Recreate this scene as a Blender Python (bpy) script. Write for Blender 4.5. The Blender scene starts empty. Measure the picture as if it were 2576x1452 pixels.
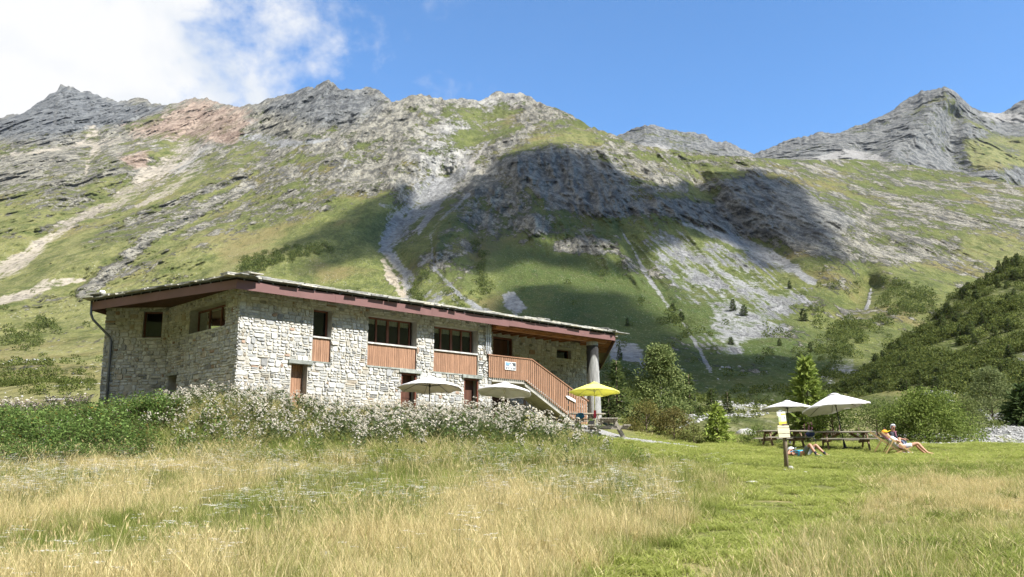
import bpy, math, random
import numpy as np
from mathutils import Vector, Matrix

# ------------------------------------------------------------------ camera, sky, sun, exposure
SC = bpy.context.scene
COL = SC.collection
R = math.radians
PITCH = R(11.05)
FPX, CX, CY = 2324.0, 1288.0, 726.0            # focal length and centre of the photograph's 2576 px wide reading
cam = bpy.data.cameras.new('camera'); cam.lens = 36 * FPX / 2576; cam.sensor_width = 36
cam.clip_start = 0.1; cam.clip_end = 30000
cam_o = bpy.data.objects.new('camera', cam); COL.objects.link(cam_o)
cam_o.location = (0, 0, 0); cam_o.rotation_euler = (math.pi / 2 + PITCH, 0, 0)
SC.camera = cam_o

SUN_EL = R(50)
SUN_H = Vector((0.84, -0.545, 0)).normalized()
SUN_DIR = Vector((SUN_H.x * math.cos(SUN_EL), SUN_H.y * math.cos(SUN_EL), math.sin(SUN_EL)))
SUN_ROT = math.atan2(SUN_H.x, SUN_H.y)

SC.view_settings.view_transform = 'Standard'; SC.view_settings.look = 'None'
SC.view_settings.exposure = 1.25; SC.view_settings.gamma = 1.0; SC.view_settings.use_curve_mapping = False
SC.render.engine = 'CYCLES'
SC.cycles.use_denoising = True
SC.cycles.max_bounces = 6; SC.cycles.diffuse_bounces = 3; SC.cycles.glossy_bounces = 3
SC.cycles.transparent_max_bounces = 12; SC.cycles.transmission_bounces = 4; SC.cycles.volume_bounces = 0
SC.cycles.caustics_reflective = False; SC.cycles.caustics_refractive = False


class NT:
    """small helper around a node tree"""
    def __init__(s, tree): s.t = tree; s.n = tree.nodes; s.l = tree.links
    def new(s, kind, **kw):
        n = s.n.new(kind)
        for k, v in kw.items():
            if k.startswith('_'): setattr(n, k[1:], v)
        return n
    def put(s, sock, v):
        if isinstance(v, bpy.types.NodeSocket): s.l.new(v, sock)
        elif v is not None:
            if sock.type == 'RGBA' and isinstance(v, (tuple, list)) and len(v) == 3: v = (*v, 1)
            sock.default_value = v
    def math(s, op, a, b=None, c=None, clamp=False):
        n = s.n.new('ShaderNodeMath'); n.operation = op; n.use_clamp = clamp
        for i, v in enumerate((a, b, c)):
            if v is not None: s.put(n.inputs[i], v)
        return n.outputs[0]
    def vmath(s, op, a, b=None):
        n = s.n.new('ShaderNodeVectorMath'); n.operation = op
        s.put(n.inputs[0], a)
        if b is not None: s.put(n.inputs[1], b)
        return n.outputs[0]
    def mix(s, f, a, b):
        n = s.n.new('ShaderNodeMix'); n.data_type = 'RGBA'
        s.put(n.inputs[0], f); s.put(n.inputs[6], a); s.put(n.inputs[7], b)
        return n.outputs[2]
    def noise(s, vec, scale, detail=4, rough=0.55, dist=0.0):
        n = s.n.new('ShaderNodeTexNoise'); s.put(n.inputs['Vector'], vec)
        n.inputs['Scale'].default_value = scale; n.inputs['Detail'].default_value = detail
        n.inputs['Roughness'].default_value = rough; n.inputs['Distortion'].default_value = dist
        return n.outputs[0]
    def voro(s, vec, scale, feature='F1', out=0):
        n = s.n.new('ShaderNodeTexVoronoi'); n.feature = feature; s.put(n.inputs['Vector'], vec)
        n.inputs['Scale'].default_value = scale
        return n.outputs[out]
    def step(s, v, lo, hi, a=0.0, b=1.0):
        n = s.n.new('ShaderNodeMapRange'); n.interpolation_type = 'SMOOTHSTEP'
        s.put(n.inputs[0], v); s.put(n.inputs[1], lo); s.put(n.inputs[2], hi); s.put(n.inputs[3], a); s.put(n.inputs[4], b)
        return n.outputs[0]
    def attr(s, name, kind='GEOMETRY'):
        n = s.n.new('ShaderNodeAttribute'); n.attribute_name = name; n.attribute_type = kind
        return n
    def sep(s, v):
        n = s.n.new('ShaderNodeSeparateXYZ'); s.put(n.inputs[0], v); return n.outputs
    def comb(s, x, y, z):
        n = s.n.new('ShaderNodeCombineXYZ')
        for i, v in enumerate((x, y, z)): s.put(n.inputs[i], v)
        return n.outputs[0]
    def bump(s, h, strength, dist):
        n = s.n.new('ShaderNodeBump'); s.put(n.inputs['Height'], h)
        n.inputs['Strength'].default_value = strength; n.inputs['Distance'].default_value = dist
        return n.outputs[0]


def build_world():
    w = bpy.data.worlds.new('World'); SC.world = w; w.use_nodes = True
    t = NT(w.node_tree); t.n.clear()
    sky = t.n.new('ShaderNodeTexSky'); sky.sky_type = 'NISHITA'; sky.sun_disc = False
    sky.sun_elevation = SUN_EL; sky.sun_rotation = SUN_ROT
    sky.altitude = 2500; sky.air_density = 1.0; sky.dust_density = 0.1; sky.ozone_density = 3.6
    co = t.n.new('ShaderNodeTexCoord').outputs['Generated']
    d = t.vmath('NORMALIZE', co)
    x, y, z = t.sep(d)
    # cloud bank: covers one quarter of the sky (towards -x +y), torn at its edge, from procedural noise on the direction
    az = t.math('ARCTAN2', x, y)
    el = t.math('ARCSINE', z)
    v = t.comb(az, t.math('MULTIPLY', el, 1.25), 0.37)
    big = t.noise(v, 4.6, 8, 0.56, 0.1)
    fine = t.noise(v, 15.0, 9, 0.6, 0.15)
    wisp = t.noise(t.vmath('ADD', v, (3.1, 1.7, 0.2)), 10.0, 9, 0.6, 0.3)
    edge = t.math('ADD', t.math('MULTIPLY', t.math('ADD', az, 0.222), -3.3), t.math('MULTIPLY', t.math('SUBTRACT', el, 0.4), 0.6))
    cov = t.math('ADD', t.math('ADD', edge, t.math('MULTIPLY', t.math('SUBTRACT', big, 0.5), 1.9)),
                 t.math('MULTIPLY', t.math('SUBTRACT', fine, 0.5), 1.0))
    # one torn blue hole inside the bank
    hx = t.math('DIVIDE', t.math('ADD', az, 0.485), 0.07)
    hy = t.math('DIVIDE', t.math('SUBTRACT', el, 0.475), 0.035)
    hole = t.math('SUBTRACT', 1.0, t.math('ADD', t.math('MULTIPLY', hx, hx), t.math('MULTIPLY', hy, hy)))
    hole = t.math('MAXIMUM', hole, 0.0)
    cov = t.math('SUBTRACT', cov, t.math('MULTIPLY', hole, t.math('ADD', 0.5, t.math('MULTIPLY', fine, 1.4))))
    c1 = t.step(cov, -0.08, 0.40)
    # thin wisps beside the bank
    wx = t.math('DIVIDE', t.math('ADD', az, 0.115), 0.12); wy = t.math('DIVIDE', t.math('SUBTRACT', el, 0.43), 0.085)
    wz = t.math('SUBTRACT', 1.0, t.math('ADD', t.math('MULTIPLY', wx, wx), t.math('MULTIPLY', wy, wy)))
    wz = t.math('MAXIMUM', wz, 0.0)
    c2 = t.math('MULTIPLY', t.step(wisp, 0.5, 0.78), t.math('MULTIPLY', wz, 0.9))
    c = t.math('MAXIMUM', c1, c2)
    shade = t.noise(v, 6.5, 6, 0.5, 0.2)
    ccol = t.mix(t.step(shade, 0.38, 0.62), (0.72, 0.79, 0.90), (1.0, 1.0, 1.0))
    tint = t.n.new('ShaderNodeMix'); tint.data_type = 'RGBA'; tint.blend_type = 'MULTIPLY'; tint.inputs[0].default_value = 1; t.put(tint.inputs[6], sky.outputs[0]); t.put(tint.inputs[7], (0.72, 1.0, 1.13))
    bg1 = t.n.new('ShaderNodeBackground'); t.put(bg1.inputs[0], tint.outputs[2]); bg1.inputs[1].default_value = SKY_STRENGTH
    bg2 = t.n.new('ShaderNodeBackground'); t.put(bg2.inputs[0], ccol); bg2.inputs[1].default_value = 0.42
    m = t.n.new('ShaderNodeMixShader'); t.put(m.inputs[0], c)
    t.l.new(bg1.outputs[0], m.inputs[1]); t.l.new(bg2.outputs[0], m.inputs[2])
    out = t.n.new('ShaderNodeOutputWorld'); t.l.new(m.outputs[0], out.inputs[0])

SKY_STRENGTH = 0.103
build_world()
sun = bpy.data.lights.new('sun', 'SUN'); sun.energy = 5.0; sun.angle = R(0.5); sun.color = (1.0, 0.965, 0.905)
sun_o = bpy.data.objects.new('sun', sun); COL.objects.link(sun_o)
sun_o.rotation_euler = (-SUN_DIR).to_track_quat('-Z', 'Y').to_euler(); sun_o.location = (40, -20, 60)

# ------------------------------------------------------------------ helpers
rnd = random.Random(7)
CP, SP = math.cos(PITCH), math.sin(PITCH)


def ray(px, py):
    cx = (px - CX) / FPX; cy = -(py - CY) / FPX
    return Vector((cx, CP - cy * SP, SP + cy * CP))
def at(px, py, Y):
    d = ray(px, py); return d * (Y / d.y)
def ae(px, py):
    """pixel arrays -> (x/y, z/y) slopes"""
    cx = (np.asarray(px, float) - CX) / FPX; cy = -(np.asarray(py, float) - CY) / FPX
    dy = CP - cy * SP
    return cx / dy, (SP + cy * CP) / dy
def pix(a, e):
    fw = CP + e * SP; up = -SP + e * CP
    return CX + FPX * a / fw, CY - FPX * up / fw

def sm(a, b, x):
    t = np.clip((x - a) / (b - a), 0, 1); return t * t * (3 - 2 * t)

_tab = np.random.RandomState(5).rand(8192).astype(np.float32)
def vnoise(x, y, z):
    xi = np.floor(x).astype(np.int64); yi = np.floor(y).astype(np.int64); zi = np.floor(z).astype(np.int64)
    fx, fy, fz = x - xi, y - yi, z - zi
    fx = fx * fx * fx * (fx * (fx * 6 - 15) + 10); fy = fy * fy * fy * (fy * (fy * 6 - 15) + 10); fz = fz * fz * fz * (fz * (fz * 6 - 15) + 10)
    def h(i, j, k):
        n = (i * 73856093) ^ (j * 19349663) ^ (k * 83492791)
        n = (n ^ (n >> 13)) * 1274126177
        return _tab[(n ^ (n >> 16)) & 8191]
    def lx(j, k): return h(xi, j, k) * (1 - fx) + h(xi + 1, j, k) * fx
    def ly(k): return lx(yi, k) * (1 - fy) + lx(yi + 1, k) * fy
    return ly(zi) * (1 - fz) + ly(zi + 1) * fz
def fbm(x, y, z, oct=5, gain=0.5, ridged=False):
    s = 0.0; amp = 1.0; tot = 0.0
    for i in range(oct):
        n = vnoise(x + 17.3 * i, y - 9.1 * i, z + 5.7 * i)
        if ridged: n = 1 - np.abs(2 * n - 1)
        s = s + amp * n; tot += amp; amp *= gain
        x, y, z = x * 2.03, y * 2.03, z * 2.03
    return s / tot
def dline(px, py, pts, widths=None):
    """distance to a polyline, divided by the local width when widths are given"""
    best = np.full(px.shape, 1e9)
    for i in range(len(pts) - 1):
        (x0, y0), (x1, y1) = pts[i], pts[i + 1]
        dx, dy = x1 - x0, y1 - y0
        t = np.clip(((px - x0) * dx + (py - y0) * dy) / (dx * dx + dy * dy), 0, 1)
        d = np.hypot(px - x0 - t * dx, py - y0 - t * dy)
        if widths: d = d / (widths[i] + (widths[i + 1] - widths[i]) * t)
        best = np.minimum(best, d)
    return best
def poly_sd(px, py, pts):
    """signed distance to a polygon, positive inside"""
    inside = np.zeros(px.shape, bool); n = len(pts)
    for i in range(n):
        (x0, y0), (x1, y1) = pts[i], pts[(i + 1) % n]
        c = ((y0 > py) != (y1 > py)) & (px < (x1 - x0) * (py - y0) / ((y1 - y0) or 1e-9) + x0)
        inside ^= c
    d = dline(px, py, list(pts) + [pts[0]])
    return np.where(inside, d, -d)

def tag(o, label=None, cat=None, group=None, kind=None):
    if label: o['label'] = label
    if cat: o['category'] = cat
    if group: o['group'] = group
    if kind: o['kind'] = kind
    return o
def empty(name, loc=(0, 0, 0), rz=0.0):
    o = bpy.data.objects.new(name, None); COL.objects.link(o); o.location = loc; o.rotation_euler = (0, 0, rz)
    o.empty_display_size = 0.2
    return o
def link_mesh(name, me, mats, parent=None, smooth=False):
    for m in (mats if isinstance(mats, (list, tuple)) else [mats]): me.materials.append(m)
    o = bpy.data.objects.new(name, me); COL.objects.link(o)
    if parent is not None: o.parent = parent
    if smooth: me.polygons.foreach_set('use_smooth', np.ones(len(me.polygons), bool))
    return o
def np_mesh(name, V, Q, attrs=None):
    """mesh from numpy: V (n,3), Q (m,k)"""
    me = bpy.data.meshes.new(name); V = np.ascontiguousarray(V, np.float32); Q = np.ascontiguousarray(Q, np.int32)
    me.vertices.add(len(V)); me.vertices.foreach_set('co', V.ravel())
    m, k = Q.shape
    me.loops.add(m * k); me.loops.foreach_set('vertex_index', Q.ravel())
    me.polygons.add(m); me.polygons.foreach_set('loop_start', np.arange(0, m * k, k, dtype=np.int32))
    me.update(calc_edges=True); me.validate()
    for an, arr in (attrs or {}).items():
        arr = np.asarray(arr, np.float32)
        if arr.ndim == 1:
            a = me.attributes.new(an, 'FLOAT', 'POINT'); a.data.foreach_set('value', arr)
        else:
            if arr.shape[1] == 3: arr = np.concatenate([arr, np.ones((len(arr), 1), np.float32)], 1)
            a = me.attributes.new(an, 'FLOAT_COLOR', 'POINT'); a.data.foreach_set('color', arr.ravel())
    return me
def grid_quads(nr, nc):
    i = np.arange(nr * nc).reshape(nr, nc)
    return np.stack([i[:-1, :-1], i[:-1, 1:], i[1:, 1:], i[1:, :-1]], -1).reshape(-1, 4)

MATS = {}
def mat(name, color=(0.5, 0.5, 0.5), rough=0.7, var=0.0, scale=8.0, bump=0.0, bscale=40.0, spec=0.3, metal=0.0, col_attr=None, stretch=None, transl=0.0, var2=None):
    if name in MATS: return MATS[name]
    m = bpy.data.materials.new(name); m.use_nodes = True; MATS[name] = m
    t = NT(m.node_tree); b = t.n['Principled BSDF']
    b.inputs['Roughness'].default_value = rough; b.inputs['Specular IOR Level'].default_value = spec; b.inputs['Metallic'].default_value = metal
    co = t.n.new('ShaderNodeTexCoord').outputs['Object']
    if stretch: co = t.vmath('MULTIPLY', co, stretch)
    c = (*color, 1)
    if col_attr: c = t.attr(col_attr).outputs['Color']
    if var:
        f = t.noise(co, scale, 5, 0.6)
        lo = t.step(f, 0.3, 0.7, 1 - var, 1 + var)
        c2 = t.n.new('ShaderNodeMix'); c2.data_type = 'RGBA'; c2.blend_type = 'MULTIPLY'; c2.inputs[0].default_value = 1
        t.put(c2.inputs[6], c); t.put(c2.inputs[7], t.comb(lo, lo, lo)); c = c2.outputs[2]
    if var2:   # second colour in patches: (colour, noise scale, low, high)
        c = t.mix(t.step(t.noise(co, var2[1], 6, 0.65), var2[2], var2[3]), c, var2[0])
    t.put(b.inputs['Base Color'], c)
    if bump: t.put(b.inputs['Normal'], t.bump(t.noise(co, bscale, 6, 0.6), bump, 0.02))
    if transl:
        tr = t.n.new('ShaderNodeBsdfTranslucent'); t.put(tr.inputs[0], c)
        mx = t.n.new('ShaderNodeMixShader'); mx.inputs[0].default_value = transl
        t.l.new(b.outputs[0], mx.inputs[1]); t.l.new(tr.outputs[0], mx.inputs[2])
        t.l.new(mx.outputs[0], t.n['Material Output'].inputs[0])
    return m

# ------------------------------------------------------------------ ground shape
L_PROF = ([-20, 0, 6, 15, 22, 27, 28.5, 33, 36, 40, 45, 60, 90, 120], [-1.9, -1.6, -1.45, -0.85, -0.32, 0.12, 0.32, 1.08, 1.38, 1.75, 2.15, 4.3, 7.3, 10.0])
R_PROF = ([-20, 0, 6, 15, 22, 27, 31, 33, 36.5, 40, 43, 50, 60, 80, 120], [-1.9, -1.6, -1.45, -0.88, -0.38, -0.03, 0.36, 0.48, 0.75, 0.98, 1.06, 1.5, 2.25, 3.9, 7.2])
C_ = at(594, 726, 35.0); ZF = C_.z
_d = ray(1548, 859.3); R_ = _d * (ZF / _d.z)
_d = ray(227, 781); L_ = _d * (ZF / _d.z)
U_ = Vector((R_.x - C_.x, R_.y - C_.y, 0)).normalized(); N_ = Vector((U_.y, -U_.x, 0))
def _w0():
    best = None
    for k in np.linspace(-1, 2, 601):
        p = C_ - N_ * 0.8 + U_ * float(k)
        a = p.x / p.y; px, _ = pix(a, 0.13)
        if best is None or abs(px - 598) < best[0]: best = (abs(px - 598), p)
    return best[1]
W0 = _w0()
W0.z = 0

def ground(x, y):
    x = np.asarray(x, float); y = np.asarray(y, float)
    zl = np.interp(y, *L_PROF); zr = np.interp(y, *R_PROF)
    s = sm(0.0, 9.0, x)
    z = zl * (1 - s) + zr * s
    w = (x - W0.x) * N_.x + (y - W0.y) * N_.y; u = (x - W0.x) * U_.x + (y - W0.y) * U_.y
    h = sm(7, 1, w) * sm(-6, -1, u) * sm(29, 24, u) * sm(62, 55, y)
    z = z * (1 - h) + np.maximum(z, 2.15) * h
    n = fbm(x * 0.35, y * 0.35, x * 0, 3) - 0.5
    z = z + n * 0.22 * sm(2, 8, y) + (fbm(x * 1.6, y * 1.6, x * 0 + 3, 2) - 0.5) * 0.06
    return z
def gz(x, y): return float(ground(np.array([x]), np.array([y]))[0])
def hit(px, py, ymin=3.0, ymax=60.0):
    """where the line of sight through a pixel meets the near ground"""
    d = ray(px, py); Y = np.linspace(ymin, ymax, 1500)
    g = ground(d.x / d.y * Y, Y) - d.z / d.y * Y
    i = int(np.argmax(g > 0)) if (g > 0).any() else len(Y) - 1
    return Vector((d.x / d.y * Y[i], Y[i], float(g[i] + d.z / d.y * Y[i])))

# ------------------------------------------------------------------ terrain materials
def terrain_material():
    m = bpy.data.materials.new('alpine_slope'); m.use_nodes = True; t = NT(m.node_tree); b = t.n['Principled BSDF']
    b.inputs['Roughness'].default_value = 0.95; b.inputs['Specular IOR Level'].default_value = 0.1
    pos = t.vmath('MULTIPLY', t.n.new('ShaderNodeNewGeometry').outputs['Position'], (1, 0.28, 1.0))   # everything runs out along the fall line
    a1 = t.sep(t.attr('m1').outputs['Vector']); a2 = t.sep(t.attr('m2').outputs['Vector']); a3 = t.sep(t.attr('m3').outputs['Vector'])
    # texture detail in metres: broad patches, outcrops, single blocks
    n1 = t.noise(pos, 0.011, 7, 0.6); n2 = t.noise(t.vmath('ADD', pos, (40, 9, 3)), 0.05, 8, 0.66); n3 = t.noise(pos, 0.22, 6, 0.7)
    nm = t.math('ADD', t.math('MULTIPLY', n1, 0.22), t.math('ADD', t.math('MULTIPLY', n2, 0.42), t.math('MULTIPLY', n3, 0.36)))
    rk = t.noise(t.vmath('MULTIPLY', pos, (1.25, 0.8, 0.7)), 0.055, 10, 0.74, 0.6)
    cr = t.voro(t.vmath('ADD', t.vmath('MULTIPLY', pos, (1.2, 1, 0.5)), t.comb(t.math('MULTIPLY', n2, 30), t.math('MULTIPLY', n3, 12), 0)), 0.09, 'DISTANCE_TO_EDGE', 0)
    # --- grass
    g = t.mix(t.step(nm, 0.40, 0.60), (0.050, 0.064, 0.016), (0.138, 0.146, 0.042))
    g = t.mix(t.step(n1, 0.50, 0.66), g, (0.130, 0.108, 0.042))
    g = t.mix(t.math('MULTIPLY', a2[1], t.step(n2, 0.32, 0.62)), g, (0.200, 0.182, 0.080))     # dry grass
    g = t.mix(t.math('MULTIPLY', a2[2], t.step(nm, 0.34, 0.58)), g, (0.036, 0.058, 0.013))     # lush grass
    sp = t.step(t.noise(t.vmath('ADD', pos, (7, 70, 1)), 0.13, 6, 0.66), 0.54, 0.63)
    g = t.mix(t.math('MULTIPLY', sp, 0.62), g, (0.050, 0.056, 0.018))                          # low shrubs and heather
    # --- rock
    r = t.mix(t.step(rk, 0.41, 0.58), (0.078, 0.073, 0.060), (0.262, 0.243, 0.190))
    r = t.mix(t.step(cr, 0.05, 0.0), r, (0.075, 0.075, 0.072))
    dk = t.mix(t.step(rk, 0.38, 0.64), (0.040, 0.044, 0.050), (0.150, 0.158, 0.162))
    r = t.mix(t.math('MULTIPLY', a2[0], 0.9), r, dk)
    r = t.mix(t.math('MULTIPLY', a3[1], 0.9), r, t.mix(t.step(rk, 0.34, 0.58), (0.20, 0.196, 0.19), (0.44, 0.43, 0.405)))
    sc = t.mix(t.step(n3, 0.32, 0.68), (0.130, 0.130, 0.127), (0.258, 0.255, 0.246))
    sc = t.mix(a3[0], sc, t.mix(t.step(nm, 0.38, 0.62), (0.23, 0.192, 0.138), (0.36, 0.31, 0.235)))
    red = t.mix(t.step(nm, 0.40, 0.60), (0.165, 0.108, 0.082), (0.320, 0.248, 0.190))
    # --- masks broken up by noise
    def brk(v, w=0.9, lo=0.42, hi=0.62, n=nm): return t.step(t.math('ADD', v, t.math('MULTIPLY', t.math('SUBTRACT', n, 0.5), w)), lo, hi)
    rock_f = brk(a1[0], 2.8, 0.46, 0.60)
    n4 = t.noise(pos, 0.75, 4, 0.65)
    c = t.mix(rock_f, t.mix(t.math('MULTIPLY', t.step(n4, 0.56, 0.66), 0.5), t.mix(t.math('MULTIPLY', t.step(n4, 0.46, 0.36), 0.55), g, (0.042, 0.048, 0.016)), (0.225, 0.212, 0.130)), t.mix(t.math('MULTIPLY', t.step(n4, 0.58, 0.68), 0.38), t.mix(t.math('MULTIPLY', t.step(n4, 0.48, 0.38), 0.75), r, (0.045, 0.045, 0.044)), (0.29, 0.275, 0.23)))
    c = t.mix(t.math('MULTIPLY', brk(a1[2], 1.8, 0.3, 0.8), 0.9), c, red)
    c = t.mix(t.math('MULTIPLY', brk(a1[1], 2.0, 0.40, 0.62), 0.95), c, sc)
    # single pale boulders
    bo = t.step(t.voro(pos, 0.34, 'F1', 0), 0.19, 0.11)
    c = t.mix(t.math('MULTIPLY', bo, t.math('MULTIPLY', a3[2], t.step(n2, 0.47, 0.58))), c, (0.36, 0.345, 0.32))
    t.put(b.inputs['Base Color'], c)
    h = t.math('ADD', t.math('MULTIPLY', rk, t.math('ADD', 0.3, rock_f)), t.math('MULTIPLY', n3, 0.4))
    t.put(b.inputs['Normal'], t.bump(t.math('ADD', h, t.math('MULTIPLY', n4, 0.22)), 0.9, 4.5))
    MATS['alpine_slope'] = m
    return m
SLOPE = terrain_material()

E_PTS = [0.0, 0.03, 0.05, 0.07, 0.09, 0.12, 0.15, 0.20, 0.25, 0.30, 0.36, 0.43, 0.50, 0.6]
Y_PTS = [55, 72, 112, 190, 320, 500, 680, 900, 1100, 1350, 1700, 2200, 2650, 3300]
MAIN_SKY = [(-500, 330), (-200, 320), (0, 301), (60, 283), (90, 256), (120, 240), (143, 231), (152, 214), (172, 213), (195, 229), (225, 229), (262, 247), (300, 259), (330, 251), (365, 250), (410, 266),
            (440, 258), (482, 249), (520, 252), (546, 256), (590, 269), (640, 266), (680, 246), (742, 231), (765, 225), (790, 226), (826, 203), (862, 223), (930, 222), (985, 257), (1030, 240), (1062, 236), (1100, 250), (1160, 246),
            (1215, 246), (1250, 235), (1310, 239), (1372, 262), (1440, 292), (1500, 322), (1555, 345), (1600, 366), (1650, 374), (1760, 385), (1850, 394), (1905, 399), (2000, 402), (2100, 402), (2200, 404),
            (2300, 418), (2400, 432), (2576, 470), (2800, 520), (3200, 560)]

def main_masks(px, py, X, Y, Z):
    s = 1 / 140.0
    Yf, Y = Y, Y * 0.28
    wx = (fbm(X * s, Y * s, Z * s, 4) - 0.5); wy = (fbm(X * s + 50, Y * s, Z * s, 4) - 0.5)
    qx = px + wx * 46; qy = py + wy * 34
    nf = fbm(X / 46, Y / 46, Z / 46, 5, 0.62) - 0.5
    st = np.where(px < 1120, 0, 1)
    sl = fbm((px + 1.15 * py) / 7.0, (py - px) / 70.0, px * 0 + 2, 4, 0.6) - 0.5      # runnels follow the fall line, down-left here ...
    sr = fbm((px - 1.15 * py) / 7.0, (py + px) / 70.0, px * 0 + 8, 4, 0.6) - 0.5      # ... and down-right there
    k = sm(1000, 1240, px); run = sl * (1 - k) + sr * k
    def area(pts, soft=14):
        sd = poly_sd(qx, qy, pts); return np.clip(sm(-soft * 1.5, soft * 1.5, sd + (nf * 34 + run * 22) * (soft / 14.0)), 0, 1)
    def line(pts, ws):
        d = dline(px + wx * 22 + nf * 9, py + wy * 16 + nf * 9, pts, ws); return np.clip(sm(1.9, 0.2, d) + run * 0.7 * sm(2.6, 0.9, d), 0, 1)
    n = fbm(X / 260, Y / 260, Z / 260, 4)
    # --- rock share: grows with height, plus outcrops
    hgt = np.interp(py, [200, 330, 480, 640, 800, 1000], [0.84, 0.57, 0.47, 0.38, 0.28, 0.22])
    rock = hgt + (n - 0.5) * 0.6 + nf * 0.7 + run * 0.35
    butt = area([(1230, 400), (1300, 372), (1420, 362), (1480, 380), (1560, 420), (1610, 486), (1720, 496), (1800, 500), (1830, 450), (1900, 430), (1990, 455), (2130, 520), (2140, 560), (2060, 610),
                 (1930, 620), (1850, 600), (1720, 566), (1640, 545), (1540, 568), (1460, 548), (1370, 520), (1300, 470)], 18)
    lumps = np.maximum(area([(1318, 540), (1350, 528), (1392, 566), (1395, 600), (1330, 610)], 10), area([(1388, 600), (1470, 592), (1555, 610), (1560, 645), (1450, 655), (1385, 640)], 10)) * 0.75
    rightrock = area([(1960, 470), (2100, 480), (2300, 560), (2420, 620), (2380, 660), (2200, 668), (2110, 640), (2040, 560)], 22) * 0.62
    mid = area([(740, 430), (860, 420), (1000, 430), (1060, 480), (940, 500), (850, 490), (760, 470)], 14) * 0.62
    mid2 = area([(380, 500), (480, 490), (520, 520), (470, 560), (360, 600), (240, 640), (190, 620)], 12) * 0.55
    rock = rock + 0.05 * sm(520, 380, py) * sm(1250, 950, px)
    bands = [(line([(637, 468), (495, 530), (380, 601), (292, 672), (200, 740)], [16, 24, 24, 20, 16]), 0.66), (line([(840, 520), (700, 520), (530, 565), (440, 600)], [10, 18, 16, 10]), 0.56), (line([(1000, 330), (985, 420), (1010, 500)], [30, 34, 22]), 0.64),
             (line([(860, 400), (900, 440), (1000, 460)], [16, 26, 24]), 0.62), (line([(619, 442), (495, 486), (407, 521)], [10, 14, 10]), 0.6), (line([(60, 480), (150, 470), (230, 500), (190, 560), (100, 580)], [16, 18, 18, 16, 12]), 0.52), (line([(0, 400), (140, 410), (300, 440)], [14, 20, 14]), 0.5),
             (line([(1560, 380), (1640, 440), (1720, 470)], [22, 24, 20]), 0.6), (line([(1980, 600), (2120, 640), (2260, 650), (2400, 610)], [26, 30, 28, 26]), 0.6), (line([(2150, 470), (2300, 520), (2480, 560)], [20, 26, 24]), 0.56), (line([(1700, 400), (1900, 425), (2150, 440)], [12, 14, 14]), 0.5)]
    rock = rock + 0.11 * sm(1850, 2050, px) * sm(380, 420, py) * sm(720, 600, py)
    for bl, st_ in bands: rock = np.maximum(rock, bl * st_ + n * 0.1)
    rock = np.maximum.reduce([rock, butt * 0.92, lumps, rightrock, mid, mid2])
    low_grass = area([(560, 640), (800, 560), (960, 520), (985, 600), (940, 700), (960, 800), (600, 900), (420, 800)], 24) * 0.5 + area([(1240, 620), (1500, 660), (1680, 800), (1640, 930), (1300, 860), (1200, 740)], 24) * 0.5 \
        + area([(1270, 400), (1360, 330), (1460, 330), (1500, 360), (1400, 355), (1300, 378)], 14) * 0.4
    rock = rock - low_grass
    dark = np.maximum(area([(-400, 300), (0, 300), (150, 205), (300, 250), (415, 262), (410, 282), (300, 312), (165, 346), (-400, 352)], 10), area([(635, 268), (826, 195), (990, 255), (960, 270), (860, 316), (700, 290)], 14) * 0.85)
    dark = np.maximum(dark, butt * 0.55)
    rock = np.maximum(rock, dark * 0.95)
    white = area([(1080, 330), (1180, 285), (1235, 240), (1320, 232), (1250, 300), (1215, 360), (1160, 420), (1090, 470), (1060, 440)], 30) * 0.5
    white = np.maximum(white, area([(390, 350), (520, 370), (500, 420), (420, 440)], 14) * 0.5)
    white = np.maximum(white, 0.8 * line([(2192, 728), (2186, 750), (2178, 776)], [4, 7, 4])); rock = np.maximum(rock, white * 0.85)
    # --- red and ochre ground
    red = np.maximum.reduce([area([(300, 312), (410, 280), (480, 246), (560, 256), (650, 300), (610, 335), (520, 358), (340, 350)], 28) * 0.80, area([(300, 400), (345, 386), (385, 378), (372, 420), (330, 425)], 10) * 0.8,
                             area([(510, 330), (580, 316), (620, 340), (575, 370), (525, 360)], 12) * 0.95, area([(1240, 300), (1300, 262), (1330, 262), (1290, 320)], 10) * 0.35])
    # --- scree
    S = []
    S.append(line([(1235, 350), (1180, 420), (1130, 462), (1085, 485), (1040, 520), (1008, 565), (975, 622), (1000, 662), (1032, 690), (1022, 748), (1030, 800)], [3, 7, 20, 46, 46, 38, 22, 14, 14, 16, 19]))
    S.append(line([(1120, 470), (1082, 540), (1060, 590)], [10, 16, 4]))
    S.append(line([(1180, 488), (1120, 545), (1085, 590), (1100, 680), (1160, 745), (1230, 790)], [5, 6, 5, 5, 8, 12]) * 0.8)
    S.append(area([(1040, 640), (1075, 620), (1110, 690), (1190, 750), (1200, 800), (1040, 790), (1046, 700)], 22) * np.clip(0.55 + run * 1.2, 0, 1))
    S.append(line([(962, 512), (1000, 520), (1020, 540)], [10, 8, 3]) * 0.8)
    S.append(line([(970, 655), (985, 690), (1010, 735)], [9, 14, 8]))
    S.append(line([(230, 338), (240, 372), (222, 405), (216, 436)], [26, 14, 9, 5]) * 0.85)
    S.append(line([(300, 345), (240, 352), (120, 378), (-100, 400)], [10, 8, 6, 4]) * 0.7)
    S.append(line([(475, 372), (400, 430), (320, 486), (280, 512), (200, 545), (120, 600), (60, 655), (-40, 700), (-140, 740)], [28, 34, 26, 20, 16, 20, 26, 34, 40]) * 0.82)
    S.append(line([(505, 416), (450, 460), (350, 517)], [22, 14, 8]) * 0.8)
    S.append(line([(-100, 790), (60, 742), (110, 718), (180, 706), (210, 705)], [8, 14, 16, 10, 4]) * 1.0)
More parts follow.
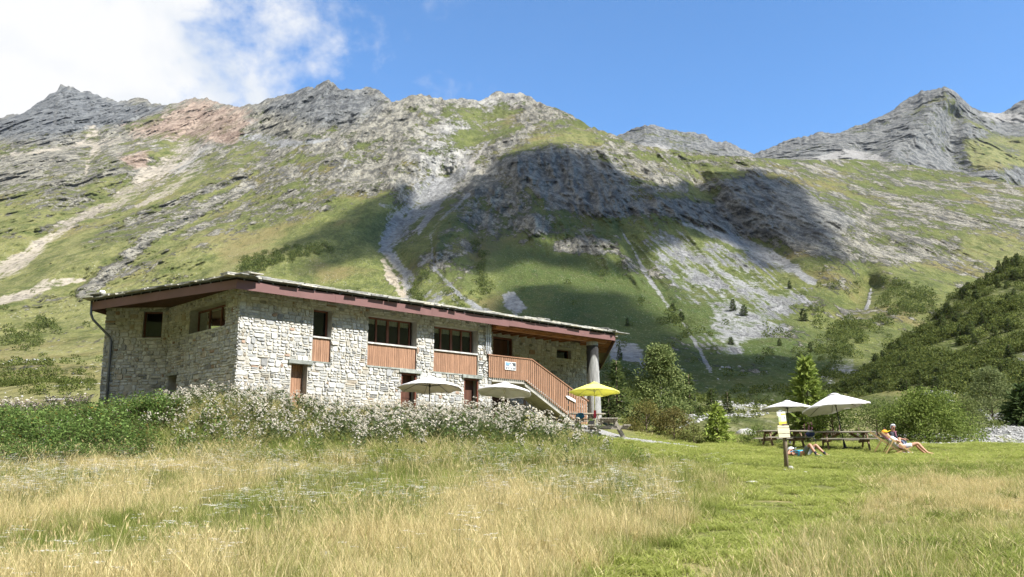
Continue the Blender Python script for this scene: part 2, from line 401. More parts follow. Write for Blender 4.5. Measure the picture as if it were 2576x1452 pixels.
    S.append(line([(600, 345), (680, 355), (760, 362), (830, 350)], [10, 16, 10, 4]) * 0.85)
    S.append(line([(620, 300), (650, 310), (630, 345)], [6, 10, 12]) * 0.6)
    S.append(line([(870, 350), (880, 390), (862, 430)], [5, 5, 3]) * 0.6)
    S.append(line([(640, 470), (560, 490), (500, 515), (440, 560)], [5, 9, 8, 4]) * 0.6)
    S.append(area([(150, 352), (330, 337), (620, 352), (760, 362), (700, 380), (500, 386), (300, 372), (150, 378)], 16) * 0.55)
    # right-hand fans
    S.append(line([(1559, 578), (1585, 622), (1623, 692), (1674, 764), (1720, 819), (1754, 872), (1790, 930)], [3, 4, 6, 6, 5, 5, 6]) * 0.9)
    S.append(line([(1719, 566), (1790, 588), (1865, 614), (1960, 660), (2047, 706)], [6, 15, 22, 20, 10]) * 1.0)
    S.append(line([(1686, 572), (1740, 620), (1785, 668), (1840, 700), (1920, 742), (1960, 785)], [3, 5, 7, 11, 10, 8]) * 0.85)
    S.append(line([(1620, 585), (1680, 640), (1740, 686), (1800, 728), (1850, 765), (1900, 800)], [3, 5, 8, 11, 14, 14]) * 0.8)
    S.append(line([(1580, 600), (1640, 660), (1720, 720), (1790, 770)], [3, 4, 6, 8]) * 0.7)
    S.append(area([(1755, 822), (1776, 764), (1820, 748), (1880, 752), (1971, 800), (1930, 862), (1850, 920), (1800, 890)], 26) * 0.80)
    S.append(line([(1640, 560), (1700, 612), (1780, 690), (1850, 730), (1940, 790)], [6, 12, 18, 22, 20]) * 0.5)
    S.append(area([(1600, 590), (1700, 565), (1760, 575), (2060, 705), (1990, 800), (1930, 872), (1850, 922), (1765, 880)], 26) * np.clip(0.64 + run * 0.9 + nf * 0.8, 0, 1))
    S.append(area([(1530, 842), (1560, 848), (1625, 880), (1640, 924), (1540, 905)], 8) * 0.95)
    S.append(area([(1258, 735), (1290, 730), (1330, 775), (1300, 790), (1265, 770)], 6) * 0.9)
    S.append(area([(1640, 440), (1700, 425), (1740, 452), (1700, 470)], 8) * 0.35)
    S.append(line([(2190, 735), (2184, 752), (2176, 778)], [5, 7, 4]) * 0.8)
    # stream bed and gravel flats of the valley floor
    S.append(area([(2270, 1004), (2320, 988), (2400, 992), (2402, 1042), (2330, 1050)], 7) * 1.0)
    S.append(area([(2430, 1120), (2445, 1085), (2560, 1060), (2800, 1050), (2800, 1140), (2440, 1140)], 7) * 1.0)
    S.append(area([(2455, 1030), (2520, 1040), (2560, 1070), (2470, 1066)], 6) * 0.8)
    S.append(area([(2080, 985), (2030, 970), (2110, 900), (2170, 900), (2150, 950)], 8) * 0.6)
    S.append(area([(1790, 1030), (1850, 1000), (1930, 1006), (1925, 1050), (1820, 1068)], 8) * 0.55)
    S.append(area([(1690, 1040), (1740, 1030), (1780, 1070), (1700, 1090)], 8) * 0.5)
    S.append(area([(20, 880), (60, 850), (240, 810), (235, 890), (100, 930), (0, 920)], 12) * 0.42)
    scree = np.clip(np.maximum.reduce(S) * 0.74 + nf * 0.35, 0, 1) * sm(0.02, 0.2, np.maximum.reduce(S))
    tan = np.maximum.reduce([sm(620, 420, px) * 0.75, line([(970, 655), (985, 690), (1010, 735)], [14, 20, 12]), area([(1200, 440), (1240, 400), (1300, 300), (1180, 400)], 12) * 0.4])
    lush = np.maximum(area([(1230, 620), (1560, 640), (1960, 760), (2140, 900), (2080, 1010), (1500, 1010), (1290, 900)], 34) * 1.0, area([(1080, 580), (1300, 480), (1560, 600), (1500, 660), (1250, 700), (1120, 700)], 30) * 0.55)
    dry = np.maximum(sm(900, 500, px) * 0.45, sm(980, 1010, py) * sm(300, 60, px) * 0.95) + area([(1690, 1010), (2000, 1005), (2200, 1040), (2200, 1130), (1690, 1130)], 14) * 0.8
    dry = np.maximum(dry, area([(1260, 380), (1370, 320), (1500, 340), (1700, 440), (1900, 420), (2300, 600), (2576, 560), (2576, 700), (2200, 680), (1980, 470), (1700, 470), (1500, 370)], 24) * 0.5)
    boul = sm(520, 700, py) * 0.55 * (1 - 0.6 * k) + 0.2
    c = lambda v: np.clip(v, 0, 1)
    return (np.stack([c(rock), c(scree), c(red)], -1), np.stack([c(dark), c(dry), c(lush)], -1), np.stack([c(tan), c(white), c(boul)], -1))

RELIEF = [   # (crest or gully line, half width px, depth factor: negative nearer = spur, positive farther = gully)
    ([(1120, 455), (1060, 500), (1010, 560), (978, 622), (1010, 690), (1030, 800)], 42, 0.060),
    ([(990, 488), (900, 540), (800, 600), (690, 660), (560, 740)], 46, -0.055),
    ([(1190, 480), (1150, 520), (1130, 600), (1150, 720)], 40, -0.035),
    ([(1400, 362), (1480, 400), (1560, 470), (1640, 520)], 95, -0.085),
    ([(1290, 400), (1330, 470), (1400, 520)], 40, -0.04),
    ([(1760, 470), (1830, 540), (1880, 600), (1960, 650)], 34, 0.055),
    ([(1890, 438), (1990, 470), (2080, 560), (2110, 640)], 80, -0.070),
    ([(1195, 585), (1192, 660), (1215, 760)], 18, 0.022),
    ([(1340, 560), (1420, 600), (1520, 630)], 40, -0.03),
    ([(1560, 580), (1625, 692), (1720, 819), (1780, 920)], 20, 0.018),
    ([(470, 372), (320, 486), (200, 545), (60, 655), (-100, 720)], 36, 0.040),
    ([(400, 350), (260, 440), (100, 530), (-100, 600)], 60, -0.030),
    ([(560, 430), (420, 540), (260, 640), (60, 740), (-100, 800)], 60, -0.040),
    ([(640, 470), (500, 560), (330, 660), (100, 770)], 30, 0.025),
    ([(240, 345), (218, 430), (180, 500)], 26, 0.022),
    ([(980, 255), (950, 330), (880, 420), (760, 500)], 60, -0.035),
    ([(830, 205), (800, 280), (760, 340)], 50, -0.03),
    ([(1240, 240), (1200, 340), (1130, 440)], 40, 0.03),
    ([(1060, 240), (1040, 330), (1000, 430)], 40, -0.03),
    ([(160, 215), (150, 280), (60, 340)], 60, -0.04),
    ([(2190, 730), (2100, 850), (2000, 950)], 40, 0.06),
    ([(2240, 690), (2330, 720), (2400, 760)], 50, -0.08),
    ([(2120, 850), (2200, 800), (2280, 800)], 50, -0.05),
]

def build_mountain():
    na, nr = 1120, 430
    a = np.linspace(-0.74, 0.74, na)
    skx, sky_ = np.array(MAIN_SKY).T
    sa, se = ae(skx, sky_)
    es = np.interp(a, sa, se)
    jag = (fbm(a * 55, a * 0 + 2, a * 0, 5, 0.6) - 0.5) * 0.012 + (fbm(a * 220, a * 0 + 9, a * 0, 3, 0.6) - 0.5) * 0.0045
    pxs, _ = pix(a, es)
    jag = jag * np.interp(pxs, [-400, 0, 1300, 1600, 1700, 3000], [1, 1, 1, 0.7, 0.35, 0.35])
    e0 = ground(a * 57, np.full(na, 57.0)) / 57 - 0.004
    t = np.linspace(0, 1, nr)[:, None] ** 0.92
    e = e0[None] + (es - e0)[None] * t + jag[None] * sm(0.85, 1.0, t)
    A = np.broadcast_to(a[None], e.shape)
    px, py = pix(A, e)
    logY = np.interp(e, E_PTS, np.log(Y_PTS))
    far = sm(900, 300, px) * sm(0.22, 0.44, e) * 0.30
    logY = logY + far + sm(1650, 2300, px) * sm(0.25, 0.40, e) * 0.25
    for pts, w, amp in RELIEF:
        d = dline(px, py, pts); logY = logY + amp * np.exp(-(d / w) ** 2 * 0.9)
    b = sm(0, 0.16, t)
    logY = math.log(57) * (1 - b) + logY * b
    Y = np.exp(logY)
    X, Z = A * Y, e * Y
    m1, m2, m3 = main_masks(px, py, X, Y, Z)
    rk = np.clip(m1[..., 0], 0, 1) * (1 - m1[..., 1] * 0.8)
    # relief in metres, at several wave lengths; rocky ground is rougher
    big = (fbm(X / 300, Y / 900, Z / 300, 4) - 0.5)
    rid = (fbm(X / 62, Y / 420, Z / 230, 6, 0.58, True) - 0.6)
    fin = (fbm(X / 19, Y / 130, Z / 58, 4, 0.6, True) - 0.6)
    amp = np.clip((Y - 110) / 500, 0, 1.6)
    edge = 1 - sm(0.97, 1.0, t) * 0.6
    calm = 1 - 0.6 * sm(1850, 2050, px) * sm(380, 420, py)
    dY = (big * 110 + (rid * (12 + 88 * rk) + fin * (1.5 + 26 * rk)) * calm) * amp * edge
    Y2 = Y - dY
    X2, Z2 = A * Y2, e * Y2
    hum = sm(58, 85, Y) * sm(900, 250, Y)
    Z2 = Z2 + ((fbm(X / 24, Y / 30, X * 0, 5, 0.55) - 0.5) * 5.5 + (fbm(X / 70, Y / 80, X * 0 + 6, 3) - 0.5) * 7.0) * hum * np.clip(Y / 170, 0.25, 1.2)
    V = np.stack([X2, Y2, Z2], -1).reshape(-1, 3)
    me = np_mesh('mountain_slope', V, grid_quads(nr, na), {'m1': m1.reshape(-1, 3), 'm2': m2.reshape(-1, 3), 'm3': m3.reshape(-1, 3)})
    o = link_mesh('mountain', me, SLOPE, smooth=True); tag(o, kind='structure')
    return V.reshape(nr, na, 3), px, py

def build_far_range():
    SK = [(1380, 420), (1480, 378), (1530, 348), (1562, 334), (1590, 322), (1622, 312), (1650, 318), (1700, 331), (1742, 334), (1790, 348), (1832, 360), (1866, 376), (1897, 387), (1930, 372), (1952, 364), (1980, 352), (2002, 346),
          (2060, 338), (2112, 335), (2150, 321), (2200, 301), (2222, 290), (2242, 276), (2270, 262), (2302, 240), (2322, 228), (2345, 221), (2372, 220), (2392, 226), (2412, 241), (2440, 270), (2470, 283), (2520, 283), (2550, 266), (2580, 250), (2650, 210), (2800, 200), (3200, 300)]
    na, nr = 520, 190
    sx, sy = np.array(SK).T; sa, se = ae(sx, sy)
    a = np.linspace(sa[0], 0.78, na); es = np.interp(a, sa, se)
    jag = (fbm(a * 60, a * 0 + 31, a * 0, 5, 0.6) - 0.5) * 0.009 + (fbm(a * 240, a * 0 + 3, a * 0, 3, .6) - 0.5) * 0.003
    mx, my = np.array(MAIN_SKY).T; ma, mE = ae(mx, my)
    e0 = np.interp(a, ma, mE) - 0.045
    t = np.linspace(0, 1, nr)[:, None]
    e = e0 + (es - e0) * t + jag * sm(0.72, 1.0, t); A = np.broadcast_to(a[None], e.shape); px, py = pix(A, e)
    Y = 2500 * np.exp(sm(-0.3, 1.6, t) * 0.52) * (1 + 0.1 * sm(1950, 1700, px))
    for pts, w, amp in [([(2370, 220), (2330, 300), (2250, 380)], 45, -0.05), ([(2420, 250), (2460, 330), (2520, 440)], 50, -0.05), ([(2400, 300), (2390, 380), (2420, 440)], 30, 0.04), ([(2240, 280), (2160, 350), (2060, 390)], 40, -0.03), ([(2110, 340), (2130, 400)], 30, -0.02), ([(1620, 315), (1650, 350), (1700, 370)], 26, -0.02)]:
        Y = Y * (1 + amp * np.exp(-(dline(px, py, pts) / w) ** 2))
    X, Z = A * Y, e * Y
    s = 1 / 160
    wx = fbm(X * s, Y * s, Z * s, 4) - 0.5
    def area(pts, soft=12): return sm(-soft, soft, poly_sd(px + wx * 40, py + wx * 26, pts))
    rock = 0.74 + wx * 0.8 - sm(430, 520, py) * 0.35
    scree = np.maximum.reduce([area([(1950, 402), (2060, 395), (2110, 375), (2200, 385), (2240, 405), (2150, 420)]) * 0.85, area([(2440, 275), (2576, 285), (2600, 330), (2480, 300)]) * 0.6, area([(1610, 350), (1700, 365), (1720, 378), (1620, 378)]) * 0.5])
    grass = area([(2420, 350), (2600, 330), (2600, 420), (2440, 420)], 16) * 0.35
    rock = rock - grass
    m1 = np.stack([np.clip(rock, 0, 1), scree, scree * 0], -1); m2 = np.stack([np.full(px.shape, 0.75), np.full(px.shape, 0.5), scree * 0], -1); m3 = np.stack([np.full(px.shape, 0.15), scree * 0, scree * 0 + .2], -1)
    dY = (fbm(X / 420, Y / 900, Z / 300, 4) - 0.5) * 150 + (fbm(X / 105 + wx * 2, Y / 500, Z / 190 + wx, 6, 0.58, True) - 0.6) * 100 + (fbm(X / 38 + Z / 120, Y / 200, Z / 50 - X / 180, 4, 0.62, True) - 0.6) * 8
    Y2 = Y - dY * (1 - sm(0.96, 1, t) * 0.6)
    V = np.stack([A * Y2, Y2, e * Y2], -1).reshape(-1, 3)
    me = np_mesh('far_range', V, grid_quads(nr, na), {'m1': m1.reshape(-1, 3), 'm2': m2.reshape(-1, 3), 'm3': m3.reshape(-1, 3)})
    tag(link_mesh('far_mountain', me, SLOPE, smooth=True), kind='structure')

SPUR_SKY = [(2060, 1012), (2110, 985), (2160, 945), (2230, 890), (2290, 846), (2345, 800), (2385, 752), (2430, 728), (2480, 706), (2530, 668), (2580, 640), (2700, 560), (2900, 470), (3200, 400)]
def spur_point(a, t):
    sx, sy = np.array(SPUR_SKY).T; sa, se = ae(sx, sy)
    es = np.interp(a, sa, se)
    px0, _ = pix(a, 0.07)
    e0 = np.interp(px0, [2060, 2200, 2400, 2576, 3200], [0.066, 0.066, 0.070, 0.074, 0.08])
    es = np.maximum(es, e0 + 0.002)
    e = e0 + (es - e0) * t
    Y0 = np.interp(px0, [2060, 2200, 2576, 3200], [235, 215, 185, 170])
    Y = Y0 * (1 + (e - e0) * 5.2)
    X, Z = a * Y, e * Y
    n = (fbm(X / 40, Y / 40, Z / 40, 5) - 0.5)
    Y = Y - n * 26 * sm(0, 0.12, t) * (1 - 0.6 * sm(0.9, 1, t))
    return a * Y, Y, e * Y, e
def build_spur():
    sx, sy = np.array(SPUR_SKY).T; sa, se = ae(sx, sy)
    na, nr = 300, 170
    a = np.linspace(sa[0], 0.80, na); A = np.broadcast_to(a[None], (nr, na)); T = np.broadcast_to(np.linspace(0, 1, nr)[:, None], (nr, na))
    X, Y, Z, e = spur_point(A, T)
    # the far side of the spur falls away behind its crest
    Xb, Yb, Zb = X[-1] * 1.12, Y[-1] * 1.12, Z[-1] * 0.72
    V = np.concatenate([np.stack([X, Y, Z], -1), np.stack([Xb, Yb, Zb], -1)[None]], 0)
    px, py = pix(A, e)
    n = fbm(X / 22, Y / 22, Z / 22, 4)
    rock = np.clip((n - 0.52) * 3.0, 0, 1) * 0.55
    scree = sm(-8, 8, poly_sd(px, py, [(2530, 900), (2560, 880), (2700, 890), (2700, 960), (2540, 930)])) * 0.5
    m1 = np.stack([rock, scree, rock * 0], -1); m2 = np.stack([rock * 0, rock * 0 + 0.25, rock * 0 + 0.35], -1); m3 = np.stack([rock * 0, rock * 0, rock * 0 + 0.3], -1)
    at_ = {k: np.concatenate([v, v[-1:]], 0).reshape(-1, 3) for k, v in (('m1', m1), ('m2', m2), ('m3', m3))}
    me = np_mesh('wooded_spur', V.reshape(-1, 3), grid_quads(nr + 1, na), at_)
    tag(link_mesh('wooded_hillside', me, SLOPE, smooth=True), kind='structure')

MV, MPX, MPY = build_mountain()
build_far_range()
build_spur()
def mountain_at(px, py):
    """nearest point of the built mountain surface seen at a pixel"""
    j = int(np.argmin(np.abs(MPX[len(MPX) // 2] - px)))
    for _ in range(3):
        i = int(np.argmin(np.abs(MPY[:, j] - py))); j = int(np.argmin(np.abs(MPX[i] - px)))
    return Vector(MV[i, j].tolist())

def build_opposite_side():
    """the other flank of the valley, behind the viewer: it shows only as a reflection in the window panes"""
    th = np.linspace(R(150), R(390), 60)[None]; r = np.linspace(150, 900, 24)[:, None]
    X = np.cos(th) * r; Yv = np.sin(th) * r; k = sm(160, 900, r)
    keep = 1.0 + 0 * r
    Z = -6 + k * 330 * keep + (fbm(X / 120, Yv / 120, X * 0, 4) - 0.5) * 60 * k
    n = fbm(X / 60, Yv / 60, X * 0, 4)
    m1 = np.stack([n * 0.4, n * 0, n * 0], -1); m2 = np.stack([n * 0, n * 0.3, n * 0.6], -1); m3 = n[..., None] * np.zeros(3)
    V = np.stack([X + 0 * r, Yv + 0 * r, Z], -1).reshape(-1, 3)
    me = np_mesh('opposite_hillside', V, grid_quads(24, 60), {'m1': m1.reshape(-1, 3), 'm2': m2.reshape(-1, 3), 'm3': m3.reshape(-1, 3)})
    tag(link_mesh('opposite_hillside', me, SLOPE, smooth=True), kind='structure')
build_opposite_side()

# ------------------------------------------------------------------ meadow (the near ground)
PATH = [hit(*p) for p in [(1660, 1451), (1800, 1400), (1900, 1340), (1975, 1290), (2015, 1240), (2000, 1200), (1960, 1172)]]
PATH = [(PATH[0].x - 1.2, PATH[0].y - 3.5)] + [(p.x, p.y) for p in PATH]
def lawn_mask(x, y):
    """1 where the grass is kept short: the trodden path and the sitting place"""
    n = fbm(x * 0.6, y * 0.6, x * 0, 3) - 0.5
    d = dline(x + n * 1.2, y + n * 1.2, PATH, [0.5, 0.5, 0.65, 0.8, 1.0, 1.2, 1.6, 1.8])
    p = sm(1.5, 0.6, d)
    q = sm(27.5, 29.5, y + n * 3) * sm(2.3, 3.9, x + n * 1.5) * sm(46, 44, y)
    return np.maximum(p, q)
BARE = [(hit(*p), r) for p, r in (((1800, 1440), 0.30), ((1850, 1384), 0.22), ((1958, 1262), 0.20))]
def bare_mask(x, y):
    n = fbm(x * 3, y * 3, x * 0 + 8, 3) - 0.5
    return np.maximum.reduce([sm(1.25, 0.5, np.hypot((x - p.x) / 1.7, y - p.y) / r + n * 1.2) for p, r in BARE])
def gravel_mask(x, y):
    n = fbm(x * 0.5, y * 0.5, x * 0 + 4, 4) - 0.5
    d = dline(x + n * 1.2, y + n * 1.2, [(2.0, 43), (3.4, 39.6), (4.9, 37.9), (6.6, 37.0), (8.0, 36.7), (9.0, 36.6)], [1.8, 2.1, 2.2, 1.7, 1.0, 0.25])
    q = sm(0.5, -0.5, 20.0 - x + n * 6) * sm(40.5, 42.0, y + n * 2)
    return np.maximum(sm(1.15, 0.8, d), q)
def straw_mask(x, y):
    n = fbm(x * 0.28 + 7, y * 0.28, x * 0, 4)
    f = fbm(x * 1.3, y * 1.3, x * 0 + 5, 3)
    s = sm(0.45, 0.66, n * 0.62 + f * 0.38 + np.clip(-x, -2, 6) * 0.006)
    right = sm(1.6, 4.2, x - 0.06 * y)
    bandr = sm(16.0, 18.0, y + n * 3) * sm(26.0, 23.5, y + n * 3) * sm(4.0, 5.5, x) * sm(12.5, 10.0, x)
    s = s * (1 - 0.72 * right) + bandr * 0.75
    return np.clip(s, 0, 1) * (1 - lawn_mask(x, y))

def meadow_material():
    m = bpy.data.materials.new('meadow_soil'); m.use_nodes = True; t = NT(m.node_tree); b = t.n['Principled BSDF']
    b.inputs['Roughness'].default_value = 0.95; b.inputs['Specular IOR Level'].default_value = 0.1
    pos = t.n.new('ShaderNodeNewGeometry').outputs['Position']
    g = t.sep(t.attr('g').outputs['Vector'])
    n1 = t.noise(pos, 0.9, 6, 0.6); n2 = t.noise(pos, 9.0, 6, 0.7); n3 = t.noise(pos, 40, 4, 0.7)
    c = t.mix(t.step(n2, 0.35, 0.65), (0.075, 0.085, 0.025), (0.16, 0.16, 0.055))
    c = t.mix(t.math('MULTIPLY', g[2], t.step(n2, 0.3, 0.6)), c, (0.26, 0.205, 0.10))
    c = t.mix(t.math('MULTIPLY', t.step(n1, 0.55, 0.7), 0.5), c, (0.17, 0.13, 0.07))
    gr = t.mix(t.step(t.voro(pos, 14, 'F1', 0), 0.1, 0.5), (0.33, 0.325, 0.31), (0.19, 0.186, 0.176))
    gr = t.mix(t.step(n3, 0.4, 0.7), gr, (0.38, 0.372, 0.355))
    c = t.mix(t.step(t.math('ADD', g[1], t.math('MULTIPLY', t.math('SUBTRACT', n2, 0.5), 0.8)), 0.42, 0.58), c, gr)
    t.put(b.inputs['Base Color'], c)
    h = t.math('ADD', n2, t.math('MULTIPLY', t.voro(pos, 14, 'F1', 0), g[1]))
    t.put(b.inputs['Normal'], t.bump(h, 0.8, 0.05))
    return m
def build_meadow():
    xs = np.concatenate([np.linspace(-75, -24, 60), np.linspace(-23.8, 23.8, 300), np.linspace(24, 75, 60)]); ys = np.concatenate([np.linspace(-25, 5, 40), np.linspace(5.2, 48, 280), np.linspace(48.5, 66, 40)])
    Xg, Yg = np.meshgrid(xs, ys); Z = ground(Xg, Yg)
    Z = Z - sm(57, 62, Yg) * 1.2
    g = np.stack([lawn_mask(Xg, Yg), gravel_mask(Xg, Yg), np.maximum(straw_mask(Xg, Yg), bare_mask(Xg, Yg))], -1)
    me = np_mesh('meadow', np.stack([Xg, Yg, Z], -1).reshape(-1, 3), grid_quads(len(ys), len(xs)), {'g': g.reshape(-1, 3)})
    tag(link_mesh('meadow', me, meadow_material(), smooth=True), kind='structure')
build_meadow()

# ------------------------------------------------------------------ the cloud whose shadow lies on the middle of the mountain
def build_shadow_cloud():
    SH = [(655, 705), (760, 640), (845, 585), (905, 535), (985, 520), (1070, 512), (1140, 498), (1210, 462), (1262, 408), (1310, 380), (1400, 366), (1480, 384), (1560, 428), (1650, 480), (1745, 492), (1815, 455), (1880, 432),
          (1960, 448), (2010, 490), (2046, 560), (2090, 640), (2060, 690), (1980, 665), (1900, 630), (1760, 600), (1640, 620), (1540, 700), (1400, 660), (1300, 650), (1200, 690), (1080, 650), (960, 640), (840, 660)]
    SH2 = [(1290, 860), (1390, 730), (1520, 720), (1640, 800), (1740, 880), (1990, 880), (2090, 960), (1980, 1010), (1600, 1010), (1400, 950)]
    Zc = 2050.0
    n = fbm(MV[..., 0] / 90, MV[..., 1] / 90, MV[..., 2] / 90, 4) - 0.5
    LIT = [(1325, 548), (1400, 572), (1560, 612), (1560, 668), (1400, 655), (1320, 602)]; LIT2 = [(1100, 560), (1180, 540), (1200, 600), (1150, 680), (1090, 640)]
    sd = np.maximum(poly_sd(MPX, MPY, SH), poly_sd(MPX, MPY, SH2) - 6)
    sd = np.minimum(sd, np.minimum(-poly_sd(MPX, MPY, LIT), -poly_sd(MPX, MPY, LIT2)) + 14)
    dens = sm(-22, 30, sd + n * 52)
    sel = (dens > 0.02) & (MV[..., 1] > 210)
    P = MV[sel]; D = dens[sel]
    k = (Zc - P[:, 2]) / SUN_DIR.z
    cx = P[:, 0] + k * SUN_DIR.x; cy = P[:, 1] + k * SUN_DIR.y
    cell = 14.0
    x0, x1, y0, y1 = cx.min() - 60, cx.max() + 60, cy.min() - 60, cy.max() + 60
    nx, ny = int((x1 - x0) / cell), int((y1 - y0) / cell)
    acc = np.zeros((ny, nx)); wgt = np.zeros((ny, nx))
    ix = np.clip(((cx - x0) / cell).astype(int), 0, nx - 1); iy = np.clip(((cy - y0) / cell).astype(int), 0, ny - 1)
    np.add.at(acc, (iy, ix), D); np.add.at(wgt, (iy, ix), 1)
    g = np.where(wgt > 0, acc / np.maximum(wgt, 1), 0); w = (wgt > 0).astype(float)
    for _ in range(3):   # close small gaps and soften
        s = sum(np.roll(np.roll(g * w, a, 0), b, 1) for a in (-1, 0, 1) for b in (-1, 0, 1)); q = sum(np.roll(np.roll(w, a, 0), b, 1) for a in (-1, 0, 1) for b in (-1, 0, 1))
        g = np.where(w > 0, g, s / np.maximum(q, 1)); w = np.maximum(w, (q >= 3).astype(float))
    X = x0 + (np.arange(nx) + 0.5) * cell; Yc = y0 + (np.arange(ny) + 0.5) * cell
    Xg, Yg = np.meshgrid(X, Yc)
    puff = fbm(Xg / 90, Yg / 90, Xg * 0, 5)
    th = np.sqrt(np.clip(g, 0, 1)) * (40 + 90 * puff)
    top = np.stack([Xg, Yg, Zc + th], -1).reshape(-1, 3); bot = np.stack([Xg, Yg, Zc - th * 0.35], -1).reshape(-1, 3)
    Q = grid_quads(ny, nx); dq = g.reshape(-1)[Q].max(1); Q = Q[dq > 0.03]
    V = np.concatenate([top, bot]); F = np.concatenate([Q, Q[:, ::-1] + len(top)])
    m = bpy.data.materials.new('cloud_vapour'); m.use_nodes = True; t = NT(m.node_tree); b = t.n['Principled BSDF']
    b.inputs['Base Color'].default_value = (0.9, 0.9, 0.92, 1); b.inputs['Roughness'].default_value = 1
    d = t.attr('dens').outputs['Fac']
    pos = t.n.new('ShaderNodeNewGeometry').outputs['Position']
    f = t.math('ADD', d, t.math('MULTIPLY', t.math('SUBTRACT', t.noise(pos, 0.02, 6, 0.65), 0.5), 0.9))
    tr = t.n.new('ShaderNodeBsdfTransparent'); mx = t.n.new('ShaderNodeMixShader')
    t.put(mx.inputs[0], t.step(f, 0.1, 0.75, 0.0, 0.86)); t.l.new(tr.outputs[0], mx.inputs[1]); t.l.new(b.outputs[0], mx.inputs[2])
    t.l.new(mx.outputs[0], t.n['Material Output'].inputs[0])
    me = np_mesh('cloud', V, F, {'dens': np.concatenate([g.reshape(-1)] * 2)})
    o = link_mesh('cloud', me, m, smooth=True); tag(o, kind='stuff')
build_shadow_cloud()

